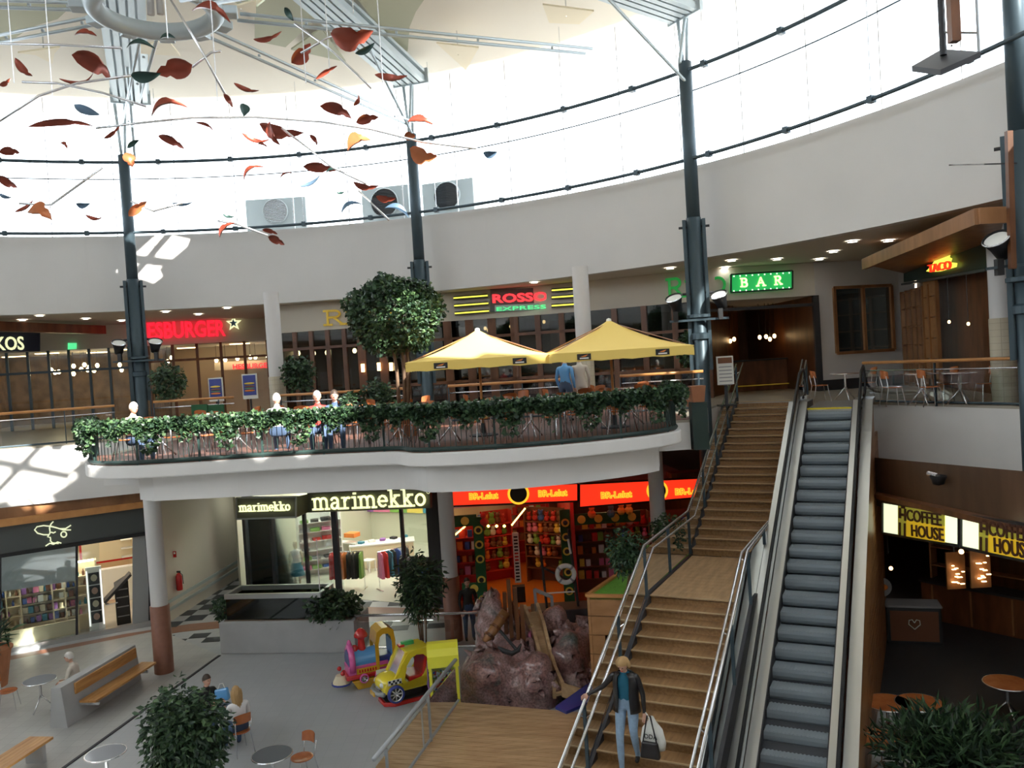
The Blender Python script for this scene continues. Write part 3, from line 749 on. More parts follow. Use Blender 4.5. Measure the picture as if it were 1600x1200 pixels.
rail_run([(v.x, v.y) for v in q], 6.02, 'wood topped railing behind the terrace left of the clipped tree', glassy=False)
q = [Py(x, y, Y) for x, y, Y in [(700, 598, 23.2), (905, 583, 22.6)]]
rail_run([(v.x, v.y) for v in q], 6.02, 'wood topped railing behind the terrace between the two parasol poles', glassy=False)
q = [Py(x, y, Y) for x, y, Y in [(968, 578, 22.4), (1098, 572, 22.2)]]
rail_run([(v.x, v.y) for v in q], 6.02, 'wood topped railing behind the right-hand parasol', glassy=False)
# terrace balustrade of thin bars
tb = thing('terrace_railing', 'dark baluster railing with pale top rail round the café terrace', 'railing', tuple(TEs[0])[:2]+(6.0,)); o0 = tb.location.copy()
TR = inset(TEs, .1); TR = [Vector((p.x, p.y, 6.0))-o0 for p in TR]
MB().tube([p+V(0, 0, .9) for p in TR], .022, 6).build('top_rail', 'silver', tb, smooth=True)
MB().tube([p+V(0, 0, .06) for p in TR], .045, 6).build('bottom_rail', 'dark_green', tb)
bal = MB(); d = 0; npo = 0; me = None; pm = None
for a, c in zip(TR, TR[1:]):
    L = (c-a).length; s = d
    while s < L:
        q = a.lerp(c, s/L)
        if npo % 12 == 0:
            o = MB().box((0, 0, .45), (.04, .04, .9)).build('post', 'dark_green', tb) if pm is None else bpy.data.objects.new('post', pm)
            if pm is None: pm = o.data
            else: COL.objects.link(o); o.parent = tb
        else:
            o = MB().box((0, 0, .45), (.012, .012, .84)).build('baluster', 'dark_green', tb) if me is None else bpy.data.objects.new('baluster', me)
            if me is None: me = o.data
            else: COL.objects.link(o); o.parent = tb
        o.location = q; npo += 1; s += .105
    d = s-L
# ground columns
def gcol(p, label, zt=5.1, base=1.78, r=.215):
    t = thing('round_column', label, 'column', (p[0], p[1], 0))
    MB().lathe([(r, base), (r, zt)], (0, 0, 0), 24).build('shaft', 'white_wall', t, smooth=True)
    MB().lathe([(r+.03, 0), (r+.03, base), (r, base+.01)], (0, 0, 0), 24).build('base', 'brown_base', t, smooth=True)
gcol(Pz(257, 1050, 0), 'white round column with brown base beside the perfume shop')
gcol(Pz(710, 1000, 0), 'white round column with brown base between the clothing and toy shops')
gcol(Pz(1024, 905, .0+1.0), 'white round column behind the stair handrails at the toy shop', zt=5.1) if False else gcol((3.85, 23.0), 'white round column behind the stair handrails at the toy shop', zt=5.5)
for (x, yb), l in [((436, 640), 'slim white round column in front of the burger restaurant and the gold letters'), ((919, 640), 'white round column with beige tiled foot behind the right-hand parasol')]:
    p = Py(x, yb, 26.5 if x < 600 else 24.6); t = thing('round_column', l, 'column', (p.x, p.y, 6))
    MB().lathe([(.24, 1.6), (.24, 4.3)], n=24).build('shaft', 'white_wall', t, smooth=True)
    MB().lathe([(.26, 0), (.26, 1.6), (.24, 1.61)], n=24).build('base', 'beige_tile', t, smooth=True)
p = Py(1565, 500, 18.6); t = thing('round_column', 'white round column with beige tiled foot beside the yellow-lit signboard, far right', 'column', (p.x, p.y, 6))
MB().lathe([(.24, 1.9), (.24, 4.3)], n=24).build('shaft', 'white_wall', t, smooth=True)
MB().lathe([(.26, 0), (.26, 1.9), (.24, 1.91)], n=24).build('base', 'beige_tile', t, smooth=True)
# ------------------------------------------------------------------ upper shop fronts
def FP(x, y, z=10.3): p = Pz(x, y, z); return (p.x, p.y)
A0, A1, A2 = FP(-60, 517), FP(228, 505), FP(415, 497)
B0, B1, B2, B3 = FP(432, 478), FP(560, 468), FP(800, 450), FP(912, 440)
C0, C1, C2 = FP(1100, 420), FP(1271, 410), FP(1402, 405)
struct(MB().seg(A0, A2, 9.3, 10.3, .3), 'wall_fascia', 'cream_fascia')
struct(MB().seg(A2, B0, 6.0, 10.3, .15), 'wall_fascia', 'cream_fascia')
for p, q in ((B0, B1), (B1, B2), (B2, B3), (B3, C0)): struct(MB().seg(p, q, 9.25, 10.3, .3), 'wall_fascia', 'cream_fascia')
struct(MB().seg(C0, C1, 9.2, 10.3, .3), 'wall_fascia', 'cream_fascia')
# white wall with the restaurant window: four pieces round the opening
w0 = wallpt(C1, C2, 1302, 450); w1 = wallpt(C1, C2, 1391, 446); zb = wallpt(C1, C2, 1310, 552).z; zt = w0.z
struct(MB().seg(C1, w0.xy, 6.35, 10.3, .25), 'wall_cream', 'white_wall'); struct(MB().seg(w1.xy, C2, 6.35, 10.3, .25), 'wall_cream', 'white_wall')
struct(MB().seg(w0.xy, w1.xy, zt, 10.3, .25), 'wall_cream', 'white_wall'); struct(MB().seg(w0.xy, w1.xy, 6.35, zb, .25), 'wall_cream', 'white_wall')
struct(MB().seg(C1, C2, 6.0, 6.35, .27), 'baseboard_right', 'dark')
struct(MB().seg((C1[0]+.2, C1[1]+1.2), (C2[0]+.2, C2[1]+1.2), 6.0, 10.2, .1), 'wall_back', 'dark')  # dark sheet added close behind the window so its panes look dark
wd = (w1-w0); wd.z = 0; L = wd.length; wd.normalize(); wn = Vector((wd.y, -wd.x, 0))
wi = thing('window_2', None, None, (w0.x, w0.y, zb)); wi['kind'] = 'structure'
H = zt-zb
for a, c in (((0, 0), (L, 0)), ((0, H), (L, H)), ((0, 0), (0, H)), ((L, 0), (L, H)), ((L*.5, 0), (L*.5, H))):
    MB().bar(wd*a[0]+wn*.03+V(0, 0, a[1]), wd*c[0]+wn*.03+V(0, 0, c[1]), .1, .1, up=wn).build('frame', 'wood_mid', wi)
for k in range(2):
    q = [wd*(L/2*k)-wn*.02, wd*(L/2*(k+1))-wn*.02]; MB().hexa([q[0], q[1], q[1]+V(0, 0, H), q[0]+V(0, 0, H)], [v-wn*.02 for v in (q[0], q[1], q[1]+V(0, 0, H), q[0]+V(0, 0, H))]).build('pane', 'dark_glass', wi)
# glazed fronts: mullions, transoms, dark panes and a dim interior behind
def front(p, q, z0, z1, n, trs, wm, gm, nm, w=.16, skip=(), inter=5, back='wood_dark', lights=0, lightm='shop_warm'):
    p = Vector((p[0], p[1], 0)); q = Vector((q[0], q[1], 0)); d = (q-p); L = d.length; d.normalize(); nn = Vector((d.y, -d.x, 0))
    t = thing(nm, None, None, (p.x, p.y, z0)); t['kind'] = 'structure'
    for i in range(n+1):
        c = d*(L*i/n); MB().bar(c, c+V(0, 0, z1-z0), w, .12, up=nn).build('mullion', wm, t)
    for z in trs: MB().bar(V(0, 0, z-z0), d*L+V(0, 0, z-z0), .1, .12, up=nn).build('transom', wm, t)
    for i in range(n):
        if i in skip: continue
        a, c = d*(L*i/n+w/2), d*(L*(i+1)/n-w/2); a = a-nn*.02; c = c-nn*.02; u = V(0, 0, z1-z0)
        MB().hexa([a, c, c+u, a+u], [v-nn*.02 for v in (a, c, c+u, a+u)]).build('pane', gm, t)
    if inter:
        bk = p-nn*inter; bq = q-nn*inter
        struct(MB().seg(bk.xy, bq.xy, z0, z1+.3, .1), 'wall_back', back)
        struct(MB().seg(bk.xy, p.xy, z0, z1, .08), 'wall_partition', back)
        struct(MB().seg(q.xy, bq.xy, z0, z1, .08), 'wall_partition', back)
        cc = MB().add([p+V(0, 0, z1-.01), q+V(0, 0, z1-.01), bq+V(0, 0, z1-.01), bk+V(0, 0, z1-.01)], [(0, 1, 2, 3)]); struct(cc, 'ceiling_shop', 'dark' if back == 'wood_dark' else 'white_wall')
        for k in range(lights):
            f = (k+.5)/lights; c = p.lerp(q, f)-nn*(inter*(.35 if k % 2 else .65)); c.z = z1-.02
            MB().box(c, (.9, .35, .04), rz=math.atan2(d.y, d.x)).build('ceiling_lamp', lightm, label='glowing ceiling panel inside the shop', cat='lamp', group='ceiling panels inside the shops')
    return t
front(A0, A1, 6, 9.3, 9, (8.4,), 'steel_blue', 'glass', 'window_3', .1, inter=6, back='tan_dark', lights=4)
front(A1, A2, 6, 9.3, 5, (8.6,), 'wood_dark', 'glass', 'window_4', .12, inter=6, back='tan_dark', lights=2, skip=(1, 2, 3))
front(B0, B1, 6, 9.25, 5, (8.6,), 'wood_front', 'dark_glass', 'window_5', .16)
front(B1, B2, 6, 9.25, 7, (7.0, 8.6,), 'wood_front', 'dark_glass', 'window_6', .3)
front(B2, B3, 6, 9.25, 3, (7.0, 8.6), 'wood_front', 'dark_glass', 'window_7', .2)
front(B3, C0, 6, 9.25, 4, (7.0, 8.3), 'wood_front', 'dark_glass', 'window_8', .2)
front(C0, C1, 6, 9.2, 1, (8.9,), 'dark', 'dark_glass', 'window_9', .2, skip=(0,), inter=7, back='wood_front')
c = wallpt(C0, C1, 1200, 585, -3); t = thing('bar_counter', 'dark wooden bar counter with brass rail deep in the bar', 'counter', (c.x, c.y, 6)); MB().box((0, 0, .55), (3, .6, 1.1)).build('body', 'wood_dark', t, bevel=.02); MB().box((0, -.05, 1.12), (3.1, .75, .05)).build('top', 'dark', t); MB().tube([(-1.5, -.4, .2), (1.5, -.4, .2)], .02, 6).build('foot_rail', 'gold', t)
# tan bulkhead boards of the left shops and navy signboard
def sign_plate(p, q, xa, ya0, ya1, xb, yb0, yb1, m, name, label, cat='sign', off=.12, th=.12, edge=None):
    a, b_, c, d = [wallpt(p, q, x, y, off) for x, y in ((xa, ya1), (xb, yb1), (xb, yb0), (xa, ya0))]
    n = Vector((q[0]-p[0], q[1]-p[1], 0)).normalized(); n = Vector((n.y, -n.x, 0))
    if n.dot(Vector((a.x, a.y, 0))) > 0: n = -n
    t = thing(name, label, cat, a); o0 = Vector(a)
    MB().hexa([v-o0 for v in (a, b_, c, d)], [v-o0-n*th for v in (a, b_, c, d)]).build('board', m, t)
    if edge:
        for u, w in ((a, b_), (b_, c), (c, d), (d, a)): MB().bar(u-o0+n*.01, w-o0+n*.01, .05, .05).build('edge', edge, t)
    t['o'] = 1; del t['o']
    return t, o0
def letters(t, o0, s, p, q, x0, y0, x1, y1, size, m, name='lettering', off=.16, depth=.03, bold=0, lab=None):
    a = wallpt(p, q, x0, y0, off)-o0; b_ = wallpt(p, q, x1, y1, off)-o0
    o = text(s, size, a, b_, m, name, parent=t, depth=depth, off=bold)
    if lab: o['label'] = lab
    return o
t, o0 = sign_plate(A0, A1, -50, 519, 549, 62, 519, 549, 'sign_navy', 'shop_signboard', 'dark navy signboard with cream letters OKOS at the far left')
letters(t, o0, 'KOOKOS', A0, A1, -62, 548, 38, 546, .78, 'cream_lit', bold=.012)
MB().seg(FP(-60, 495), FP(165, 505), 9.85, 10.2, .4).build('soffit_beam', 'wood_dark', label='reddish brown beam under the soffit above the navy signboard', cat='beam')
t = thing('burger_sign', 'red glowing neon letters with a small blue and white star', 'sign', wallpt(A1, A2, 225, 530, .2)); o0 = t.location.copy()
letters(t, o0, 'HESBURGER', A1, A2, 212, 530, 353, 524, .98, 'red_sign', bold=.025, depth=.08, off=.25)
sp = wallpt(A1, A2, 365, 505, .3)-o0
for r, m, dd in ((.36, 'cream_lit', 0), (.19, 'blue_paint', .05)):
    pp = []
    for k in range(10):
        a = math.pi/2+math.pi*k/5; rr = r if k % 2 == 0 else r*.42; pp.append(sp+V(rr*math.cos(a), -dd, rr*math.sin(a)))
    MB().add(pp+[v+V(0, .05, 0) for v in pp], [tuple(range(10)), tuple(range(19, 9, -1))]+[(i, (i+1) % 10, (i+1) % 10+10, i+10) for i in range(10)]).build('star', m, t)
ex, o0 = sign_plate(A0, A1, 106, 536, 546, 119, 536, 545, 'green_paint', 'exit_sign', 'small green lit exit sign left of the burger sign'); ex.children[0].data.materials[0] = MT['green_neon']
# serif stroke letters (slab serif capitals and small letters drawn as ribbons)
def arc(cx, cy, rx, ry, a0, a1, n=10): return [(cx+rx*math.cos(math.radians(a0+(a1-a0)*i/n)), cy+ry*math.sin(math.radians(a0+(a1-a0)*i/n))) for i in range(n+1)]
GL = {
 'm': (1.25, [[(.15, 0), (.15, .62)], [(.0, .62), (.15, .62)], [(0, 0), (.32, 0)], arc(.36, .45, .21, .2, 180, 0)+[(.57, 0)], [(.45, 0), (.7, 0)], arc(.78, .45, .21, .2, 180, 0)+[(.99, 0)], [(.88, 0), (1.15, 0)]]),
 'a': (.82, [arc(.3, .45, .22, .2, 160, 0)+[(.52, .05), (.56, 0), (.7, 0)], [(.52, .36), (.3, .34)]+arc(.28, .17, .2, .17, 90, 360)+[(.52, .25)]]),
 'r': (.68, [[(.17, 0), (.17, .62)], [(0, .62), (.17, .62)], [(0, 0), (.38, 0)], [(.17, .4)]+arc(.42, .4, .2, .22, 160, 60)]),
 'i': (.45, [[(.2, 0), (.2, .62)], [(.02, .62), (.2, .62)], [(0, 0), (.4, 0)], [(.13, .84), (.25, .84)]]),
 'e': (.74, [[(.1, .33), (.6, .33)]+arc(.34, .33, .27, .3, 0, 310)]),
 'k': (.84, [[(.17, 0), (.17, .95)], [(0, .95), (.17, .95)], [(0, 0), (.34, 0)], [(.17, .25), (.5, .62)], [(.38, .62), (.68, .62)], [(.3, .38), (.6, 0)], [(.46, 0), (.76, 0)]]),
 'o': (.72, [arc(.32, .32, .27, .3, 0, 360, 18)]),
 'R': (1.0, [[(.18, 0), (.18, 1)], [(.02, 1), (.5, 1)]+arc(.5, .76, .25, .24, 90, -90)+[(.18, .52)], [(.45, .52), (.85, 0)], [(0, 0), (.36, 0)], [(.75, 0), (.98, 0)]]),
 'I': (.5, [[(.2, 0), (.2, .78)], [(.05, .78), (.36, .78)], [(.05, 0), (.36, 0)]]),
 'C': (.85, [arc(.42, .39, .34, .39, 50, 310, 14)]),
 'O': (.95, [arc(.42, .39, .36, .39, 0, 360, 20)]),
 'B': (.95, [[(.18, 0), (.18, 1)], [(.02, 1), (.5, 1)]+arc(.5, .77, .23, .23, 90, -90)+[(.18, .54)], [(.5, .54)]+arc(.52, .27, .27, .27, 90, -90)+[(.02, 0)]]),
 'A': (1.0, [[(.1, 0), (.45, 1), (.8, 0)], [(.24, .36), (.67, .36)], [(-.02, 0), (.24, 0)], [(.66, 0), (.94, 0)]])}
def strokes(s, a, b_, hgt, m, name, parent, w=.13, depth=.05, fill=True, sp=1.0):
    a = Vector(a); b_ = Vector(b_); adv = sum(GL[c][0] if c != ' ' else .5 for c in s); d = b_-a; n = Vector((d.y, -d.x, 0)).normalized(); sx = d/adv; u = V(0, 0, 1)*hgt; x = 0; b = MB()
    for c in s:
        if c == ' ': x += .5; continue
        for st_ in GL[c][1]:
            P = [a+sx*(x+px)+u*py for px, py in st_]
            for i, (p, q) in enumerate(zip(P, P[1:])):
                dd = (q-p)
                if dd.length < 1e-5: continue
                dd.normalize(); si = n.cross(dd).normalized()*w*hgt/2; e = dd*w*hgt*.3
                b.hexa([p-e-si+n*depth, q+e-si+n*depth, q+e+si+n*depth, p-e+si+n*depth], [p-e-si, q+e-si, q+e+si, p-e+si])
        x += GL[c][0]
    return b.build(name, m, parent)
t = thing('restaurant_sign', 'gold serif restaurant lettering partly behind the clipped tree', 'sign', wallpt(B0, B1, 505, 508, .05)); o0 = t.location.copy()
strokes('RICO', wallpt(B0, B1, 507, 508, .06)-o0, wallpt(B0, B1, 620, 501, .06)-o0, .52, 'gold', 'lettering', t, .15)
# red neon sign with yellow bars
t, o0 = sign_plate(B1, B2, 766, 452, 488, 858, 449, 483, 'sign_dark', 'neon_sign', 'red neon ROSSO over green EXPRESS letters between yellow neon bars')
letters(t, o0, 'ROSSO', B1, B2, 770, 473, 856, 469, .42, 'red_neon', bold=.012)
ga = [wallpt(B1, B2, x, y, .15)-o0 for x, y in ((773, 487), (856, 483), (856, 473), (773, 477))]
MB().hexa(ga, [v+V(0, .04, 0) for v in ga]).build('express_strip', 'grey_metal', t)
letters(t, o0, 'EXPRESS', B1, B2, 776, 486, 853, 482, .2, 'green_neon', off=.2)
for x0, y0, x1, y1 in ((709, 466, 762, 462), (710, 478, 763, 474), (711, 490, 764, 486)):
    a, c = wallpt(B1, B2, x0, y0, .12)-o0, wallpt(B1, B2, x1, y1, .12)-o0; MB().bar(a, c, .1, .14).build('bar_housing', 'black', t); MB().tube([a+V(0, -.07, 0), c+V(0, -.07, 0)], .028, 6).build('yellow_bar', 'yellow_neon', t.children[-1] if 0 else t)
for x0, y0, x1, y1 in ((862, 454, 903, 451), (862, 465, 904, 462), (862, 478, 905, 475)):
    P0, P1 = (B2, B3); a, c = wallpt(P0, P1, x0, y0, .12)-o0, wallpt(P0, P1, x1, y1, .12)-o0; MB().bar(a, c, .1, .14).build('bar_housing', 'black', t); MB().tube([a+V(0, -.07, 0), c+V(0, -.07, 0)], .028, 6).build('yellow_bar', 'yellow_neon', t.children[-1] if 0 else t)
t = thing('bar_lettering', 'green serif letters of the bar name left of the lit green signboard', 'sign', wallpt(B3, C0, 1040, 466, .05)); o0 = t.location.copy()
strokes('RICO', wallpt(B3, C0, 1042, 466, .08)-o0, wallpt(C0, C1, 1138, 455, .08)-o0, .62, 'green_letter', 'lettering', t, .14)
t, o0 = sign_plate(C0, C1, 1142, 429, 457, 1238, 423, 451, 'green_panel', 'bar_sign', 'lit green BAR signboard with rows of small white lights', edge='dark_green')
for s, x0, y0, x1, y1 in (('B', 1157, 448, 1169, 448), ('A', 1182, 447, 1197, 446), ('R', 1210, 445, 1222, 444)):
    strokes(s, wallpt(C0, C1, x0, y0, .14)-o0, wallpt(C0, C1, x1, y1, .14)-o0, .27, 'cream_lit', 'lettering', t, .17)
for i in range(10):
    f = (i+.5)/10
    for yy0, yy1 in ((432, 426), (455, 449)):
        MB().ball(wallpt(C0, C1, 1142+96*f, yy0+(yy1-yy0)*f, .15)-o0, .025, 6, 4).build('bulb', 'white_lit', t)
# Mexican restaurant on the right: canopy, board, doors
Q0, Q1 = Pz(1413, 600, 6.25), Pz(1545, 612, 6.25)
Q0 = Vector(FP(1402, 405)).to_3d(); Q1 = Py(1560, 410, 19.0)
Q0 = (Q0.x, Q0.y); Q1 = (Q1.x, Q1.y)
t, o0 = sign_plate(Q0, Q1, 1412, 405, 441, 1546, 376, 418, 'dark_green', 'dark_signboard', 'dark green signboard with red TACO letters on a yellow brush stroke')
pp = [wallpt(Q0, Q1, x, y, .2)-o0 for x, y in ((1447, 424), (1456, 414), (1462, 404), (1487, 393), (1484, 402), (1488, 404), (1486, 410), (1496, 411), (1495, 417), (1470, 424), (1456, 425))]
MB().add(pp, [tuple(range(len(pp)))]).build('brush_stroke', 'yellow_neon', t)
letters(t, o0, 'TACO', Q0, Q1, 1451, 426, 1486, 420, .32, 'br_red', off=.24, bold=0)
MB().bar(wallpt(Q0, Q1, 1413, 444, .1), wallpt(Q0, Q1, 1546, 421, .1), .2, .06).build('board_ledge', 'sign_dark', label='thin grey ledge under the dark green signboard', cat='ledge')
cn = thing('wooden_canopy', 'brown wooden canopy sloping over the dark green signboard', 'canopy', Pz(1350, 412, 9.8))
a, b_, c, d = Pz(1350, 413, 9.75), Pz(1528, 338, 9.75), Pz(1572, 336, 9.75), Pz(1572, 330, 10.0); o0 = cn.location.copy()
e0, e1 = wallpt(Q0, Q1, 1412, 400, .1), wallpt(Q0, Q1, 1560, 372, .1)
MB().bar(a-o0, b_-o0, .12, .3).build('fascia_board', 'wood_mid', cn); MB().bar(b_-o0, c-o0, .12, .3).build('fascia_board', 'wood_mid', cn)
f = [a-o0, b_-o0, c-o0, V(e1.x, e1.y, 9.7)-o0, V(e0.x, e0.y, 9.7)-o0]
MB().add(f+[v+V(0, 0, .1) for v in f], [(4, 3, 2, 1, 0), (5, 6, 7, 8, 9)]).build('ceiling_boards', 'wood_mid', cn)
dn = thing('door_1', None, None, (Q0[0], Q0[1], 6)); dn['kind'] = 'structure'
p = Vector((Q0[0], Q0[1], 0)); q = Vector((Q1[0], Q1[1], 0)); d = (q-p); L = d.length; d.normalize(); nn = Vector((d.y, -d.x, 0))
zt = 9.15-6
xs = [.12, .62, .98, 1.28, 1.62, 2.05, 2.45, 3.1]
for x in (.35, 1.0, 1.75, 2.35, 3.0, 3.7, 4.5): MB().bar(d*x, d*x+V(0, 0, zt), .1, .1, up=nn).build('door_frame', 'wood_mid', dn)
for z in (.1, .75, 1.35, 1.95, 2.55, 3.1): MB().bar(d*.35+V(0, 0, z), d*3.0+V(0, 0, z), .05, .05, up=nn).build('glazing_bar', 'wood_mid', dn)
MB().hexa([d*.35-nn*.04, d*3.0-nn*.04, d*3.0-nn*.04+V(0, 0, zt), d*.35-nn*.04+V(0, 0, zt)], [d*.35-nn*.07, d*3.0-nn*.07, d*3.0-nn*.07+V(0, 0, zt), d*.35-nn*.07+V(0, 0, zt)]).build('pane', 'dark_glass', dn)
for k in range(5): MB().bar(d*3.75+V(0, 0, .32+.62*k)-nn*.03, d*3.75+V(0, 0, .9+.62*k)-nn*.03, 1.3, .08, up=nn).build('door_panel', 'wood_box', dn)
struct(MB().seg((p+d*-.1-nn*.6).xy, (q+d*6-nn*.6).xy, 6, 10.3, .3), 'wall_tan', 'wood_dark')
struct(MB().seg(C2, (Vector((*C2, 0))+V(.5, -.1, 0)).xy, 6, 10.3, .2), 'wall_cream', 'white_wall')
# downlights in the soffit
dl = [(35, 500, 0), (62, 493, 0), (134, 498, 0), (190, 501, 0), (259, 487, 0), (310, 491, 0), (355, 481, 0), (835, 441, 1), (1047, 419, 2), (1143, 407, 2), (1133, 418, 2), (1214, 405, 3), (1280, 405, 3), (1302, 393, 3), (1332, 377, 3), (1388, 376, 3)]
dm = None
for x, y, k in dl:
    p = Pz(x, y, 10.29); t = thing('downlight', 'round glowing downlight in the tan soffit over the upper gallery', 'downlight', p, 0, 'downlights in the soffit')
    MB().lathe([(.13, -.02), (.17, -.03), (.18, 0)], n=16).build('trim_ring', 'p_white', t); MB().lathe([(.001, -.012), (.13, -.015)], n=16).build('lens', 'downlight', t)
# globe and flame lamps inside the upper restaurants
def pendants(pts, p, q, inn, r, m, lab, grp):
    for x, y in pts:
        c = wallpt(p, q, x, y, -inn); t = thing('pendant_lamp', lab, 'lamp', c, 0, grp)
        MB().ball((0, 0, 0), r, 8, 6, (1, 1, 1.2)).build('bulb', m, t, smooth=True); MB().tube([(0, 0, r), (0, 0, max(.1, (9.7 if x > 1460 else 9.2 if y < 535 or x > 440 else 9.29)-c.z))], .01, 4).build('cord', 'black', t)
pendants([(115, 572), (115, 584), (127, 577), (132, 570), (137, 578), (140, 573), (147, 579), (152, 571), (80, 578), (86, 582), (92, 581), (187, 570), (190, 578)], A0, A1, 2.5, .085, 'bulb', 'small round glowing bulb in the shop behind the left column', 'bulbs in the left upper shop')
pendants([(235, 563), (240, 570), (262, 565), (268, 559)], A1, A2, 1.5, .085, 'bulb', 'round glowing bulb right of the column by the burger sign', 'bulbs near the burger column')
pendants([(338, 563), (352, 562), (371, 560), (391, 558), (399, 558), (418, 556)], A1, A2, 3.0, .09, 'bulb', 'round bulb in the row above the small red burger lettering', 'row of bulbs in the burger restaurant')
pendants([(466, 552), (490, 552), (511, 551), (554, 548)], B0, B1, 1.2, .085, 'bulb', 'warm round bulb behind the wood framed glass left of the clipped tree', 'bulbs in the gold-lettered restaurant')
pendants([(1135, 529), (1141, 533), (1147, 530), (1187, 527), (1197, 526), (1203, 530), (1210, 525), (1272, 520)], C0, C1, 3, .07, 'bulb_small', 'small flame-shaped chandelier bulb in the dark bar', 'chandelier bulbs in the bar')
pendants([(1483, 503), (1513, 506)], Q0, Q1, -.1, .04, 'bulb_small', 'small orange lamp by the wooden doors under the dark green signboard', 'lamps at the wooden doors')
pendants([(805, 505), (812, 492), (798, 510), (850, 503), (930, 528), (758, 513), (763, 516)], B1, B2, 1.0, .06, 'bulb_small', 'tiny warm lamp behind the glass under the red neon sign', 'lamps behind the glass under the red neon sign')
for x, y in ((567, 575), (592, 573), (611, 573)):
    c = wallpt(B1, B2, x, y, .15); MB().box(c, (.12, .08, .3)).build('wall_lamp', 'bulb_small', label='small glowing box wall lamp below the clipped tree', cat='lamp', group='box wall lamps by the clipped tree')
# inner second burger sign and menu posters
t, o0 = sign_plate(A1, A2, 335, 566, 579, 425, 562, 575, 'cream_fascia', 'inner_sign', 'inner fascia with small red burger lettering above the counter', off=-3.4)
letters(t, o0, 'HESBURGER', A1, A2, 364, 577, 425, 574, .34, 'red_sign', off=-3.2, bold=.01)
for x, y0, y1, w, l in ((340, 590, 627, 22, 'white bordered burger poster on a stand, left of the pair'), (393, 584, 623, 23, 'white bordered burger poster on a stand, right of the pair')):
    p = Py(x, y1+14, 27.2); s = 27.2/1290; t = thing('poster_stand', l, 'poster', (p.x, p.y, 6)); z1 = Py(x, y0, 27.2).z-6; z0 = Py(x, y1, 27.2).z-6
    MB().box((0, 0, (z0+z1)/2), (w*s, .05, z1-z0)).build('board', 'p_white', t); MB().box((0, -.04, (z0+z1)/2+.04), (w*s*.86, .02, (z1-z0)*.8)).build('print', 'navy_paint', t)
    for k, (m, zz, hh) in enumerate((('p_yellow', .62, .12), ('p_brown', .5, .1), ('p_green', .42, .05), ('p_orange', .33, .12))):
        MB().ball((0, -.06, z0+(z1-z0)*zz), w*s*.36, 12, 6, (1, .1, hh*1.6)).build('burger_print', m, t)
    MB().box((0, 0, z0/2), (.05, .05, z0)).build('leg', 'dark', t); MB().box((0, 0, .02), (.5, .35, .04)).build('foot', 'dark', t)
for x, l in ((313, 'green and red notice board behind the terrace, left of the pair'), (339, 'green and red notice board behind the terrace, right of the pair')):
    p = Py(x, 655, 25.6); t = thing('notice_board', l, 'board', (p.x, p.y, 6)); z1 = Py(x, 632, 25.6).z-6; s = 25.6/1290
    MB().box((0, 0, z1-.15), (25*s, .05, .3)).build('green_panel', 'br_green', t); MB().box((0, 0, z1-.45), (25*s, .05, .26)).build('red_panel', 'p_red', t); MB().box((0, 0, (z1-.58)/2), (.4, .04, z1-.58)).build('stand', 'dark', t)
# ------------------------------------------------------------------ right side: café under the gallery, ground level
K0 = Py(1366, 735, 20.5); K1 = Py(1640, 830, 12.6); k0 = (K0.x, K0.y); k1 = (K1.x, K1.y)
struct(MB().hexa([wallpt(k0, k1, x, y, .3) for x, y in ((1366, 789), (1640, 868), (1640, 740), (1366, 715))], [wallpt(k0, k1, x, y, -.2) for x, y in ((1366, 789), (1640, 868), (1640, 740), (1366, 715))]), 'wall_bulkhead', 'wood_dim')
MB().bar(wallpt(k0, k1, 1362, 772, .45), wallpt(k0, k1, 1640, 835, .45), .25, .1).build('soffit_trim', 'wood_dark', label='brown wooden moulding above the coffee signs', cat='moulding')
t = thing('camera_dome', 'round dark camera dome on the brown band above the coffee signs', 'camera', wallpt(k0, k1, 1466, 748, .5)); MB().lathe([(.001, -.13), (.1, -.1), (.13, 0), (.15, .03), (.15, .06)], n=16).build('dome', 'black', t, smooth=True); MB().tube([(0, 0, .05), (0, .35, .05)], .05, 8).build('arm', 'silver', t)
def coffee(xa, ya, ha, xb, yb, hb, lab):
    t, o0 = sign_plate(k0, k1, xa, ya, ya+ha, xb, yb, yb+hb, 'coffee_white', 'coffee_sign', lab, off=.5, edge='black')
    L = lambda f, v: (xa+(xb-xa)*f, ya+(yb-ya)*f+(ha+(hb-ha)*f)*v)
    def quad(f0, v0, f1, v1, m, o=.53, nm='panel'):
        Q = [wallpt(k0, k1, *L(f, v), o)-o0 for f, v in ((f0, v1), (f1, v1), (f1, v0), (f0, v0))]
        MB().hexa(Q, [v+V(.02, .02, 0) for v in Q]).build(nm, m, t)
    quad(.19, .0, .80, 1, 'coffee_lime'); quad(.30, .47, .80, .98, 'coffee_yellow', .55)
    for s, f0, f1, v in (('COFFEE', .31, .76, .47), ('HOUSE', .37, .79, .93)):
        a, b_ = [wallpt(k0, k1, *L(f, v), .58)-o0 for f in (f0, f1)]
        text(s, .33, a, b_, 'coffee_brown', 'lettering', parent=t, depth=.01, off=.004)
    for (f, v, r) in ((.245, .30, .12),):
        quad(.20, .12, .23, .44, 'coffee_brown', .58, 'cup_mark'); quad(.27, .12, .295, .5, 'coffee_brown', .58, 'cup_mark'); quad(.23, .05, .28, .12, 'coffee_brown', .58, 'cup_mark'); quad(.21, .28, .27, .36, 'coffee_brown', .58, 'cup_mark')
        quad(.20, .58, .225, 1, 'coffee_brown', .58, 'cup_mark'); quad(.265, .58, .29, 1, 'coffee_brown', .58, 'cup_mark')
coffee(1380, 784, 49, 1500, 803, 50, 'lit COFFEE HOUSE sign, the whole one on the left')
coffee(1503, 804, 51, 1640, 826, 58, 'lit COFFEE HOUSE sign cut by the right edge of the view')
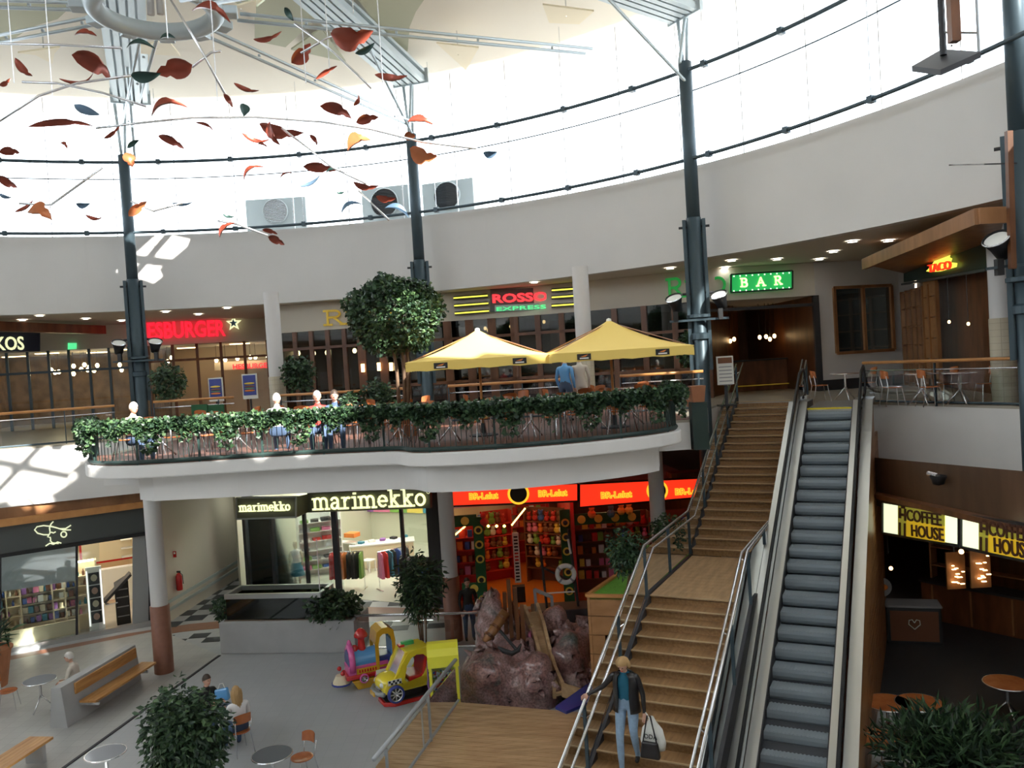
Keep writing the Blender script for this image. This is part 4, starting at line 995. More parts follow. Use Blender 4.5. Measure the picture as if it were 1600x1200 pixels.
struct(MB().seg((k0[0]+4, k0[1]+4), (k1[0]+4.5, k1[1]+3), 0, 4.4, .2), 'wall_cafe', 'wood_front')
# lamps glow deep in the café
for x, y, l in ((1392, 888, 'small orange glowing lamp low in the dark café, left'), (1502, 862, 'small red-orange lamp glowing in the café doorway'), (1497, 893, 'lit cake display glowing in the dark café'), (1536, 889, 'amber lit display at the right of the dark café')):
    c = wallpt(k0, k1, x, y, -1.6); t = thing('cafe_lamp', l, 'lamp', c); b = MB(); rg = random.Random(x)
    if y in (893, 889):
        for k in range(12): b.box((rg.uniform(-.12, .12), rg.uniform(-.05, .05), rg.uniform(-.35, .3)), (rg.uniform(.04, .1), .04, .02))
        b.build('glow_strip', 'bulb_small', t); MB().box((0, .12, 0), (.45, .05, .9)).build('case_back', 'wood_mid', t)
    else: b.ball((0, 0, 0), .06, 8, 6).build('bulb', 'bulb_small', t)
    MB().bar((0, .15, .4), (0, .15, 2.2), .03, .03).build('support', 'dark', t)
# café tables, chairs and freezer in the dusk below
def small_table(p, label, m='wood_seat', r=.36, h=.74, group=None, leg='silver'):
    t = thing('cafe_table', label, 'table', p, 0, group)
    MB().lathe([(.001, h), (r, h), (r+.005, h-.012), (r, h-.025), (.001, h-.025)], n=28).build('tabletop', m, t, smooth=False)
    MB().tube([(r*math.cos(a), r*math.sin(a), h-.012) for a in [i*math.pi/14 for i in range(28)]], .014, 6, closed=True).build('rim', leg, t)
    MB().tube([(0, 0, .3), (0, 0, h-.02)], .03, 8).build('stem', leg, t)
    for k in range(3):
        a = 2*math.pi*k/3+.4; c_, s_ = math.cos(a), math.sin(a)
        MB().tube([(.0, 0, .38), (c_*.12, s_*.12, .22), (c_*.3, s_*.3, .02)], .018, 8).build('leg', leg, t, smooth=True)
    return t
for x, y, l in ((1386, 1097, 'round wooden café table in the shade, nearest the batten wall'), (1436, 1097, 'round wooden café table in the shade with a dark chair, second from the batten wall'), (1378, 1155, 'round reddish café table in the shade closest to the bottom edge'), (1573, 1066, 'round dark café table far right in the shaded café')):
    p = Pz(x, y+0, .74); small_table((p.x, p.y, 0), l, 'wood_seat', .42)
fz = thing('ice_cream_freezer', 'dark chest freezer with an ice cream poster and heart mark in the shaded café', 'freezer', (*Pz(1427, 1000, 0).xy, 0), -.3)
MB().box((0, 0, .45), (1.25, .6, .9)).build('cabinet', 'dark', fz, bevel=.03); MB().box((0, 0, .93), (1.3, .64, .06)).build('lid', 'p_grey', fz, bevel=.02)
MB().box((0, -.31, .45), (1.1, .02, .75)).build('poster', 'p_brown', fz)
for s in (-1, 1): MB().tube([(s*(.0), -.33, .38), (s*.13, -.33, .5), (s*.12, -.33, .6), (s*.05, -.33, .62), (0, -.33, .54)], .012, 6).build('heart_mark', 'p_white', fz)
ms = thing('sundae_display', 'tall stand with two round white sundae cut-outs beside the freezer', 'display stand', (*Pz(1382, 1000, 0).xy, 0))
for z, m in ((.75, 'p_white'), (1.35, 'p_white')):
    MB().lathe([(.001, -.03), (.24, -.03), (.24, .03), (.001, .03)], (0, 0, z), 20, M=Matrix.Rotation(math.pi/2, 3, 'X')).build('disc', 'p_grey', ms); MB().ball((0, -.04, z), .14, 12, 6, (1, .2, .6)).build('sundae', 'p_orange', ms)
MB().tube([(0, .05, 0), (0, .05, 1.5)], .03, 8).build('pole', 'dark', ms); MB().lathe([(.25, 0), (.25, .03), (.001, .04)], n=16).build('base', 'dark', ms)
for i, (x, y, l) in enumerate([(1500, 985, 'dark café counter with wooden front and shelves, right'), ]):
    p = Pz(x+60, y, 0); t = thing('cafe_counter', l, 'counter', (p.x, p.y, 0), -.95)
    MB().box((0, 0, .5), (3.6, .6, 1.0)).build('body', 'wood_dark', t); MB().box((0, 0, 1.02), (3.7, .7, .05)).build('top', 'dark', t)
    for k in range(4): MB().box((-1.5+k, -.31, .5), (.04, .03, .9)).build('batten', 'wood_mid', t)
    for z in (1.4, 1.9): MB().box((0, .2, z), (3.4, .3, .03)).build('shelf', 'wood_mid', t)
    for s in (-1.7, 1.7): MB().box((s, .2, 1.5), (.05, .3, 1.0)).build('upright', 'wood_mid', t)
# ------------------------------------------------------------------ ground level shops
def room(p, q, z1, depth, wall, floor_m, name, lamps=(), lm='shop_light', lw=(1.2, .4)):
    p = Vector((p[0], p[1], 0)); q = Vector((q[0], q[1], 0)); d = (q-p).normalized(); nn = Vector((-d.y, d.x, 0))
    bp, bq = p+nn*depth, q+nn*depth
    struct(MB().seg(bp.xy, bq.xy, 0, z1, .1), 'wall_back', wall); struct(MB().seg(bp.xy, p.xy, 0, z1, .1), 'wall_partition', wall); struct(MB().seg(q.xy, bq.xy, 0, z1, .1), 'wall_partition', wall)
    struct(MB().prism([p.xy, q.xy, bq.xy, bp.xy], 0, .012), 'floor_shop', floor_m); struct(MB().prism([p.xy, q.xy, bq.xy, bp.xy], z1, z1+.08), 'ceiling_shop', 'white_wall')
    L = (q-p).length
    for fx, fy in lamps:
        c = p+d*L*fx+nn*depth*fy; c.z = z1-.03
        MB().box(c, (lw[0], lw[1], .05), rz=math.atan2(d.y, d.x)).build('ceiling_lamp', lm, label='glowing ceiling panel inside the shop', cat='lamp', group='ceiling panels inside the shops')
    return p, d, nn, L
PROTO = {}
def product(kind, m):
    k = (kind, m)
    if k not in PROTO:
        b = MB(); me = None
        if kind == 'bottle': b.lathe([(.001, 0), (.035, 0), (.035, .1), (.015, .13), (.015, .17), (.001, .17)], n=8)
        elif kind == 'box': b.box((0, 0, .09), (.12, .08, .18))
        elif kind == 'toy': b.ball((0, 0, .09), .09, 7, 5); b.ball((0, -.02, .22), .065, 7, 5); b.ball((-.05, 0, .28), .025, 5, 4); b.ball((.05, 0, .28), .025, 5, 4)
        elif kind == 'cloth': b.box((0, 0, .05), (.3, .25, .1))
        elif kind == 'garment':
            vs = [(-.02, -.2, 0), (-.02, -.24, -.12), (-.03, -.2, -.2), (-.05, -.22, -.85), (-.05, .22, -.85), (-.03, .2, -.2), (-.02, .24, -.12), (-.02, .2, 0), (-.02, 0, .05)]
            n = len(vs); b.add(vs+[(-x, y, z) for x, y, z in vs], [tuple(range(n)), tuple(range(2*n-1, n-1, -1))]+[(i, (i+1) % n, (i+1) % n+n, i+n) for i in range(n)])
        o = b.build(kind, m); me = o.data; bpy.data.objects.remove(o); PROTO[k] = me
    return PROTO[k]
def put(name, kind, m, loc, rz, label, cat, group, sc=1):
    o = bpy.data.objects.new(name, product(kind, m)); COL.objects.link(o); o.location = loc; o.rotation_euler.z = rz; o.scale = (sc,)*3
    return tag(o, label, cat, group)
def shelves(name, label, loc, rz, w, hs, dep, m, kind, mats, pname, plabel, pcat, pgroup, sp=.16, seed=1, back=True, sc=1, fill=.9, unit=''):
    t = thing(name, label, 'shelf', loc, rz); R = Matrix.Rotation(rz, 3, 'Z'); rg = random.Random(seed); H = hs[-1]+.45
    if back: MB().box((0, dep/2, H/2), (w, .03, H)).build('back_panel', m, t)
    for s in (-1, 1): MB().box((s*w/2, 0, H/2), (.04, dep, H)).build('side_panel', m, t)
    for z in hs: MB().box((0, 0, z), (w-.04, dep, .03)).build('shelf', m, t)
    if pname == 'cosmetics_pack': MB().box((0, -dep*.45, H+.02), (w-.1, .06, .04)).build('light_strip', 'shop_light', t)  # glowing strip added to brighten the shelf goods
    for zi, z in enumerate(hs):
        x = -w/2+sp*.7; ni = 0
        while x < w/2-sp*.5:
            if rg.random() < fill:
                p = Vector(loc)+R @ Vector((x, -dep*.15, z+.015)); mm = rg.choice(mats); ni += 1; put(pname, kind, mm, p, rz+rg.uniform(-.2, .2), '%s %s, %s from left, %s shelf up, %s' % (CW[mm], plabel, ON[ni-1], ON[zi], unit), pcat, pgroup, sc*rg.uniform(.8, 1.2))
            x += sp*rg.uniform(.95, 1.25)
    return t
# --- perfume shop at the left
F0, F1 = Pz(0, 1022, 0), Pz(232, 978, 0); fd = (F1-F0); fd.z = 0; fd.normalize(); F_ = F0-fd*8; FA = (F_.x, F_.y); FB = (F1.x, F1.y)
p, d, nn, L = room(FA, FB, 3.6, 7, 'warm_wall', 'orange_floor' if 0 else 'floor_stone', 'perfume', [(x, y) for x in (.35, .55, .75, .92) for y in (.12, .6)])  # lamp row nearest the window added to brighten the shelves
def fband(y0a, y1a, y0b, y1b, off, m, nm, lab=None, cat=None, kind='structure', th=.2, xa=-260, xb=236):
    # band given by photo heights at x=0 and x=220, carried on to the left
    e = lambda ya, yb, x: ya+(yb-ya)*x/220
    Q = [wallpt(FA, FB, x, y, off) for x, y in ((xa, e(y1a, y1b, xa)), (xb, e(y1a, y1b, xb)), (xb, e(y0a, y0b, xb)), (xa, e(y0a, y0b, xa)))]
    b = MB().hexa(Q, [v+nn*th for v in Q]); return b.build(nm, m, kind=kind, label=lab, cat=cat) if kind else b.build(nm, m, label=lab, cat=cat)
fband(775, 812, 745, 786, .3, 'wood_mid', 'wall_bulkhead')
fband(812, 824, 784, 794, .38, 'wood_rail', 'trim_5')
fband(822, 868, 792, 834, .15, 'sign_dark', 'trim_6')
fband(866, 872, 832, 838, .2, 'black', 'trim_7')
fband(1016, 1026, 973, 982, .08, 'brushed', 'baseboard_left')
t = thing('face_logo', 'cream line drawing of a hatted face with a small ring on the dark fascia', 'logo', wallpt(FA, FB, 82, 838, .2)); o0 = t.location.copy()
def lp(pts): return [wallpt(FA, FB, x/5.454, 780+y/5.454, .22)-o0 for x, y in pts]
for nm, pts in (('hat_brim', [(605, 222), (560, 250), (510, 252), (440, 232), (370, 225), (315, 235), (295, 262), (320, 290), (370, 303), (415, 303)]), ('hat_top', [(605, 262), (540, 262), (470, 240), (425, 232)]),
                ('profile', [(455, 190), (435, 210), (422, 245), (428, 285), (405, 322), (428, 325), (432, 345), (428, 352), (445, 372), (500, 378)]), ('brow', [(435, 280), (455, 288), (475, 278)]),
                ('neck', [(455, 385), (425, 375), (388, 400)]), ('collar', [(455, 385), (490, 365), (522, 375)]), ('earring', [(543+24*math.cos(a), 300+24*math.sin(a)) for a in [i*math.pi/6 for i in range(13)]])):
    MB().tube(lp(pts), .02, 6).build(nm, 'logo_lit', t, smooth=True)
wt = thing('window_10', None, None, (*FA, 0)); wt['kind'] = 'structure'; o0 = Vector((*FA, 0))
def fq(pts, off, m, nm, th=.03):
    Q = [wallpt(FA, FB, x, y, off)-o0 for x, y in pts]; MB().hexa(Q, [v+nn*th for v in Q]).build(nm, m, wt)
e0 = lambda ya, yb, x: ya+(yb-ya)*x/220
for xa, xb in ((-250, -100), (-100, 0), (0, 118)):
    fq([(xa, e0(1022, 977, xa)), (xb, e0(1022, 977, xb)), (xb, e0(872, 838, xb)), (xa, e0(872, 838, xa))], 0, 'glass', 'pane')
    fq([(xa, e0(925, 892, xa)), (xb, e0(925, 892, xb)), (xb, e0(872, 838, xb)), (xa, e0(872, 838, xa))], -.3, 'frost', 'back_board')
    fq([(xa, e0(1022, 977, xa)), (xb, e0(1022, 977, xb)), (xb, e0(990, 948, xb)), (xa, e0(990, 948, xa))], -.2, 'p_cream', 'plinth')
fq([(118, 998), (155, 991), (155, 848), (118, 853)], 0, 'glass', 'pane'); fq([(207, 982), (232, 977), (232, 836), (207, 840)], .02, 'grey_metal', 'pane')
for x in (0, 120, -110): fq([(x-2, e0(1024, 979, x)), (x+2, e0(1024, 979, x)), (x+2, e0(868, 834, x)), (x-2, e0(868, 834, x))], .05, 'dark', 'mullion', .1)
ang = math.atan2(d.y, d.x)
for k, (x, w) in enumerate(((-60, 2.4), (22, 2.2), (82, 1.5), (133, .9))):
    c = wallpt(FA, FB, x, 1000, -.85); shelves('perfume_shelf', ['cream display shelf of cosmetics behind the shop window, cut by the left edge', 'cream display shelf of cosmetics behind the shop window, far left', 'cream display shelf of cosmetics behind the window below the face drawing', 'narrow cream display shelf of cosmetics right of the dark window mullion'][k], (c.x, c.y, 0), ang, w, (.55, .85, 1.15, 1.45, 1.75), .35, 'p_cream', 'bottle' if k % 2 else 'box', ('p_blue', 'p_white', 'p_purple', 'p_teal', 'p_brown', 'p_pink', 'p_cream'), 'cosmetics_pack', 'cosmetics pack', 'cosmetics', 'cosmetics on the perfume shop shelves', .14, k, unit=['perfume window, left edge', 'perfume window, far left unit', 'perfume window below face drawing', 'narrow perfume shelf by mullion'][k])
# poster pillar and black column display in the doorway
pc = wallpt(FA, FB, 152, 975, -.15); pt = thing('poster_pillar', 'narrow lit pillar with four portrait posters between white light strips', 'poster pillar', (pc.x, pc.y, 0), ang)
MB().box((0, 0, 1.05), (.44, .1, 2.1)).build('panel', 'p_white', pt)
for k in range(4):
    MB().box((0, -.06, .55+.4*k), (.3, .02, .36)).build('poster', 'p_black', pt); MB().ball((0, -.07, .57+.4*k), .09, 10, 6, (1, .15, 1.2)).build('face_print', 'p_cream' if k % 2 else 'skin', pt)
for s in (-1, 1): MB().box((s*.19, -.06, 1.15), (.03, .02, 1.7)).build('light_strip', 'white_lit', pt)
dc = wallpt(FA, FB, 188, 970, -.9); ds = thing('black_display', 'black leaning cosmetics display stand in the shop doorway', 'display stand', (dc.x, dc.y, 0), ang)
MB().hexa([(-.1, -.25, 0), (.3, -.25, 0), (.3, -.25, 1.35), (-.1, -.25, 1.2)], [(-.1, .25, 0), (.3, .25, 0), (.3, .25, 1.5), (-.1, .25, 1.3)]).build('body', 'black', ds)
MB().bar((-.42, -.2, .85), (.38, -.2, 1.6), .5, .08).build('slanted_top', 'dark', ds); MB().bar((-.4, -.2, .78), (-.05, -.2, .8), .5, .03).build('ledge', 'chrome', ds)
for z in (.3, .6, .9, 1.15): MB().box((.1, -.27, z), (.34, .03, .03)).build('rib', 'p_grey', ds)
hb = wallpt(FA, FB, 182, 900, -4); t = thing('sale_wall', 'red-edged promotional wall with pale goods deep in the perfume shop', 'display', (hb.x, hb.y, 1.2), ang)
MB().box((0, 0, .9), (2.2, .06, 1.3)).build('red_border', 'red_paint', t); MB().box((0, -.05, .9), (2.05, .04, 1.15)).build('print', 'p_cream', t)
MB().box((0, .1, -.6), (2.2, .4, 1.2)).build('cabinet', 'p_white', t)
for k in range(3): MB().box((.6, -.25, .4+.3*k), (.8, .3, .03)).build('shelf', 'p_white', t)
# --- grey passage wall with extinguisher and arrow
G0, G1 = Pz(262, 974, 0), Pz(388, 893, 0)
struct(MB().seg(G0.xy, G1.xy, 0, 5.0, .2), 'wall_passage', 'soffit')
for z in (.35, .6): struct(MB().seg((G0+V(.05, -.1, 0)).xy, (G1+V(.05, -.1, 0)).xy, z, z+.1, .04), 'trim_8', 'vent_grey')
struct(MB().seg((F1.x, F1.y), (G0.x, G0.y), 0, 4.4, .3), 'wall_pier', 'dark')
t = thing('fire_extinguisher', 'red fire extinguisher hanging on the shaded passage wall', 'extinguisher', wallpt(G0, G1, 281, 922, .12))
MB().lathe([(.001, 0), (.09, 0), (.1, .03), (.1, .45), (.06, .54), (.03, .56), (.001, .57)], n=12).build('tank', 'red_paint', t, smooth=True); MB().box((0, 0, .6), (.12, .03, .06)).build('valve', 'black', t); MB().tube([(.02, 0, .58), (.12, 0, .5), (.13, 0, .2)], .012, 6).build('hose', 'black', t)
t = thing('wall_notice', 'tiny red sign on the shaded passage wall above the extinguisher', 'sign', wallpt(G0, G1, 273, 866, .05)); MB().box((0, 0, 0), (.1, .02, .2)).build('plate', 'red_paint', t); MB().box((0, -.015, .04), (.05, .01, .06)).build('symbol', 'p_white', t)
# --- clothing shop
M0, M1, M2 = Pz(392, 905, 0), Pz(483, 930, 0), Pz(690, 948, 0)
_dm = (M2-M1).normalized()
p, d, nn, L = room(M1-_dm*3.2, M2, 3.55, 8, 'mari_floor', 'mari_floor', 'mari', [(.05, .1), (.05, .45)]+[(x, y) for x in (.18, .42, .65, .88) for y in (.2, .5, .85)], 'shop_white', (1.3, .5)); am = math.atan2(d.y, d.x)  # first two lamps added to brighten the dark left end
t, o0 = sign_plate(M1, M2, 480, 771, 801, 672, 764, 794, 'mari_board', 'shop_sign', 'long olive board with large pale glowing marimekko letters', off=.5)
strokes('marimekko', wallpt(M1, M2, 490, 796, .56)-o0, wallpt(M1, M2, 668, 789, .56)-o0, .56, 'cream_lit', 'lettering', t, .115)
MB().tube([wallpt(M1, M2, 669+2.3*math.cos(a), 769+2.3*math.sin(a), .56)-o0 for a in [i*math.pi/5 for i in range(10)]], .008, 5, closed=True).build('registered_mark', 'cream_lit', t)
Ml = wallpt(M1, M2, 368, 800, 1.0); Mr = wallpt(M1, M2, 470, 800, 1.0)
t, o0 = sign_plate(M1, M2, 370, 778, 811, 463, 776, 808, 'mari_board', 'shop_sign', 'small projecting olive board with pale marimekko letters, left of the large one', off=1.0, edge='grey_metal')
strokes('marimekko', wallpt(M1, M2, 375, 799, 1.06)-o0, wallpt(M1, M2, 455, 797, 1.06)-o0, .3, 'cream_lit', 'lettering', t, .115)
Q = [wallpt(M1, M2, 464, 808, 1.0), wallpt(M1, M2, 481, 800, .5), wallpt(M1, M2, 481, 772, .5), wallpt(M1, M2, 464, 776, 1.0)]
MB().hexa([v-o0 for v in Q], [v-o0+nn*.1 for v in Q]).build('side_board', 'mari_board', t)
wm = thing('window_11', None, None, (M1.x, M1.y, 0)); wm['kind'] = 'structure'; zt_ = 3.25
def mq(xa, xb, m, nm, off=0, z0=0, z1=zt_, th=.03):
    a, b_ = wallpt(M1, M2, xa, 900, off)-M1, wallpt(M1, M2, xb, 900, off)-M1; a.z = b_.z = 0
    MB().hexa([a+V(0, 0, z0), b_+V(0, 0, z0), b_+V(0, 0, z1), a+V(0, 0, z1)], [v+nn*th for v in (a+V(0, 0, z0), b_+V(0, 0, z0), b_+V(0, 0, z1), a+V(0, 0, z1))]).build(nm, m, wm)
for xa, xb in ((388, 426), (430, 478), (482, 521), (530, 536), (634, 672)): mq(xa, xb, 'glass', 'pane')
for x in (386, 428, 480, 525, 529, 632): mq(x-2, x+2, 'dark', 'mullion', .03, th=.1)
mq(386, 640, 'dark', 'transom', .02, 3.2, 3.4, .1)
struct(MB().seg(wallpt(M1, M2, 672, 900, .1).xy, wallpt(M1, M2, 694, 900, .1).xy, 0, 4.6, .5), 'wall_pier', 'dark')
def inm(x, y, inn): c = wallpt(M1, M2, x, y, -inn); return c
c = inm(598, 860, 4.2); t = thing('sales_counter', 'long pale counter deep in the clothing shop', 'counter', (c.x, c.y, 0), am+.6)
MB().box((0, 0, .45), (2.4, .8, .9)).build('body', 'p_cream', t, bevel=.01); MB().box((0, 0, .92), (2.5, .9, .05)).build('top', 'p_white', t)
for k in range(5): put('folded_cloth', 'cloth', ('p_teal', 'p_white', 'p_purple', 'p_black', 'p_teal')[k], (c.x-.8+k*.4, c.y+(-.2+k*.18), .95), am+k, 'folded cloth lying on the pale counter of the clothing shop', 'cloth', 'folded cloths on the counter', .8)
c = inm(577, 900, 3.2); t = thing('white_stool', 'small pale stool in front of the clothing shop counter', 'stool', (c.x, c.y, 0), am)
MB().box((0, 0, .45), (.42, .42, .04)).build('seat', 'p_white', t)
for sx in (-1, 1):
    for sy in (-1, 1): MB().box((sx*.18, sy*.18, .22), (.04, .04, .44)).build('leg', 'p_white', t)
c = inm(545, 880, 3.6); t = thing('cube_shelf', 'pale cube shelving left of the counter in the clothing shop', 'shelf', (c.x, c.y, 0), am)
for x in (-.7, -.1, .5): MB().box((x, 0, .5), (.04, .4, 1.0)).build('upright', 'p_white', t)
for z in (.05, .5, 1.0): MB().box((-.1, 0, z), (1.24, .4, .04)).build('shelf', 'p_white', t)
c2 = c+V(.2, 0, 1.03); put('handbag', 'cloth', 'p_orange', c2, am, 'orange-red bag on top of the pale cube shelving', 'bag', None, 1.6)
for k, (x, w, inn, s) in enumerate(((448, 1.5, 3.4, 5), (502, 1.6, 2.4, 6))):
    c = inm(x, 880, inn); shelves('cloth_shelf', ['white slatted shelf of folded cloth behind the left window of the clothing shop', 'white slatted shelf of folded cloth next to the door of the clothing shop'][k], (c.x, c.y, 0), am+(.25, .9)[k], w, (.3, .65, 1.0, 1.35, 1.7, 2.05), .4, 'p_white', 'cloth', ('p_red', 'p_white', 'p_blue', 'p_black', 'p_green', 'p_grey', 'p_pink'), 'folded_fabric', 'folded fabric', 'fabric', 'folded fabrics on the shelves', .36, s, unit=['clothing shop left window', 'clothing shop, next to door'][k])
for k in range(6):
    c = inm(545+k*26, 800, 7.8); c.z = 2.0
    MB().box(c, (.9, .04, 1.3), rz=am).build('fabric_panel', ('p_green', 'p_purple', 'p_pink', 'p_green', 'p_yellow', 'p_teal')[k], label=['mottled green', 'purple', 'pink', 'lime', 'yellow', 'teal'][k]+' fabric panel on the back wall of the clothing shop', cat='fabric')
def rack(x, y, inn, rz, cols, label, glab, w=1.2):
    c = inm(x, y, inn); t = thing('clothes_rack', label, 'clothes rack', (c.x, c.y, 0), rz); R = Matrix.Rotation(rz, 3, 'Z')
    MB().tube([(-w/2, 0, 1.35), (w/2, 0, 1.35)], .015, 6).build('rail', 'chrome', t)
    for s in (-1, 1): MB().tube([(s*w/2, 0, 0), (s*w/2, 0, 1.35)], .015, 6).build('upright', 'chrome', t); MB().box((s*w/2, 0, .02), (.05, .5, .03)).build('foot', 'chrome', t)
    for k, m in enumerate(cols):
        q = c+R @ V(-w/2+w*(k+.5)/len(cols), 0, 0); q.z = 1.28
        put('garment', 'garment', m, q, rz+.1*(k % 3-1), CW[m]+' '+glab+', '+ON[k]+' along', 'clothes', glab, 1)
rack(545, 925, .9, am+.35, ('p_red', 'p_red', 'p_orange', 'p_orange', 'p_black', 'p_black', 'p_black', 'p_green'), 'rack of red, orange, black and green clothes left of the shop door', 'garment on the rack left inside the clothing shop door')
rack(618, 920, 1.6, am+1.1, ('p_pink', 'p_red', 'p_teal', 'p_black', 'p_blue', 'p_white', 'p_black'), 'rack of patterned clothes right inside the clothing shop door', 'garment on the rack right inside the clothing shop door')
rack(655, 900, .8, am, ('p_black', 'p_grey', 'p_black', 'p_green', 'p_black', 'p_teal'), 'rack of dark clothes behind the right window of the clothing shop', 'garment on the rack behind the right window', 1.4)
def mannequin(x, y, inn, dress, skirt, label, h=1.0):
    c = inm(x, y, inn); t = thing('mannequin', label, 'mannequin', (c.x, c.y, 0)); t.scale = (h,)*3
    MB().lathe([(.001, 1.7), (.06, 1.68), (.085, 1.6), (.07, 1.5), (.04, 1.45), (.05, 1.4)], n=12).build('head', 'p_cream', t, smooth=True)
    MB().lathe([(.05, 1.42), (.17, 1.36), (.16, 1.2), (.12, 1.05), (.18, .9)], n=12).build('top', dress, t, smooth=True); MB().lathe([(.17, .95), (.28, .5), (.27, .48)], n=12).build('skirt', skirt, t, smooth=True)
    for s in (-1, 1): MB().tube([(s*.17, 0, 1.34), (s*.24, 0, 1.1), (s*.22, -.1, .85)], [.045, .035, .025], 8).build('arm', 'p_cream', t, smooth=True); MB().tube([(s*.08, 0, .55), (s*.08, 0, .05)], [.06, .035], 8).build('leg', 'p_cream', t, smooth=True)
    MB().lathe([(.22, 0), (.22, .02), (.001, .03)], n=16).build('base', 'silver', t)
mannequin(414, 920, .7, 'p_blue', 'p_yellow', 'child mannequin in blue and yellow behind the left window, leftmost', .75)
mannequin(436, 920, .8, 'p_brown', 'p_green', 'mannequin in brown and green behind the left window of the clothing shop', .8)
mannequin(466, 925, .6, 'p_white', 'p_teal', 'mannequin draped in spotted grey-green cloth behind the left window', 1.0)
mannequin(667, 935, .5, 'p_blue', 'p_blue', 'child mannequin in a blue dress beside the dark pier', .75)
mannequin(649, 940, .5, 'p_red', 'p_red', 'child mannequin in a red dress behind the right window', .6)
# --- raised planter with glass case in front of the clothing shop
W0, W1 = Pz(345, 1022, 0), Pz(556, 1020, 0); wdv = (W1-W0).normalized(); wnn = Vector((-wdv.y, wdv.x, 0)); wl = (W1-W0).length; wa = math.atan2(wdv.y, wdv.x)
t = thing('planter_wall', 'low grey concrete planter wall behind the kiddie rides', 'planter', (*((W0+W1)/2+wnn*.62).xy, 0), wa)
MB().box((0, 0, .44), (wl, 1.24, .88)).build('wall', 'concrete', t, bevel=.02); MB().box((0, 0, .885), (wl-.2, 1.0, .03)).build('soil', 'bark', t)
g = thing('glass_case', 'dark glass case with a broad brushed steel rim on the grey planter', 'glass case', (*((W0+W1)/2+wnn*.62-wdv*.4).xy, .9), wa); gw = 2.75
for (x, y, sx, sy) in ((0, -.45, gw, .03), (0, .45, gw, .03), (-gw/2, 0, .03, .9), (gw/2, 0, .03, .9)): MB().box((x, y, .3), (sx, sy, .6)).build('glass_side', 'tank_glass', g)
MB().box((0, 0, .03), (gw-.1, .85, .05)).build('floor_plate', 'mari_board', g)
for y in (-.45, .45): MB().box((0, y, .66), (gw+.06, .1, .13)).build('rim', 'brushed', g)
for x in (-gw/2, gw/2): MB().box((x, 0, .66), (.1, .9, .13)).build('rim', 'brushed', g)
MB().box((gw/2, -.42, 1.4), (.02, .02, 1.6)).build('corner_rod', 'silver', g)
# --- toy shop
T0, T1_, T2 = Pz(700, 956, 0), Pz(905, 942, 0), Pz(1130, 922, 0)
p, d, nn, L = room(T0, T1_, 3.2, 8, 'p_red', 'orange_floor', 'toy', [(x, y) for x in (.3, .75) for y in (.15, .45, .8)], 'shop_warm', (.7, .35)); at_ = math.atan2(d.y, d.x)
p2, d2, nn2, L2 = room(T1_, T2, 3.2, 6, 'wood_dark', 'orange_floor', 'toy2', [(.25, .2), (.6, .5)], 'shop_warm', (.6, .3))
bpy.data.objects.remove([o for o in bpy.data.objects if o.name.startswith('wall_partition')][-2])
def br(p, q, xa, ya0, ya1, xb, yb0, yb1, label, words, disc, off=.45):
    t, o0 = sign_plate(p, q, xa, ya0, ya1, xb, yb0, yb1, 'br_red', 'toy_shop_sign', label, off=off, edge='dark'); f = lambda x, v: (x, ya0+(yb0-ya0)*(x-xa)/(xb-xa)+v*(ya1-ya0))
    for x0, x1 in words:
        a, b_ = [wallpt(p, q, *f(x, .66), off+.03)-o0 for x in (x0, x1)]; text('BR-Lelut', .26, a, b_, 'br_yellow', 'letter_outline', parent=t, depth=.012, off=.018)
        a, b_ = [wallpt(p, q, *f(x, .66), off+.05)-o0 for x in (x0+1, x1-1)]; text('BR-Lelut', .26, a, b_, 'br_orange', 'lettering', parent=t, depth=.02, off=-.006)
    for x in disc:
        c = wallpt(p, q, *f(x, .45), off+.04)-o0; Mx = Matrix.Rotation(math.pi/2, 3, 'X')
        MB().lathe([(.001, .02), (.33, .02), (.33, -.01)], c, 24, M=Mx).build('yellow_disc', 'br_yellow', t); MB().lathe([(.001, .03), (.26, .03), (.26, .0)], c, 24, M=Mx).build('dark_disc', 'p_black', t)
br(T0, T1_, 706, 763, 791, 903, 755, 783, 'lit red BR-Lelut toy shop sign, left panel with a disc in its middle', [(733, 779), (841, 887)], [810])
br(T1_, T2, 905, 756, 793, 1108, 746, 776, 'lit red BR-Lelut toy shop sign, the right panel crossed by the stair handrails', [(939, 988), (1055, 1104)], [1027])
tw = thing('toy_shop_lights', 'rows of glowing yellow bulbs under the toy shop ceiling', 'string lights', T0); o0 = tw.location.copy()
for k in range(14):
    for (xa, ya, xb, yb, i0, i1) in ((800, 820, 820, 795, 1.0, 1.4), (712, 835, 726, 823, .6, .9)):
        if k > 7 and xa == 712: continue
        f = k/13 if xa == 800 else k/7; MB().ball(wallpt(T0, T1_, xa+(xb-xa)*f, ya+(yb-ya)*f, -(i0+(i1-i0)*f))-o0, .03, 6, 4).build('bulb', 'bulb_yellow', tw)
for x in (738, 763, 776, 788): MB().ball(wallpt(T0, T1_, x, 822, -1.6)-o0, .05, 6, 4).build('bulb', 'bulb_yellow', tw)
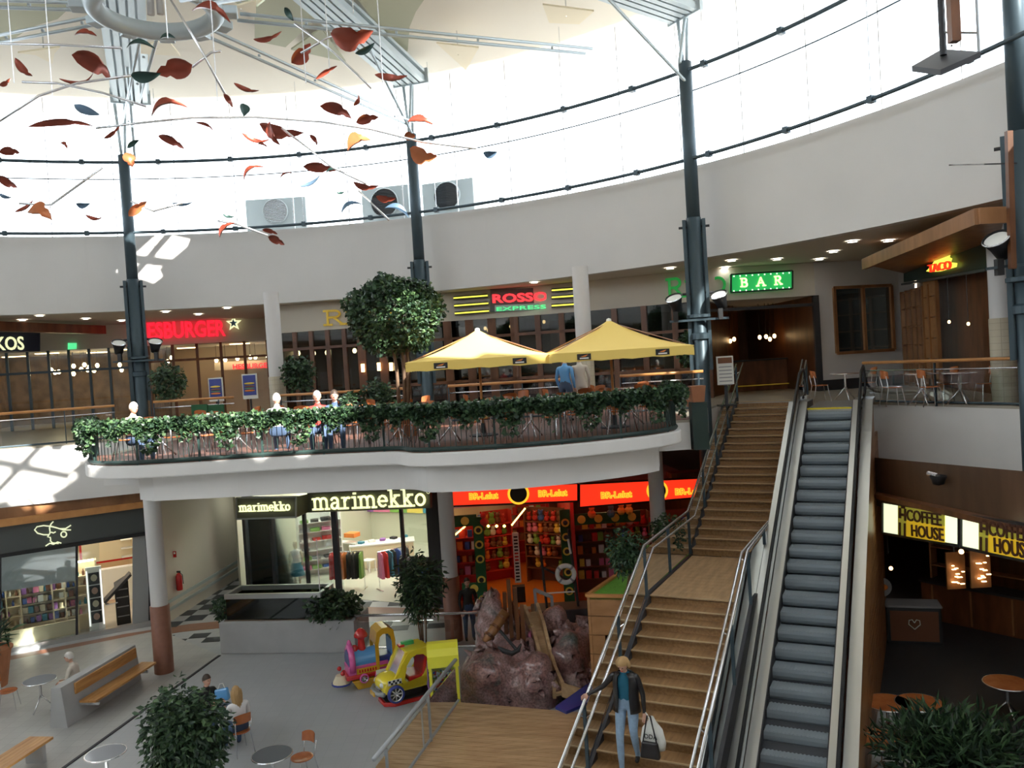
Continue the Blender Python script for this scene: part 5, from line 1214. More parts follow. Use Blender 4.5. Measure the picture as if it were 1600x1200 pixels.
for k, (x, l) in enumerate(((752, 'dark green post with a column of yellow discs, left of the toy shop door'), (888, 'dark green post with a column of yellow discs, right of the toy shop door'))):
    a = wallpt(T0, T1_, x, 900, .05 if k == 0 else -.2); t = thing('toy_shop_post', l, 'post', (a.x, a.y, 0), at_)
    MB().box((0, 0, 1.45), (.32, .12, 2.9)).build('panel', 'br_green', t)
    for z in (.35, .95, 1.6, 2.05, 2.5): dd = MB().lathe([(.001, .07), (.13, .07), (.13, .05)], (0, 0, z), 16, M=Matrix.Rotation(math.pi/2, 3, 'X')).build('disc', 'p_yellow', t); MB().lathe([(.001, .08), (.075, .08), (.075, .06)], (0, 0, z), 14, M=Matrix.Rotation(math.pi/2, 3, 'X')).build('disc_centre', 'p_black', dd)
for k, (xa, ya, xb, yb, P_, Q_, o_) in enumerate(((708, 815, 745, 812, T0, T1_, .05), (895, 812, 1000, 806, T1_, T2, -.1), (722, 920, 760, 918, T0, T1_, .08))):
    a, c = wallpt(P_, Q_, xa, ya, o_), wallpt(P_, Q_, xb, yb, o_); t = thing('toy_shop_band', ['short green band with yellow discs left of the toy shop door', 'long green band with yellow discs over the right toy window', 'low green band beside the toy shop column'][k], 'band', a)
    MB().bar((0, 0, 0), c-a, .1, .34).build('panel', 'br_green', t); nd = max(1, int((c-a).length/.5))
    for i in range(nd): MB().lathe([(.001, .07), (.13, .07), (.13, .05)], (c-a)*((i+.5)/nd), 14, M=Matrix.Rotation(math.pi/2, 3, 'X')).build('disc', 'p_yellow', t)
tc_ = ('p_red', 'p_yellow', 'p_pink', 'p_orange', 'p_blue', 'p_brown', 'p_green', 'p_white', 'p_red', 'p_brown')
for k, (x, inn, w, rz, P_, Q_, hs) in enumerate(((725, .9, 1.3, 0, T0, T1_, (.9, 1.3, 1.7, 2.1)), (772, 3.2, 1.5, .3, T0, T1_, (.4, .8, 1.2, 1.6, 2.0)), (812, 5.5, 2.4, 0, T0, T1_, (.4, .9, 1.4, 1.9, 2.4)), (862, 2.6, 1.6, -.5, T0, T1_, (.5, .9, 1.3, 1.7, 2.1)), (930, .9, 1.5, 0, T1_, T2, (.5, .9, 1.3, 1.7, 2.1)), (985, .9, 1.4, 0, T1_, T2, (.5, .9, 1.3, 1.7, 2.1)), (1060, 1.0, 2.2, 0, T1_, T2, (.5, 1.0, 1.5, 2.0)))):
    c = wallpt(P_, Q_, x, 930, -inn); shelves('toy_shelf', ['red toy shelf in the left window of the toy shop', 'toy shelf left inside the toy shop door', 'long toy shelf across the back of the toy shop', 'toy shelf right inside the toy shop door', 'toy shelf in the right window, beside the green post', 'toy shelf in the right window, left of the white column', 'toy shelf in the right window, beyond the white column'][k], (c.x, c.y, 0), at_+rz, w, hs, .35, 'p_red' if k < 3 else 'p_brown', 'toy' if k % 2 else 'box', tc_, 'toy', 'toy', 'toy', 'toys on the toy shop shelves', .2, 20+k, sc=1.25, unit=['toy shop left window', 'unit left inside toy shop', 'back wall of toy shop', 'unit right inside toy shop', 'right toy window by green post', 'right toy window by white column', 'toy window beyond white column'][k])
for x, y, m, l in ((925, 803, 'p_orange', 'orange plush toy hanging above the right toy window'), (955, 802, 'p_teal', 'light blue plush toy hanging above the right toy window'), (971, 798, 'p_yellow', 'yellow duck-like plush toy above the right toy window, left one'), (983, 797, 'p_yellow', 'yellow duck-like plush toy above the right toy window, right one'), (756, 815, 'p_red', 'red and orange plush toy hanging beside the green post')):
    put('plush_toy', 'toy', m, wallpt(T1_ if x > 900 else T0, T2 if x > 900 else T1_, x, y+7, .05), 0, l, 'toy', None, 1.5)
c = wallpt(T0, T1_, 811, 930, -.6); t = thing('lettered_banner', 'tall white narrow banner with dark lettering in the toy shop doorway', 'banner', (c.x, c.y, 0), at_)
MB().box((0, 0, 1.4), (.2, .03, 1.6)).build('strip', 'p_white', t)
for k in range(14): MB().box((0, -.02, .7+k*.105), (.12, .01, .05)).build('letter_block', 'p_red' if 5 < k < 9 else 'p_black', t)
MB().box((0, 0, .25), (.4, .3, .5)).build('foot_box', 'black', t)
struct(MB().bar(wallpt(T1_, T2, 1045, 742, .6), wallpt(T1_, T2, 1112, 738, .6), .6, .14), 'trim_9', 'wood_dark')
# ------------------------------------------------------------------ plants
def leafmesh(n, sampler, size, seed, mats=('leaf', 'leaf_dark', 'leaf_light'), droop=.4, slim=.4):
    rg = random.Random(seed); b = MB()
    for i in range(n):
        p, nrm = sampler(rg); d = Vector((rg.gauss(0, 1), rg.gauss(0, 1), rg.gauss(0, .6)-droop)); d = d.normalized()
        if nrm is not None: d = (d+nrm*.6).normalized()
        s = size*rg.uniform(.6, 1.3); r = d.cross(Vector((rg.gauss(0, 1), rg.gauss(0, 1), rg.gauss(0, 1)+.5))).normalized()*s*slim; k = d.cross(r).normalized()*s*.12
        b.cm = rg.choices(range(len(mats)), (6, 4, 2)[:len(mats)])[0]
        b.add([p, p+d*s*.5+r-k, p+d*s, p+d*s*.5-r-k], [(0, 1, 2), (0, 2, 3)])
    return b
def shell(c, r, inner=.75):
    def f(rg):
        while True:
            v = Vector((rg.gauss(0, 1), rg.gauss(0, 1), rg.gauss(0, 1)))
            if v.length > .1: break
        v.normalize(); k = rg.uniform(inner, 1)*(1+.08*math.sin(7*v.x+3*v.z)+.07*math.sin(9*v.y+5*v.x))
        return Vector((c[0]+v.x*r[0]*k, c[1]+v.y*r[1]*k, c[2]+v.z*r[2]*k)), v
    return f
LM = ['leaf', 'leaf_dark', 'leaf_light']
def potted(name, label, loc, crown_c, crown_r, n, size, seed, pot=(.28, .45), pm='terra', trunk=.04, group=None, mats=None, droop=.4, slim=.35, stems=1, inner=.5):
    t = thing(name, label, 'plant', loc, 0, group); rg = random.Random(seed)
    if pot: MB().lathe([(.001, .0), (pot[0]*.7, 0), (pot[0], pot[1]), (pot[0]*1.08, pot[1]), (pot[0]*1.08, pot[1]+.05), (pot[0]*.9, pot[1]+.05), (pot[0]*.9, pot[1]-.03), (.001, pot[1]-.03)], n=18).build('pot', pm, t)
    b = MB()
    for k in range(stems):
        o = V(rg.uniform(-.1, .1), rg.uniform(-.1, .1), 0)*(stems > 1); z0 = pot[1]-.05 if pot else 0
        b.tube([o+V(0, 0, z0), o*1.5+V(rg.uniform(-.05, .05), 0, (z0+crown_c[2])/2), V(*crown_c)+o*2], [trunk, trunk*.8, trunk*.5], 7)
    b.build('stem', 'bark', t, smooth=True)
    leafmesh(n, shell(crown_c, crown_r, inner), size, seed, droop=droop, slim=slim).build('foliage', LM, t, kind='stuff')
    return t
# clipped ball tree on the terrace
p = Py(628, 600, 19.4); zc = Py(622, 492, 19.4).z
potted('clipped_tree', 'large ball-clipped ficus tree on the terrace, tallest plant', (p.x, p.y, 6), (-.08, 0, zc-6), (1.12, 1.12, .9), 9000, .105, 5, pot=(.4, .5), trunk=.05, stems=3, inner=.72, slim=.42, droop=.2)
for x, y, Y, r, l in ((263, 597, 27.5, .58, 'dark round potted ficus right of the burger sign column'), (466, 583, 26, .52, 'dark round potted ficus right of the slim white column'), (1079, 545, 23.8, .42, 'dark potted ficus just left of the column at the stair head'), (590, 622, 23.5, .5, 'low dark shrub behind the ivy left of the clipped tree')):
    c = Py(x, y, Y); potted('potted_ficus', l, (c.x, c.y, 6), (0, 0, max(.75, c.z-6)), (r, r, r*1.1), 1100, .12, x, pot=(.25, .4), inner=.4, slim=.4)
c = Py(545, 630, 17.6); potted('potted_plant', 'small bright variegated plant standing on a terrace table', (c.x, c.y, 6.76), (0, 0, .28), (.16, .16, .14), 160, .1, 3, pot=(.08, .12), trunk=.01)
# ivy planters on the terrace balustrade
def ivy_sampler(w, hang):
    def f(rg):
        x = rg.uniform(-w/2, w/2); u = rg.random()
        if u < .55: z = rg.uniform(-.04, .14); y = rg.uniform(-.16, .1)
        else: z = -min(.5, abs(rg.gauss(0, hang*(.55+.45*math.sin(x*9+1))))); y = -.1-rg.random()*.08
        return Vector((x, y, z)), Vector((0, -.6, .2))
    return f
acc = 0; L = 0; k = 0; P_ = [Vector((p.x, p.y, 6.0)) for p in inset(TEs, .06)]
tot = sum((b_-a).length for a, b_ in zip(P_, P_[1:])); stepL = tot/24; iv = []; s = stepL/2
for a, b_ in zip(P_, P_[1:]):
    l = (b_-a).length
    while s < L+l: q = a.lerp(b_, (s-L)/l); iv.append((q, math.atan2(b_.y-a.y, b_.x-a.x))); s += stepL
    L += l
protos = []
for k, (q, a) in enumerate(iv):
    if k < 4:
        t = thing('ivy_planter', 'planter box with trailing ivy on the terrace railing, %s from its left end' % ON[k], 'planter', (q.x, q.y, 6.78), a, 'ivy planters along the terrace railing')
        MB().box((0, .12, -.06), (stepL*.8, .18, .2)).build('box', 'terra', t, bevel=.01)
        leafmesh(1050, ivy_sampler(stepL*1.08, .17+.07*((k*2) % 4)), .09, 40+k, droop=.5, slim=.48).build('foliage', LM, t, kind='stuff'); protos.append(t)
    else: dup(protos[(k*7) % 4], (q.x, q.y, 6.78), a, 'planter box with trailing ivy on the terrace railing, %s from its left end' % ON[k])
# ------------------------------------------------------------------ parasols
def parasol(x0, x1, ax, ay, label, px):
    Yc = 18.2; c = Py(px, 600, Yc); zt = Py(ax, ay, Yc).z-6; w = 2.96; zr_ = 1.72
    t = thing('parasol', label, 'parasol', (c.x, c.y, 6), .03)
    MB().tube([(0, 0, 0), (0, 0, zt-.05)], .03, 10).build('pole', 'wood_rail', t, smooth=True)
    MB().lathe([(.001, 0), (.32, 0), (.32, .05), (.06, .08), (.05, .3), (.001, .3)], n=20).build('base', 'dark', t)
    h = w/2; cor = [V(-h, -h, zr_), V(h, -h, zr_), V(h, h, zr_), V(-h, h, zr_)]; ap = V(0, 0, zt); N_ = 8
    for i in range(4):
        a, c_ = cor[i], cor[(i+1) % 4]; b = MB(); vs = []
        for u in range(N_+1):
            for v in range(N_+1):
                e = a.lerp(c_, v/N_); e = e+V(0, 0, -.0); pnt = ap.lerp(e, u/N_); pnt.z -= .10*math.sin(math.pi*u/N_)*(1-.4*math.sin(math.pi*v/N_)); vs.append(pnt)
        b.add(vs, [(u*(N_+1)+v, (u+1)*(N_+1)+v, (u+1)*(N_+1)+v+1, u*(N_+1)+v+1) for u in range(N_) for v in range(N_)]); b.build('canopy_panel', 'yellow_fabric', t, smooth=True)
        b = MB(); n = 14; vs = []
        for v in range(n+1):
            e = a.lerp(c_, v/n); o = (e.normalized()*.0); vs += [e, e+V(0, 0, -.19+.012*math.sin(v*2.1))]
        b.add(vs, [(2*v, 2*v+1, 2*v+3, 2*v+2) for v in range(n)]); b.build('valance', 'yellow_fabric', t)
        MB().bar(ap-V(0, 0, .05), a-V(0, 0, .03), .025, .02).build('rib', 'wood_mid', t)
    for f in (.24, .78):
        e = cor[0].lerp(cor[1], f); MB().box(e+V(0, -.012, -.1), (.28, .008, .12)).build('label_patch', 'p_black', t)
        MB().add([e+V(-.08, -.018, -.1), e+V(.02, -.018, -.07), e+V(.08, -.018, -.06), e+V(.03, -.018, -.1)], [(0, 1, 2, 3)]).build('patch_print', 'p_orange', t); MB().box(e+V(0, -.018, -.13), (.18, .004, .025)).build('patch_print', 'p_white', t)
    MB().lathe([(.06, 0), (.05, .05), (.001, .07)], (0, 0, zt-.03), 10).build('finial', 'p_white', t)
parasol(617, 838, 746, 515, 'square yellow parasol on the terrace, the left one', 751)
parasol(838, 1068, 948, 500, 'square yellow parasol on the terrace, the right one', 957)
# ------------------------------------------------------------------ furniture prototypes
def chair(label, group=None, seat='wood_seat', leg='silver'):
    t = thing('cafe_chair', label, 'chair', (0, 0, 0), 0, group)
    b = MB(); N_ = 10; vs = []
    for i in range(N_+1):
        a = 2*math.pi*i/N_
    b.lathe([(.001, .45), (.17, .447), (.21, .46), (.215, .45), (.2, .435), (.001, .43)], n=20); b.build('seat', seat, t, smooth=True)
    b = MB(); vs = []; n = 10; m = 4
    for i in range(n+1):
        a = (-.5+i/n)*1.9
        for j in range(m+1):
            hgt = .66+.2*j/m*(math.cos(a*.9)**.5 if math.cos(a*.9) > 0 else .2); vs.append(V(.22*math.sin(a), .06+.17*math.cos(a)+.02*j/m, hgt))
    fs = [(i*(m+1)+j, (i+1)*(m+1)+j, (i+1)*(m+1)+j+1, i*(m+1)+j+1) for i in range(n) for j in range(m)]
    b.add(vs+[v*1 + V(0, .014, 0) for v in vs], fs+[tuple(q+len(vs) for q in f[::-1]) for f in fs]); b.build('backrest', seat, t, smooth=True)
    for sx in (-1, 1):
        MB().tube([(sx*.14, -.15, .44), (sx*.2, -.21, .0)], .011, 6).build('leg', leg, t); MB().tube([(sx*.19, .26, .0), (sx*.15, .17, .44), (sx*.17, .22, .72)], .011, 6).build('leg', leg, t, smooth=True)
    return t
def face_rz(d): return math.atan2(d[0], -d[1])
ch0 = None
def put_chair(x, y, rz, label, group=None, z=0):
    global ch0
    if ch0 is None: ch0 = chair(label, group); ch0.location = (x, y, z); ch0.rotation_euler.z = rz; return ch0
    c = dup(ch0, (x, y, z), rz, label)
    if group: c['group'] = group
    elif 'group' in c: del c['group']
    return c
# ground floor
tabs = {}
for x, y, l in ((62, 1062, 'round steel café table in front of the white-haired man'), (165, 1176, 'round steel café table at the bottom edge, left of the leafy plant'), (425, 1178, 'round steel café table by the empty chair, right of the leafy plant'), (346, 1108, 'round steel café table between the seated man and woman')):
    p = Pz(x, y, .74); tabs[x] = p; small_table((p.x, p.y, 0), l, 'table_metal', .36 if x != 346 else .33)
pm1 = Pz(105, 1092, 0); pm1 = tabs[62]+V(.72, .05, 0); put_chair(pm1.x+.08, pm1.y, face_rz((-1, -.1)), 'wooden café chair under the white-haired man')
pm2 = tabs[346]+V(-.45, .42, 0); put_chair(pm2.x, pm2.y, face_rz((.8, -.55)), 'wooden café chair under the man in black, mostly behind the plant')
pm3 = tabs[346]+V(.50, -.42, 0); put_chair(pm3.x, pm3.y, face_rz((-.65, .75)), 'wooden café chair under the woman in white')
c = tabs[425]+V(.42, .42, 0); put_chair(c.x, c.y, face_rz((-.6, -.8)), 'empty wooden café chair beside the right steel table')
c = Pz(14, 1108, 0); put_chair(c.x, c.y, face_rz((1, .3)), 'wooden café chair at the left edge beside the big planter')
c = tabs[165]+V(-.2, -.6, 0); put_chair(c.x, c.y, face_rz((.4, .9)), 'wooden café chair at the bottom edge by the left steel table')
# concrete bench with wooden seat
b0, b1 = Pz(92, 1138, 0), Pz(200, 1068, 0); bd = (b1-b0); bl = bd.length+.25; bd.normalize(); bn = Vector((bd.y, -bd.x, 0))
t = thing('bench', 'wedge-shaped grey concrete bench with wooden seat and backrest', 'bench', b0, math.atan2(bd.y, bd.x))
MB().hexa([(0, -.22, 0), (0, .22, 0), (0, .12, .92), (0, -.12, .92)], [(bl, -.22, 0), (bl, .22, 0), (bl, .12, .92), (bl, -.12, .92)]).build('wall', 'concrete', t, bevel=.01)
for k in range(3): MB().box((bl/2+.15, -.17-.0*k, .66+.085*k), (bl-.5, .05, .08)).build('back_slat', 'wood_bench', t)
for k in range(4): MB().box((bl/2+.2, -.3-.105*k, .44), (bl-.4, .1, .05)).build('seat_slat', 'wood_bench', t)
for x in (.5, bl-.4): MB().box((x, -.45, .36), (.05, .45, .06)).build('bracket', 'silver', t)
c = Pz(20, 1180, .45); t = thing('flat_bench', 'sunlit flat wooden bench in the bottom left corner', 'bench', (c.x, c.y, 0), math.atan2(bd.y, bd.x))
for k in range(5): MB().box((-.4, -.22+.11*k, .43), (2.4, .1, .05)).build('seat_slat', 'wood_bench', t)
for x in (-1.3, .6): MB().box((x, 0, .2), (.1, .4, .4)).build('leg', 'concrete', t)
c = Pz(6, 1072, 0); t = potted('planter_palm', 'big terracotta planter with a spiky palm at the left edge', (c.x-.3, c.y, 0), (0, 0, 1.3), (.5, .5, .35), 60, .55, 9, pot=(.5, .95), trunk=.03, slim=.05, droop=-.3)
c = Pz(290, 1262, 0); potted('leafy_plant', 'large leafy ficus in the foreground at the bottom, left of the empty chair', (c.x, c.y, 0), (.05, .1, 1.2), (.78, .6, 1.0), 5200, .13, 11, pot=(.4, .5), stems=3, slim=.26, droop=.9, inner=.15)
c2 = Pz(262, 1240, 0); potted('leafy_plant', 'slim leafy ficus shoot rising at the left of the foreground plant', (c2.x, c2.y, 0), (0, .1, 1.45), (.3, .3, .5), 700, .12, 12, pot=None, slim=.26, droop=.9, inner=.1)
c = Pz(1490, 1265, 0); potted('feathery_plant', 'feathery grey-green plant in the bottom right corner', (c.x, c.y, 0), (0, 0, .95), (1.25, .9, .6), 2600, .3, 13, pot=(.45, .5), slim=.07, droop=-.5, inner=.1, stems=4)
# pair of plants at the glass case, bamboo tree behind the rides, trees on the grass box
c = wallpt(W0, W1, 352, 975, -.45); potted('planter_shrub', 'dark shrub at the left end of the grey planter', (c.x, c.y, .9), (0, 0, .25), (.32, .3, .35), 420, .13, 14, pot=None)
c = wallpt(W0, W1, 524, 970, -.45); potted('planter_shrub', 'dark spreading shrub at the right end of the grey planter', (c.x, c.y, .9), (0, -.1, .25), (.75, .5, .5), 1300, .15, 15, pot=None)
c = Pz(665, 1048, 0); potted('bamboo_tree', 'tall thin-stemmed tree in a dark pot behind the yellow taxi ride', (c.x, c.y, 0), (0, 0, 2.15), (.62, .6, .85), 2300, .17, 16, pot=(.3, .45), pm='dark', stems=5, trunk=.022, slim=.16, droop=.5, inner=.2)
# ------------------------------------------------------------------ deck, grass box, railing
ZD = .5
La, Lb = Pz(717, 1097, ZD), Pz(590, 1275, ZD); Ra, Rb = Pz(940, 1116, ZD), SP(-4.7, -.12, ZD)
dk = thing('wooden_deck', 'low oak board deck between the climbing rock and the stairs', 'deck', (La.x, La.y, 0)); o0 = dk.location.copy()
NB = 26
for k in range(NB):
    q = [La.lerp(Lb, k/NB)-o0, La.lerp(Lb, (k+.93)/NB)-o0, Ra.lerp(Rb, (k+.93)/NB)-o0, Ra.lerp(Rb, k/NB)-o0]
    MB().hexa(q, [v-V(0, 0, .05) for v in q]).build('deck_board', 'wood_deck', dk)
q = [La-o0+V(.02, 0, 0), Lb-o0+V(.02, 0, 0), Rb-o0, Ra-o0]; MB().prism([v.xy for v in q], 0, ZD-.055).build('base', 'dark', dk)
rail_run([(La.x, La.y+.3), (La.x, La.y), (Lb.x, Lb.y)], ZD, 'grey steel and glass railing along the left edge of the oak deck', hr='grey_metal', h=.92, midz=0, post='grey_metal', name='deck_railing')
GT = 2.74; g1 = Pz(917, 932, GT); g5 = Pz(974, 893, GT)
gp = [g1, SP(-.02, -.08, GT), SP(4.4, -.08, GT), SP(4.4, -1.5, GT), g5]
gb = thing('grass_box', 'tall wood-panelled box topped with artificial grass beside the stair landing', 'planter', (g1.x, g1.y, 0)); o0 = gb.location.copy()
MB().prism([(v-o0).xy for v in gp], GT-.06, GT).build('grass', 'grass', gb)
def face(a, b_, m='wood_box', z0=0, z1=GT, n=7, hole=None):
    a = a-o0; b_ = b_-o0; nrm = Vector((-(b_-a).y, (b_-a).x, 0)).normalized()*.06
    for i in range(n):
        za, zb_ = z0+(z1-z0)*i/n, z0+(z1-z0)*(i+.965)/n
        for f0, f1 in (((0, 1),) if not hole or za > hole[2] else ((0, hole[0]), (hole[1], 1))):
            u, w = a.lerp(b_, f0), a.lerp(b_, f1)
            if (w-u).length < .02: continue
            q = [V(u.x, u.y, za), V(w.x, w.y, za), V(w.x, w.y, zb_), V(u.x, u.y, zb_)]; MB().hexa(q, [v+nrm for v in q]).build('panel', m, gb)
face(g1, SP(-.02, -.08, 0), hole=(.27, .98, 1.9)); face(g5, g1); face(SP(4.4, -1.5, 0), g5)
MB().prism([((g1+(SP(0, -.08)-g1)*.2+V(0, .9, 0))-o0).xy, ((SP(0, -.08)+V(0, 1.1, 0))-o0).xy, ((SP(0, -.08)+V(0, 1.2, 0))-o0).xy, ((g1+(SP(0, -.08)-g1)*.2+V(0, 1, 0))-o0).xy], 0, GT-.1).build('inner_wall', 'dark', gb)
for a, b_ in ((gp[0], gp[1]), (gp[4], gp[0])): MB().bar(a-o0+V(0, 0, .02), b_-o0+V(0, 0, .02), .08, .06).build('edge_trim', 'wood_rail', gb)
c = Pz(982, 925, GT); potted('drooping_tree', 'small drooping ficus on the grass box nearer the viewer', (c.x, c.y, GT), (0, 0, .82), (.42, .4, .52), 1500, .1, 17, pot=None, trunk=.05, slim=.25, droop=.9, inner=.2)
c = Pz(1045, 885, GT); potted('drooping_tree', 'small drooping ficus on the grass box farther back beside the white column', (c.x, c.y, GT), (0, 0, .75), (.4, .4, .5), 1200, .1, 18, pot=(.18, .2), trunk=.04, slim=.25, droop=.9, inner=.2)
# ------------------------------------------------------------------ climbing rock with ship timbers
from mathutils import noise
def rock(name, label, blobs, loc, vox=.07):
    b = MB()
    for c, r in blobs: b.ball(Vector(c)-Vector(loc), 1, 20, 12, r)
    me = bpy.data.meshes.new('tmp'); me.from_pydata(b.v, [], b.f); o = bpy.data.objects.new('tmp', me); COL.objects.link(o)
    m = o.modifiers.new('r', 'REMESH'); m.mode = 'VOXEL'; m.voxel_size = vox; s = o.modifiers.new('s', 'SMOOTH'); s.iterations = 6
    bpy.context.view_layer.update(); me2 = bpy.data.meshes.new_from_object(o.evaluated_get(bpy.context.evaluated_depsgraph_get())); bpy.data.objects.remove(o)
    for v in me2.vertices:
        p = v.co.copy(); d = Vector((p.x, p.y, 0)); k = noise.noise(p*1.1)*.28+noise.noise(p*2.7)*.12+noise.noise(p*8)*.03
        v.co += v.normal*k
        if v.co.z < 0: v.co.z = 0
    me2.materials.clear(); me2.materials.append(MT['rock'])
    for q in me2.polygons: q.use_smooth = True
    r = bpy.data.objects.new(name, me2); COL.objects.link(r); r.location = loc; return tag(r, label, 'rock')
r0 = Pz(790, 1103, ZD)
def RX(x, y, Y): return Py(x, y, Y)
base = Vector((r0.x, 17.9, .0))
rock('climbing_rock', 'big pink and grey moulded climbing rock beside the oak deck, with a tall knob', [(RX(765, 1060, 18.3), (.75, .75, .72)), (RX(800, 1035, 18.8), (.7, .8, .55)), (RX(835, 1068, 18.0), (.55, .55, .62)), (RX(745, 1085, 18.2), (.55, .5, .5)), (RX(775, 1090, 18.3), (.85, .7, .5)), (RX(768, 980, 20.0), (.42, .5, .85)), (RX(769, 945, 20.2), (.3, .35, .4)), (RX(790, 1000, 19.8), (.8, .7, .7)), (RX(850, 1095, 18.2), (.5, .4, .4))], base)
rock('climbing_rock', 'lower pink and grey moulded rock between the slide and the grass box', [(RX(890, 1030, 18.9), (.5, .7, .75)), (RX(905, 1075, 18.4), (.45, .5, .6)), (RX(868, 990, 19.6), (.4, .5, .6)), (RX(910, 1000, 19.3), (.4, .5, .5)), (RX(885, 1070, 18.8), (.5, .5, .6))], Vector((1.3, 18.6, 0)))
sw = thing('toy_ship', 'dark wooden ship timbers standing on the climbing rock', 'play ship', (*RX(800, 1000, 19.0).xy, 1.3)); o0 = sw.location.copy()
for (x0, y0, x1, y1, Y) in ((794, 905, 801, 1005, 19.0), (804, 918, 812, 1010, 18.9), (788, 925, 792, 1000, 19.3), (815, 945, 820, 1012, 18.8), (798, 940, 826, 1014, 19.1)):
    MB().bar(RX(x0, y0, Y)-o0, RX(x1, y1+8, Y)-o0, .11, .09).build('timber', 'wood_dark', sw)
for (x0, y0, x1, y1) in ((835, 920, 840, 968), (862, 932, 864, 972), (835, 921, 863, 933), (838, 962, 866, 975)): MB().bar(RX(x0, y0, 19.8)-o0, RX(x1, y1, 19.8)-o0, .09, .07).build('rail_timber', 'p_grey', sw)
an = thing('ship_anchor', 'black curved ship anchor lying on the climbing rock', 'anchor', RX(805, 1015, 17.75)); o0 = an.location.copy()
MB().tube([RX(781, 985, 17.9)-o0, RX(806, 1014, 17.7)-o0], .035, 8).build('shank', 'black', an)
MB().tube([RX(x, y, 17.7)-o0 for x, y in ((778, 1011), (787, 1017), (800, 1021), (810, 1016), (814, 1006))], [.02, .06, .06, .05, .02], 8).build('arm', 'black', an, smooth=True)
tl = thing('toy_cannon', 'banded wooden toy cannon lying on the climbing rock', 'toy cannon', RX(773, 980, 18.9)); o0 = tl.location.copy()
a, b_ = RX(758, 1003, 18.6)-o0, RX(790, 957, 19.0)-o0; MB().tube([a, a.lerp(b_, .3), b_], [.09, .11, .13], 12).build('barrel', 'wood_mid', tl, smooth=True)
for f in (.2, .5, .8): q = a.lerp(b_, f); e = (b_-a).normalized()*.03; MB().tube([q-e, q+e], .135, 12).build('band', 'wood_dark', tl)
sd = thing('curved_slide', 'curved beige wooden slide running down between the rocks', 'slide', (*Pz(878, 1088, ZD).xy, ZD)); o0 = sd.location.copy()
cu = [(838, 955, 19.6), (848, 985, 19.2), (856, 1020, 18.7), (866, 1055, 18.1), (878, 1082, 17.7), (903, 1090, 17.5)]; cl_ = [(x-20+i*1.5, y+3, Y) for i, (x, y, Y) in enumerate(cu[:-1])]
R_ = [RX(*q)-o0 for q in cu]; L_ = [RX(*q)-o0 for q in cl_]
b = MB()
for i in range(4): b.hexa([L_[i], R_[i], R_[i]-V(0, 0, .06), L_[i]-V(0, 0, .06)], [L_[i+1], R_[i+1], R_[i+1]-V(0, 0, .06), L_[i+1]-V(0, 0, .06)])
b.build('chute', 'wood_deck', sd)
for nm, P in (('side_board', R_), ('side_board', L_)):
    b = MB()
    for i in range(len(P)-1): b.hexa([P[i]-V(0, 0, .1), P[i]+V(.07, 0, -.1), P[i]+V(.07, 0, .2), P[i]+V(0, 0, .2)], [P[i+1]-V(0, 0, .1), P[i+1]+V(.07, 0, -.1), P[i+1]+V(.07, 0, .2), P[i+1]+V(0, 0, .2)])
    b.build(nm, 'wood_deck', sd)
b = MB().prism([Pz(x, y, ZD).xy for x, y in ((868, 1108), (925, 1068), (928, 1098), (885, 1116))], ZD, ZD+.06); b.build('play_mat', 'navy_paint', label='dark blue safety mat at the foot of the slide', cat='mat')
# dark mast, lifebuoy and table behind the rock
c = RX(884, 897, 22.3); lb = thing('lifebuoy', 'white ring lifebuoy hanging in front of the toy shop window', 'lifebuoy', c); Mx = Matrix.Rotation(math.pi/2, 3, 'X')
MB().tube([(.23*math.cos(a), 0, .23*math.sin(a)) for a in [i*math.pi/14 for i in range(28)]], .065, 10, closed=True).build('ring', 'p_white', lb, smooth=True)
for k in range(4): a = k*math.pi/2+.8; MB().tube([(.23*math.cos(a+q), 0, .23*math.sin(a+q)) for q in (-.12, 0, .12)], .07, 10).build('band', 'p_grey', lb)
ps = thing('play_mast', 'thin dark toy ship mast with rigging in front of the toy shop', 'mast', (*c.xy, 0)); o0 = ps.location.copy()
MB().tube([V(.35, .1, 0), V(.15, .1, c.z+1.2)], .04, 8).build('mast', 'dark', ps); MB().tube([V(-.55, .1, .5), V(-.65, .1, c.z+.9)], .035, 8).build('mast', 'dark', ps); MB().tube([V(-.62, .1, c.z+.2), V(.25, .1, c.z-.3)], .03, 8).build('spar', 'dark', ps); MB().tube([V(.12, .0, c.z+.95), V(.17, .0, c.z+.55)], .03, 8).build('white_sleeve', 'p_white', ps)
MB().box((0, .2, .42), (2.0, .8, .84)).build('hull_panel', 'dark', ps, bevel=.03); MB().bar((-.75, -.25, c.z-.42), (.2, -.25, c.z-.42), .04, .03).build('white_bar', 'p_white', ps)
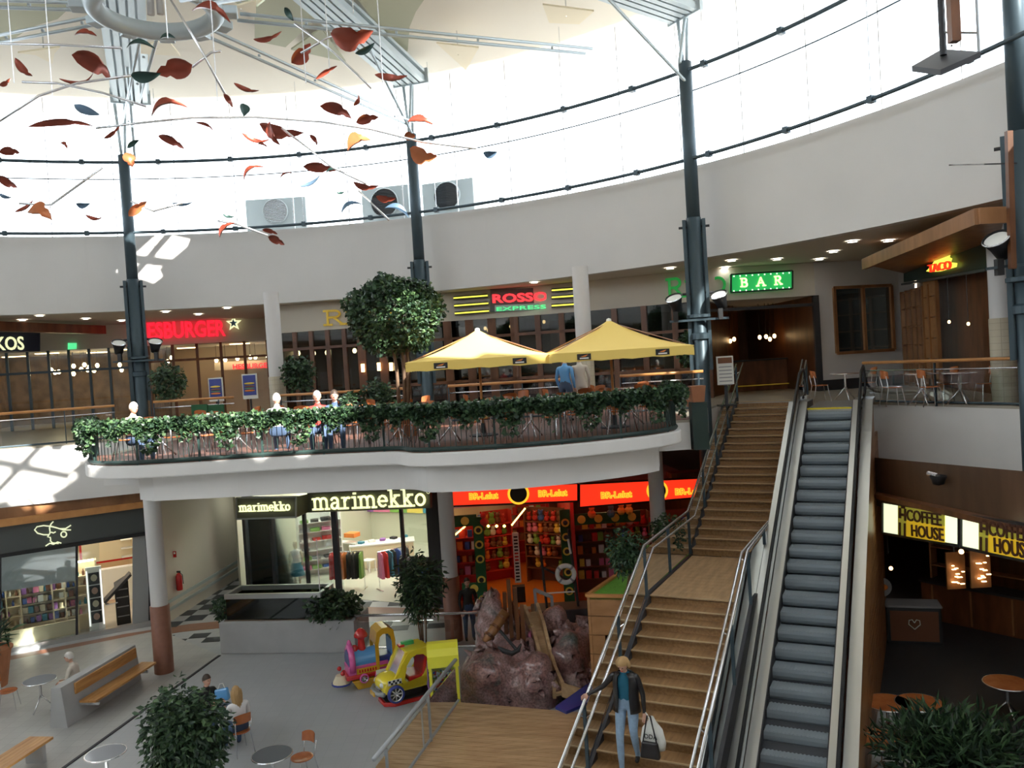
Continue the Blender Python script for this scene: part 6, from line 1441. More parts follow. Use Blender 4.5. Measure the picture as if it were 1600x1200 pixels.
# ------------------------------------------------------------------ kiddie rides
def ringpoly(b, outer, inner, y0, y1):
    n = len(outer); vs = []
    for y in (y0, y1):
        for P in (outer, inner): vs += [(x, y, z) for x, z in P]
    for i in range(n):
        j = (i+1) % n; b.f += []
    fs = []
    for i in range(n):
        j = (i+1) % n; o, p_, q, r = i, n+i, 2*n+i, 3*n+i; o2, p2_, q2, r2 = j, n+j, 2*n+j, 3*n+j
        fs += [(o, o2, p2_, p_), (q, r, r2, q2), (o, q, q2, o2), (p_, p2_, r2, r)]
    return b.add(vs, fs)
def profile(b, P, y0, y1):
    n = len(P); return b.add([(x, y0, z) for x, z in P]+[(x, y1, z) for x, z in P], [tuple(range(n)), tuple(range(2*n-1, n-1, -1))]+[(i, i+n, (i+1) % n+n, (i+1) % n) for i in range(n)])
def wheel(t, x, y, z, r, tire='navy_paint'):
    Mx = Matrix.Rotation(math.pi/2, 3, 'X'); s = 1 if y > 0 else -1
    MB().lathe([(r*.74, -.05), (r*.95, -.055), (r, -.03), (r, .03), (r*.95, .055), (r*.74, .05)], (x, y, z), 24, M=Mx).build('tyre', tire, t, smooth=True); t = [c_ for c_ in t.children if c_.name.startswith('tyre')][-1]
    w = MB(); w.lathe([(.001, .03), (r*.18, .05), (r*.2, -.05), (.001, -.03)], (x, y, z), 12, M=Mx); w.lathe([(r*.68, .03), (r*.76, .04), (r*.76, -.04), (r*.68, -.03)], (x, y, z), 24, M=Mx)
    for k in range(8): a = k*math.pi/4; w.bar((x, y, z), (x+r*.7*math.cos(a), y, z+r*.7*math.sin(a)), .03, .03, up=(0, 1, 0))
    w.build('spoked_rim', 'silver', t); MB().lathe([(.001, 0), (r*.7, 0)], (x, y+.0, z), 20, M=Mx).build('wheel_disc', 'dark', t)
tb_ = Pz(628, 1096, 0); tx = thing('taxi_ride', 'yellow cartoon taxi kiddie ride with red seat on a red-rimmed base', 'kiddie ride', (tb_.x+.17, tb_.y+.25, 0), math.radians(28))
# car faces -x
yl = .36
lower = [(-.72, .3), (-.74, .42), (-.66, .55), (-.5, .62), (-.36, .64), (-.30, .45), (-.12, .38), (.12, .38), (.2, .46), (.26, .62), (.5, .66), (.62, .6), (.66, .42), (.6, .3)]
profile(MB(), lower, -yl, yl).build('body', 'yellow_paint', tx, bevel=.05)
MB().ball((-.52, 0, .5), 1, 16, 10, (.3, .37, .2)).build('bonnet', 'yellow_paint', tx, smooth=True); MB().ball((.5, 0, .62), 1, 16, 10, (.26, .36, .24)).build('boot', 'yellow_paint', tx, smooth=True)
outer = [(-.42, .6), (-.3, .9), (-.12, 1.14), (.1, 1.2), (.34, 1.18), (.52, 1.02), (.56, .8), (.5, .6), (.3, .5), (-.2, .42)]
inner = [(-.24, .56), (-.17, .86), (-.05, 1.02), (.08, 1.07), (.24, 1.05), (.34, .95), (.33, .78), (.24, .6), (.1, .45), (-.12, .42)]
for s in (-1, 1): ringpoly(MB(), outer, inner, s*yl-.035*s, s*yl).build('door_frame', 'yellow_paint', tx)
MB().hexa([(-.15, -.33, 1.12), (-.15, .33, 1.12), (-.15, .33, 1.17), (-.15, -.33, 1.17)], [(.4, -.33, 1.13), (.4, .33, 1.13), (.4, .33, 1.2), (.4, -.33, 1.2)]).build('roof', 'yellow_paint', tx, bevel=.03)
MB().hexa([(-.42, -.3, .62), (-.42, .3, .62), (-.14, .26, 1.12), (-.14, -.26, 1.12)], [(-.38, -.3, .62), (-.38, .3, .62), (-.10, .26, 1.12), (-.10, -.26, 1.12)]).build('windscreen', 'silver', tx)
for s in (-1, 1): MB().bar((-.42, s*.31, .62), (-.13, s*.28, 1.14), .05, .08).build('pillar', 'yellow_paint', tx)
MB().hexa([(.42, -.3, .6), (.42, .3, .6), (.42, .3, 1.12), (.42, -.3, 1.12)], [(.5, -.3, .6), (.5, .3, .6), (.46, .3, 1.15), (.46, -.3, 1.15)]).build('rear_panel', 'yellow_paint', tx)
MB().hexa([(.3, -.3, .5), (.3, .3, .5), (.38, .3, 1.0), (.38, -.3, 1.0)], [(.2, -.3, .5), (.2, .3, .5), (.3, .3, 1.0), (.3, -.3, 1.0)]).build('seat_back', 'red_paint', tx, bevel=.03); MB().box((.08, 0, .52), (.4, .6, .12)).build('seat', 'red_paint', tx, bevel=.03)
for x, z in ((-.48, .3), (.48, .34)):
    for s in (-1, 1): wheel(tx, x, s*(yl+.03), z, .2)
for s in (-1, 1):
    for x0 in (-.62, .34):
        for i in range(6):
            for j in range(2):
                if (i+j) % 2: MB().box((x0+i*.05, s*(yl+.055), .56+j*.05), (.05, .01, .05)).build('check', 'p_black', tx)
        MB().box((x0+.125, s*(yl+.05), .585), (.32, .012, .11)).build('check_ground', 'p_white', tx)
    MB().ball((-.72, s*.2, .5), .07, 10, 6).build('headlamp', 'p_white', tx, smooth=True); MB().tube([(.58, s*.14-.2, .82), (.72, s*.14-.2, .82)], .06, 10).build('exhaust', 'silver', tx)
MB().ball((-.76, 0, .42), 1, 14, 8, (.05, .16, .08)).build('grille', 'silver', tx, smooth=True); MB().tube([(-.74, -.36, .33), (-.84, -.2, .32), (-.86, 0, .32), (-.84, .2, .32), (-.74, .36, .33)], .05, 8).build('bumper', 'grey_metal', tx, smooth=True); MB().box((-.9, 0, .3), (.03, .28, .09)).build('number_plate', 'amber_paint', tx)
MB().box((.02, .05, 1.25), (.3, .12, .09)).build('roof_sign', 'green_paint', tx, bevel=.02); MB().box((-.14, .05, 1.22), (.12, .16, .05)).build('roof_sign_base', 'red_paint', tx)
MB().prism([(-.72, -.2), (-.5, -.36), (.62, -.36), (.62, .36), (-.5, .36), (-.72, .2)], 0, .09).build('base_rim', 'red_paint', tx, bevel=.02); MB().prism([(-.66, -.18), (-.47, -.32), (.58, -.32), (.58, .32), (-.47, .32), (-.66, .18)], .09, .1).build('base_mat', 'dark', tx); MB().box((0, 0, .2), (.5, .3, .24)).build('pedestal', 'dark', tx)
tb_ = Pz(577, 1078, 0); tr = thing('train_ride', 'pink, blue and yellow locomotive kiddie ride with red chimney', 'kiddie ride', (tb_.x-.05, tb_.y+.35, 0), math.radians(24)); tr.scale = (.93, .93, .93)
MB().hexa([(-.35, -.22, 0), (.4, -.22, 0), (.4, .22, 0), (-.35, .22, 0)], [(-.5, -.28, .26), (.55, -.28, .26), (.55, .28, .26), (-.5, .28, .26)]).build('pedestal', 'amber_paint', tr, bevel=.02)
MB().box((0, 0, .36), (1.3, .6, .12)).build('frame', 'red_paint', tr, bevel=.03); MB().box((-.05, 0, .52), (1.05, .56, .24)).build('lower_body', 'pink_paint', tr, bevel=.03)
My = Matrix.Rotation(math.pi/2, 3, 'Y'); MB().lathe([(.001, -.35), (.27, -.35), (.27, .35), (.001, .35)], (-.12, 0, .72), 24, M=My).build('boiler', 'blue_paint', tr, smooth=False)
MB().tube([(-.47, -.26, .5), (-.47, -.3, .75), (-.47, -.2, .98), (-.47, 0, 1.12), (-.47, .2, .98), (-.47, .3, .75), (-.47, .26, .5)], .08, 10).build('front_arch', 'pink_paint', tr, smooth=True); MB().lathe([(.001, -.05), (.27, -.05), (.3, .02), (.001, .04)], (-.5, 0, .74), 24, M=My).build('smokebox_face', 'navy_paint', tr); MB().ball((-.47, 0, 1.14), .09, 12, 8, (.7, 1, 1.4)).build('front_lamp', 'pink_paint', tr, smooth=True)
MB().lathe([(.14, .92), (.1, 1.02), (.085, 1.2), (.11, 1.27), (.18, 1.3), (.18, 1.34), (.13, 1.44), (.06, 1.5), (.001, 1.52)], (-.15, 0, 0), 18).build('chimney', 'red_paint', tr, smooth=True); MB().lathe([(.13, .92), (.1, .98), (.1, 1.05), (.05, 1.1), (.001, 1.11)], (-.34, 0, 0), 14).build('steam_dome', 'red_paint', tr, smooth=True)
co_ = [(.14, .5), (.14, 1.1), (.2, 1.38), (.34, 1.47), (.5, 1.47), (.64, 1.38), (.68, 1.1), (.68, .5)]; ci_ = [(.23, .55), (.23, 1.08), (.28, 1.28), (.36, 1.34), (.48, 1.34), (.55, 1.28), (.59, 1.08), (.59, .55)]
for s in (-1, 1): ringpoly(MB(), co_, ci_, s*.3-.03*s, s*.3).build('cab_side', 'amber_paint', tr)
b = MB(); P = co_[1:7]
for (x0, z0), (x1, z1) in zip(P, P[1:]): b.hexa([(x0, -.31, z0), (x0, .31, z0), (x0, .31, z0+.03), (x0, -.31, z0+.03)], [(x1, -.31, z1), (x1, .31, z1), (x1, .31, z1+.03), (x1, -.31, z1+.03)])
b.build('cab_roof', 'amber_paint', tr); MB().box((.42, 0, .62), (.5, .5, .3)).build('cab_seat', 'navy_paint', tr, bevel=.04); MB().box((.6, 0, .9), (.06, .5, .5)).build('cab_back', 'blue_paint', tr)
MB().box((-.08, -.29, .5), (.6, .03, .14)).build('name_plate', 'amber_paint', tr)
for k in range(7): MB().box((-.3+k*.07, -.31, .5), (.035, .01, .07)).build('plate_mark', 'red_paint', tr)
MB().lathe([(.24, 0), (.14, .2), (.001, .2)], (-.72, 0, .2), 14).build('cow_catcher', 'p_cream', tr); MB().lathe([(.26, 0), (.26, .04), (.22, .04)], (-.72, 0, .17), 14).build('catcher_rim', 'navy_paint', tr)
for s in (-1, 1): MB().ball((-.72, s*.2, .5), .06, 8, 6).build('buffer', 'red_paint', tr, smooth=True)
for x in (-.2, .2):
    for s in (-1, 1): wheel(tr, x, s*.29, .3, .12, 'pink_paint')
cm_ = Pz(695, 1140, 0); cd = thing('candy_machine', 'bright yellow candy dispenser behind the deck railing', 'vending machine', (cm_.x+.02, cm_.y+.35, 0), .1)
MB().box((0, 0, .35), (.62, .5, .7)).build('lower_cabinet', 'bright_yellow', cd, bevel=.02)
for s in (-1, 1): MB().box((s*.28, 0, 1.0), (.06, .5, .62)).build('side_post', 'bright_yellow', cd)
MB().box((0, .22, 1.0), (.6, .04, .62)).build('back_panel', 'bright_yellow', cd)
b = MB(); pr = [(-.27, 1.28), (-.27, 1.52), (-.2, 1.66), (-.05, 1.73), (.12, 1.73), (.25, 1.66), (.27, 1.5), (.27, 1.28)]; n = len(pr)
b.add([(-.33, y, z) for y, z in pr]+[(.33, y, z) for y, z in pr], [tuple(range(n)), tuple(range(2*n-1, n-1, -1))]+[(i, i+n, (i+1) % n+n, (i+1) % n) for i in range(n)]); b.build('hood', 'bright_yellow', cd)
MB().box((0, -.24, 1.0), (.5, .01, .6)).build('window', 'glass', cd)
rg = random.Random(4); b = MB()
for i in range(150):
    b.cm = rg.randrange(4); b.ball((rg.uniform(-.22, .22), rg.uniform(-.18, .1), rg.uniform(.72, 1.12)), .028, 6, 4)
b.build('candy', ['p_red', 'p_white', 'p_green', 'p_blue'], cd, kind='stuff'); MB().box((0, -.26, .4), (.44, .02, .36)).build('poster', 'p_pink', cd); MB().ball((0, -.27, .42), .12, 10, 6, (1, .1, 1)).build('poster_print', 'p_cream', cd); MB().box((-.34, 0, .95), (.02, .4, .7)).build('side_strip', 'p_purple', cd)
lg = W1; q0, q1 = Pz(548, 1018, 0), Pz(690, 1022, 0)
rail_run([(q0.x, q0.y+.1), (q1.x+.3, q1.y+.4), (q1.x+1.9, q1.y+.2)], 0, 'low glass barrier behind the kiddie rides', hr='silver', h=.95, midz=0, post='silver', name='glass_barrier')
# ------------------------------------------------------------------ hanging leaf mobile
LV = '''550,50,66,0,.5,c 470,83,42,-42,.5,c 418,55,45,-12,.15,c 452,22,24,60,.45,g 570,75,34,-25,.25,g 611,118,50,5,.38,c 510,113,38,-28,.15,c 385,136,40,20,.25,c 330,27,62,20,.35,c 272,108,58,170,.5,c 228,116,46,0,.35,g 220,76,44,5,.3,g 262,61,24,0,.5,g 134,56,34,5,.4,c 143,104,70,35,.45,c 120,118,55,-8,.15,c 37,105,38,50,.3,c 8,128,20,-30,.3,c 136,172,42,25,.4,b 265,176,58,-12,.35,c 357,157,24,60,.4,c 380,172,20,90,.7,g 320,198,30,30,.15,c 268,222,45,30,.3,c 95,197,100,3,.1,c 175,206,32,-35,.15,c 100,228,14,45,.4,c 208,225,22,-30,.3,g 15,238,32,5,.4,c 12,285,34,30,.5,c 202,250,24,70,.7,o 440,200,70,15,.3,c 430,208,40,70,.4,c 400,213,45,15,.2,c 490,219,20,60,.4,c 398,273,40,-30,.25,c 525,175,52,25,.35,c 574,187,36,-10,.4,c 556,157,18,-60,.3,c 562,228,40,-20,.8,o 657,193,40,10,.45,c 640,213,18,0,.7,o 662,238,44,20,.6,o 766,238,22,0,.5,b 500,263,52,10,.3,c 522,270,26,0,.25,g 484,283,36,-25,.25,b 447,275,20,-20,.2,c 572,287,40,12,.25,c 603,308,30,10,.35,c 550,327,36,-20,.25,b 620,333,40,25,.3,b 38,322,34,-30,.3,c 62,338,40,20,.7,o 130,318,22,0,.4,b 147,338,26,10,.25,c 215,326,36,-35,.35,o 285,317,32,0,.2,b 357,337,18,15,.3,g 355,360,32,-40,.4,c 422,362,24,20,.3,c 432,376,28,30,.5,c 8,306,20,20,.3,b 532,301,12,0,.4,g 410,228,16,20,.3,c'''
mo = thing('leaf_mobile', 'hanging mobile of copper, green and blue metal leaves on thin curved rods', 'mobile', (hp.x, hp.y-3, 13)); mo.location = (-4.2, 12.5, 12.0); o0 = mo.location.copy()
MC = dict(c='copper', g='leaf_green_metal', b='leaf_blue_metal', o='copper_light'); LB = dict(g='dark green metal leaf', b='blue-grey metal leaf', o='bright copper leaf')
rg = random.Random(8)
def leaf(cx, cy, ln, ang, wr, kd, i):
    Y = 11.5+3.0*((i*37) % 10)/10; c = Py(cx, cy, Y); s = ln*Y/1290; a = math.radians(ang)
    wx = Vector((math.cos(a), 0, -math.sin(a))); tilt = rg.uniform(-.5, .5); wy = Vector((math.sin(a)*.7, .7*math.copysign(1, tilt), math.cos(a)*.7)).normalized()
    n = 9; vs = []; nn_ = wx.cross(wy).normalized(); bend = rg.uniform(.1, .28)*rg.choice((-1, 1))
    for k in range(n+1):
        u = k/n; hw = s*wr*.62*(math.sin(math.pi*min(1, u*1.02))**.7)*(1.15-.55*u)+.004; ce = c+wx*((u-.5)*s)+nn_*(-bend*s*(1-(2*u-1)**2)); cup = hw*.45
        if kd in 'co' and k == n-3: hw *= .62
        vs += [ce-wy*hw+nn_*cup, ce-wy*hw*.5+nn_*cup*.3, ce, ce+wy*hw*.5+nn_*cup*.3, ce+wy*hw+nn_*cup]
    fs = [(k*5+j, (k+1)*5+j, (k+1)*5+j+1, k*5+j+1) for k in range(n) for j in range(4)]; m = len(vs); vs = [v-o0 for v in vs]
    b = MB().add(vs+[v+nn_*.008 for v in vs], fs+[tuple(q+m for q in f[::-1]) for f in fs]); o = b.build('leaf', MC[kd], mo, smooth=True)
    if kd in LB: o['label'] = LB[kd]
    return c
for i, w in enumerate(LV.split()):
    x, y, l, a, wr, kd = w.split(','); c = leaf(float(x), float(y), float(l), float(a), float(wr), kd, i)
for pts in ([(-5, 192), (60, 150), (120, 130), (205, 118)], [(262, -8), (310, 70), (352, 148)], [(460, 36), (520, 80), (560, 118), (580, 138)], [(150, 200), (220, 192), (300, 184), (400, 183), (500, 190), (580, 202), (660, 222), (745, 232)], [(-5, 68), (90, 70), (190, 75)], [(560, 298), (585, 322), (608, 344)], [(340, 345), (370, 350), (418, 368)], [(35, 128), (90, 130), (160, 145), (228, 166)], [(205, 315), (240, 330), (285, 317)], [(470, 83), (510, 60), (525, 55)], [(160, 262), (80, 320), (30, 318)], [(300, 105), (330, 82), (345, 80)], [(440, 200), (520, 262), (572, 287)]):
    MB().tube([Py(x, y, 12.6)-o0 for x, y in pts], .018, 6).build('rod', 'silver', mo, smooth=True)
for x, y in ((22, 130), (478, 130), (552, 20), (515, 110), (82, 150), (340, 160), (262, 60), (600, 160)):
    c = Py(x, y, 12.6); MB().tube([c-o0, V(c.x, c.y, 18.2)-o0], .008, 4).build('wire', 'silver', mo)
# ------------------------------------------------------------------ people
def human(name, label, loc, rz, J, C, sc=1, group=None, hair='hair_dark', hairlen=.0, jacket=None, fingers=True):
    """J: joint positions in metres, facing -Y. C: materials for skin, top, legs, shoes, sleeve"""
    t = thing(name, label, 'person', loc, rz, group); t.scale = (sc,)*3
    vs, ed, rad = [], [], []; reg = []
    def add(p, r, par, rg_):
        vs.append(tuple(p)); rad.append(r); reg.append(rg_)
        if par is not None: ed.append((par, len(vs)-1))
        return len(vs)-1
    pel = Vector(J['pelvis']); nk = Vector(J['neck']); hd = Vector(J['head'])
    p0 = add(pel, .145, None, 'legs'); w = add(pel.lerp(nk, .35), .125, p0, 'top'); ch = add(pel.lerp(nk, .72), .14, w, 'top'); n0 = add(nk, .06, ch, 'top'); add(nk.lerp(hd, .5), .055, n0, 'skin')
    for s, k in ((-1, 'r'), (1, 'l')):
        sh, el_, ha = Vector(J['sh'+k]), Vector(J['el'+k]), Vector(J['ha'+k])
        a = add(sh, .062, ch, 'sleeve'); m = add(sh.lerp(el_, .5), .052, a, 'sleeve'); a = add(el_, .044, m, 'sleeve'); m = add(el_.lerp(ha, .5), .04, a, 'sleeve'); a = add(ha, .028, m, C.get('fore', 'sleeve'))
        d = (ha-el_).normalized(); sd_ = d.cross(V(0, -1, .3)).normalized(); pl_ = add(ha+d*.05, .028, a, 'skin')
        if fingers:
            for i in range(4):
                o = sd_*(i-1.5)*.021; L_ = (.06, .075, .07, .055)[i]; f = add(ha+d*.085+o, .0095, pl_, 'skin'); f2 = add(ha+d*(.085+L_*.6)+o+V(0, -.012, -.008), .0085, f, 'skin'); add(ha+d*(.085+L_*.9)+o+V(0, -.03, -.02), .007, f2, 'skin')
            f = add(ha+d*.05-sd_*.04+V(0, -.02, 0), .0105, pl_, 'skin'); add(ha+d*.085-sd_*.05+V(0, -.03, 0), .0085, f, 'skin')
        hp_, kn, an_, to = [Vector(J[q+k]) for q in ('hp', 'kn', 'an', 'to')]
        a = add(hp_, .105, p0, 'legs'); m = add(hp_.lerp(kn, .5), .09, a, 'legs'); a = add(kn, .068, m, 'legs'); m = add(kn.lerp(an_, .45), .062, a, 'legs'); a = add(an_, .042, m, 'legs'); a = add(an_.lerp(to, .3)+V(0, 0, -.03), .04, a, 'shoes'); add(to, .032, a, 'shoes')
    me = bpy.data.meshes.new('tmp'); me.from_pydata(vs, ed, []); o = bpy.data.objects.new('tmp', me); COL.objects.link(o)
    o.modifiers.new('skin', 'SKIN'); sub = o.modifiers.new('sub', 'SUBSURF'); sub.levels = 2; sub.render_levels = 2
    for i, v in enumerate(me.skin_vertices[0].data): v.radius = (rad[i], rad[i]*(.8 if reg[i] == 'top' else 1)); v.use_root = (i == 0)
    bpy.context.view_layer.update(); me2 = bpy.data.meshes.new_from_object(o.evaluated_get(bpy.context.evaluated_depsgraph_get())); bpy.data.objects.remove(o)
    order = ['skin', 'top', 'legs', 'shoes', 'sleeve']; me2.materials.clear()
    for q in order: me2.materials.append(MT[C[q]])
    segs = [(Vector(vs[a]), Vector(vs[b_]), reg[b_], reg[a]) for a, b_ in ed]
    for f in me2.polygons:
        c = f.center; best = (9, 'top')
        for a, b_, r1, r0_ in segs:
            ab = b_-a; u = max(0, min(1, (c-a).dot(ab)/ab.length_squared)); d = (c-(a+ab*u)).length
            if d < best[0]: best = (d, r1 if u > .5 or r1 == r0_ else r0_)
        f.material_index = order.index(best[1]); f.use_smooth = True
    # head with nose, ears, chin joined to the body mesh
    hb_ = MB(); T = Matrix.Rotation(J.get('turn', 0), 3, 'Z') @ Matrix.Rotation(J.get('nod', 0), 3, 'X')
    def hp(x, y, z): return hd+T @ V(x, y, z)
    hb_.ball(hd, 1, 16, 12, M=T @ Matrix.Diagonal((.076, .095, .115)))
    hb_.ball(hp(0, -.03, -.055), 1, 12, 8, M=T @ Matrix.Diagonal((.05, .06, .06))); hb_.ball(hp(0, -.098, -.012), 1, 8, 6, M=T @ Matrix.Diagonal((.013, .02, .024)))
    for s in (-1, 1): hb_.ball(hp(s*.077, .005, -.005), 1, 8, 6, M=T @ Matrix.Diagonal((.01, .02, .03)))
    bm = bmesh.new(); bm.from_mesh(me2); n0_ = len(bm.verts); nv = [bm.verts.new(v) for v in hb_.v]
    for f in hb_.f:
        try: q = bm.faces.new([nv[i] for i in f]); q.smooth = True; q.material_index = 0
        except ValueError: pass
    bm.to_mesh(me2); bm.free(); bo = bpy.data.objects.new('body', me2); COL.objects.link(bo); bo.parent = t
    # hair
    b = MB(); vv = []; n, m = 18, 9
    for j in range(m+1):
        e = math.pi/2-j/m*(math.pi*.52)
        for i in range(n):
            a = 2*math.pi*i/n; back = math.sin(a); ee = e-(.35*(1+back)/2*j/m) if back > -.2 else e+.45*j/m*(-back)
            vv.append(hp(.086*math.cos(a)*math.cos(ee), .105*math.sin(a)*math.cos(ee)+.006, .125*math.sin(ee)+.005))
    b.add(vv, [(j*n+i, j*n+(i+1) % n, (j+1)*n+(i+1) % n, (j+1)*n+i) for j in range(m) for i in range(n)])
    if hairlen:
        for k in range(9):
            a = math.pi*(k+.0)/8; x, y = .08*math.cos(a), .085*math.sin(a)+.015; b.tube([hp(x, y, .04), hp(x*1.1, y*1.05, -.06), hp(x, y+.01, -.06-hairlen*.5), hp(x*.8, y+.02, -.06-hairlen)], [.03, .034, .03, .012], 8)
    b.build('hair', hair, t, smooth=True)
    for s in (-1, 1): MB().ball(hp(s*.03, -.088, .012), .009, 6, 5).build('eye', 'p_black', t)
    MB().ball(hp(0, -.09, -.062), 1, 8, 4, M=T @ Matrix.Diagonal((.022, .008, .005))).build('mouth', 'p_red', t)
    return t
def sit(lean=0, arms='lap', cross=0):
    J = dict(pelvis=(0, .05, .53), neck=(0, .03-lean, 1.06), head=(0, -.01-lean*1.3, 1.23), nod=.1)
    for s, k in ((-1, 'r'), (1, 'l')):
        J['sh'+k] = (s*.18, .03-lean*.9, .99); J['el'+k] = (s*.24, -.02-lean, .73)
        J['ha'+k] = dict(lap=(s*.1, -.28, .66), table=(s*.14, -.33, .80), down=(s*.25, -.1, .5))[arms]
        J['hp'+k] = (s*.1, .0, .52); J['kn'+k] = (s*.13, -.40, .53); J['an'+k] = (s*.13, -.38-cross*s*.1, .09); J['to'+k] = (s*.14, -.54-cross*s*.1, .04)
    return J
def stand(step=0):
    J = dict(pelvis=(0, 0, .93), neck=(0, .0, 1.44), head=(0, -.02, 1.62))
    for s, k in ((-1, 'r'), (1, 'l')):
        J['sh'+k] = (s*.185, 0, 1.37); J['el'+k] = (s*.24, .03, 1.1); J['ha'+k] = (s*.22, -.08, .87); J['hp'+k] = (s*.1, 0, .88); J['kn'+k] = (s*.1, -.02-s*step, .48); J['an'+k] = (s*.1, .02-s*step, .08); J['to'+k] = (s*.12, -.13-s*step, .035)
    return J
def cols_(skin='skin', top='p_black', legs='denim_dark', shoes='p_black', sleeve=None): return dict(skin=skin, top=top, legs=legs, shoes=shoes, sleeve=sleeve or top)
d = tabs[62]-pm1
human('person', 'white-haired man in a cream jacket seated at a steel table behind the bench', (pm1.x+.08, pm1.y, 0), face_rz((-1, -.1)), sit(.06, 'lap'), cols_(top='cream_cloth', legs='p_grey'), hair='hair_white')
human('person', 'dark-haired man in a black jacket seated behind the leafy plant, holding blue bags', (pm2.x, pm2.y, 0), face_rz((.8, -.55)), sit(.02, 'table'), cols_(top='p_black', legs='denim_dark'))
human('person', 'long-haired woman in a white top seated with her back to the viewer', (pm3.x, pm3.y, 0), face_rz((-.65, .75)), sit(.04, 'table'), cols_(top='white_cloth', legs='denim_dark'), hair='hair_blond', hairlen=.25)
c = Pz(353, 1093, .78); t = thing('shopping_bag', 'bright blue plastic bag on the table in front of the man in black', 'bag', (c.x-.1, c.y+.1, .745)); MB().hexa([(-.15, -.08, 0), (.15, -.08, 0), (.15, .08, 0), (-.15, .08, 0)], [(-.17, -.04, .22), (.12, -.05, .26), (.12, .05, .26), (-.17, .04, .22)]).build('sack', 'blue_paint', t, bevel=.03); MB().tube([(-.1, 0, .22), (-.05, 0, .34), (.02, 0, .35), (.06, 0, .24)], .01, 6).build('strap', 'p_white', t)
# woman walking down the stairs
sw_ = 1.1; k_ = 10; s_ = -G*(k_+.45); wz = ZL-RLo*k_; wp = SP(s_, .62, wz)
J = stand(); J.update(nod=.55, neck=(0, -.03, 1.42), head=(0, -.1, 1.575)); J['elr'] = (-.37, -.03, 1.15); J['har'] = (-.60, -.08, 1.02); J['shr'] = (-.19, 0, 1.36); J['ell'] = (.27, .02, 1.08); J['hal'] = (.3, -.05, .84)
J['knr'] = (-.09, -.16, .42); J['anr'] = (-.07, -.2, -.08); J['tor'] = (-.08, -.34, -.13); J['knl'] = (.12, -.1, .50); J['anl'] = (.13, .02, .09); J['tol'] = (.15, -.12, .035)
wm_ = human('person', 'blonde woman in a black leather jacket and light jeans walking down the wooden stairs', wp, math.atan2(-SD.x, SD.y)+0, J, dict(skin='skin', top='teal', legs='denim', shoes='p_black', sleeve='leather'), hair='hair_blond', hairlen=.03)
b = MB(); n = 20
rows = [(1.42, .10, .09), (1.36, .19, .115), (1.22, .2, .14), (1.05, .185, .14), (.9, .2, .15), (.8, .215, .155)]
vv = []
for z, rx, ry in rows:
    for i in range(n+1):
        a = math.radians(-62+304*i/n); vv.append(V(rx*math.cos(a)*1.0, ry*math.sin(a)*1.05+(-.0), z))
b.add(vv, [(j*(n+1)+i, j*(n+1)+i+1, (j+1)*(n+1)+i+1, (j+1)*(n+1)+i) for j in range(len(rows)-1) for i in range(n)]); jk = b.build('jacket', 'leather', wm_, smooth=True); so_ = jk.modifiers.new('solid', 'SOLIDIFY'); so_.thickness = .015
hl_ = wp+Matrix.Rotation(wm_.rotation_euler.z, 3, 'Z') @ V(.33, -.08, .80)
t = thing('plastic_bag', 'white plastic carrier bag with dark print in the woman’s hand on the stairs', 'bag', hl_, wm_.rotation_euler.z)
b = MB(); pr = [(.02, 0), (.06, -.08), (.15, -.2), (.19, -.4), (.17, -.52), (.001, -.56)]; b.lathe([(r, z) for r, z in pr], (.1, 0, 0), 14, M=Matrix.Diagonal((1.1, .5, 1))); o = b.build('bag', 'p_white', t, smooth=True)
text('DDA', .1, (.0, -.11, -.32), (.2, -.11, -.32), 'p_black', 'print', parent=t, depth=.004); MB().tube([(0, 0, .04), (.03, 0, 0), (.06, 0, -.06)], .01, 6).build('handle', 'p_white', t)
t = thing('handbag', 'black leather handbag with long strap in the woman’s hand on the stairs', 'handbag', hl_+V(.02, -.14, 0), wm_.rotation_euler.z)
MB().hexa([(-.16, -.06, -.62), (.16, -.06, -.62), (.16, .06, -.62), (-.16, .06, -.62)], [(-.13, -.03, -.36), (.13, -.03, -.36), (.13, .03, -.36), (-.13, .03, -.36)]).build('body', 'leather', t, bevel=.03); MB().tube([(-.11, 0, -.38), (-.03, .03, .03), (.02, .03, .03), (.11, 0, -.38)], .012, 6).build('strap', 'leather', t)
# others
c = Pz(735, 1000, 0); human('person', 'person in black with dark hair standing beside the brown-based column near the toy shop', (c.x, c.y, 0), .3, stand(.03), cols_(top='p_black', legs='denim_dark'))
c = RX(832, 1012, 19.2); J = sit(.0, 'lap'); human('person', 'small child in a pink top and jeans sitting at the top of the slide', (c.x, c.y, c.z-.25), math.radians(70), J, cols_(top='p_pink', legs='denim'), sc=.6, hair='hair_blond')
for x, y, col, hr, lab, zz in ((208, 657, 'p_cream', 'hair_white', 'fair-haired person seated behind the ivy at the left end of the terrace', 0), (433, 645, 'white_cloth', 'hair_white', 'white-haired person in white seated behind the terrace ivy', .0), (497, 640, 'p_red', 'hair_white', 'grey-haired person in red seated behind the terrace ivy', 0), (524, 641, 'denim_dark', 'hair_dark', 'dark-haired person in dark blue seated right of the one in red', 0)):
    c = Py(x, y, 17.6); human('person', lab, (c.x, c.y, 6.0+max(-.1, min(.12, c.z-7.22))), rng.uniform(-.5, .5)+(2.8 if x == 433 else .6), sit(.03, 'table'), cols_(top=col), hair=hr)
c = Py(886, 640, 21.2); human('person', 'person in a blue jacket standing behind the terrace between the parasols', (c.x, c.y, 6), 2.6, stand(.02), cols_(top='blue_paint'))
c = Py(909, 640, 21.4); human('person', 'person in a pale grey coat standing right of the one in blue', (c.x, c.y, 6), 3.0, stand(.02), cols_(top='cream_cloth', legs='cream_cloth'))
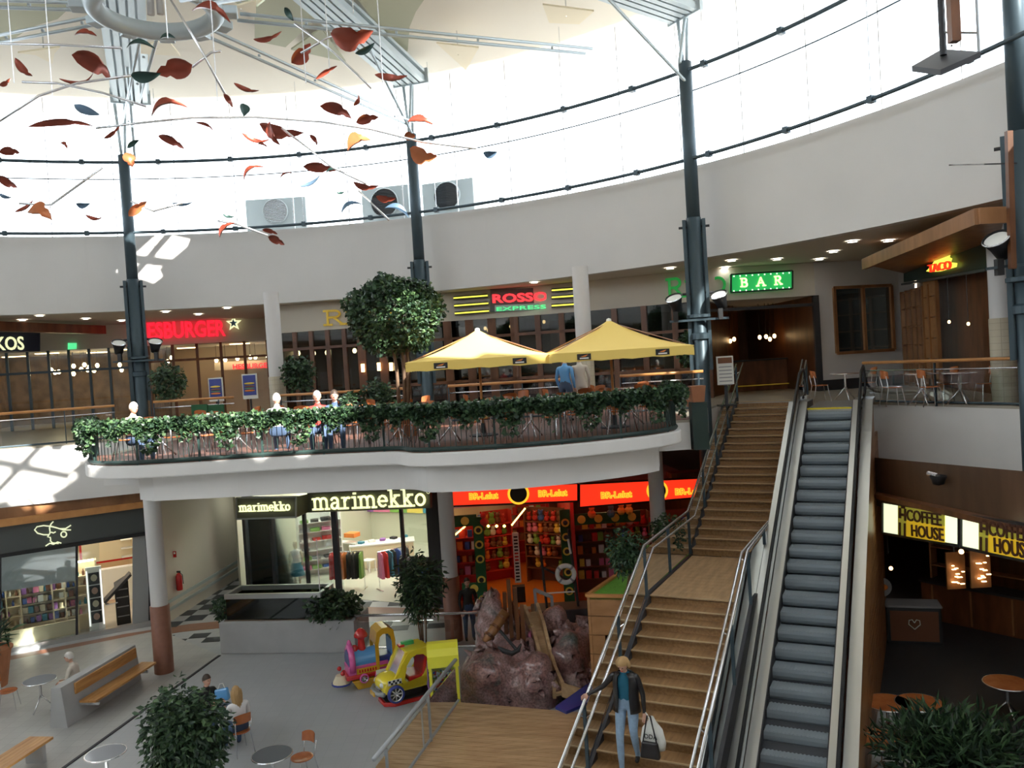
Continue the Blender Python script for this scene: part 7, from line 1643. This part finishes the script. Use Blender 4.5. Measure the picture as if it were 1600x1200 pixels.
# ------------------------------------------------------------------ terrace furniture
rg = random.Random(77); spots = [(-7.7, 17.9), (-6.0, 17.8), (-4.0, 18.2), (-2.4, 17.2), (-1.3, 16.9), (.35, 17.0), (1.7, 17.3), (2.6, 18.5), (-5.2, 20.6), (-2.9, 20.8), (-.3, 20.3), (1.6, 20.6), (2.9, 21.4), (-7.2, 20.5)]
nm_ = ['far left end, behind the ivy', 'left end, second behind the ivy', 'left half, mid row', 'left of the clipped tree pot', 'just under the left parasol', 'right of the left parasol pole', 'left of the right parasol pole', 'right end under the right parasol', 'back row, left', 'back row, behind the clipped tree', 'back row, behind the left parasol', 'back row, between the parasols', 'back row, right end', 'back row, far left']
tt = None
for k, (x, y) in enumerate(spots):
    if tt is None: tt = small_table((x, y, 6.02), 'round dark red terrace table, '+nm_[k], 'wood_seat', .36)
    else: dup(tt, (x, y, 6.02), rg.uniform(0, 2), 'round dark red terrace table, '+nm_[k])
    for j in range(3 if k > 7 else 4):
        a = rg.uniform(-.2, .2)+j*math.pi*2/(3 if k > 7 else 4)+.7; dx, dy = .68*math.cos(a), .68*math.sin(a)
        if any((x+dx-px_)**2+(y+dy-py_)**2 < .3 for px_, py_ in ((-2.75, 19.4),)): continue
        put_chair(x+dx, y+dy, face_rz((-dx, -dy)), ('left', 'near', 'right', 'far')[int(((a+math.pi+math.pi/4) % (2*math.pi))/(math.pi/2)) % 4]+' reddish café chair at the terrace table, '+nm_[k], 'chairs round the terrace table, '+nm_[k], 6.02)
# right gallery tables, menu stand, pots
for x, y, Y, l in ((1320, 585, 22.5, 'café table under the window of the cream wall'), (1440, 590, 19.5, 'café table before the wooden doors, left one'), (1500, 590, 18.8, 'café table before the wooden doors, right one')):
    c = Py(x, y, Y); small_table((c.x, c.y, 6), l, 'wood_seat', .36)
    for s in (-1, 1): put_chair(c.x+s*.65, c.y+.1, face_rz((-s, 0)), 'café chair %s of the %s' % ('left' if s < 0 else 'right', l), None, 6)
c = Py(1133, 580, 23.2); t = thing('menu_stand', 'white printed menu board right of the column at the stair head', 'menu board', (c.x, c.y, 6)); s23 = 23.2/1290
MB().box((0, 0, 1.0), (26*s23, .04, .8)).build('board', 'p_white', t); MB().box((0, -.03, 1.28), (22*s23, .01, .16)).build('picture', 'p_brown', t)
for k in range(6): MB().box((0, -.03, 1.1-.1*k), (20*s23, .01, .025)).build('text_line', 'p_grey', t)
MB().box((0, .02, .35), (.08, .05, .7)).build('post', 'dark', t); MB().box((0, 0, .02), (.5, .35, .04)).build('foot', 'dark', t)
c = Py(1090, 628, 19.3); t = thing('terracotta_pot', 'square terracotta pot on a tall dark stand at the right end of the terrace', 'pot', (c.x, c.y, 5.3)); zt_ = c.z-5.3
MB().box((0, 0, zt_/2), (.36, .36, zt_)).build('stand', 'dark_green', t); MB().hexa([(-.13, -.13, zt_), (.13, -.13, zt_), (.13, .13, zt_), (-.13, .13, zt_)], [(-.17, -.17, zt_+.38), (.17, -.17, zt_+.38), (.17, .17, zt_+.38), (-.17, .17, zt_+.38)]).build('pot', 'terra', t)
t = thing('tray', 'white-rimmed dark tray on the terrace table between the parasol poles', 'tray', Py(860, 622, 17.2)); MB().box((0, 0, 0), (.34, .24, .02)).build('base', 'p_grey', t)
for s in (-1, 1): MB().box((s*.17, 0, .01), (.02, .26, .03)).build('rim', 'p_white', t); MB().box((0, s*.12, .01), (.34, .02, .03)).build('rim', 'p_white', t)
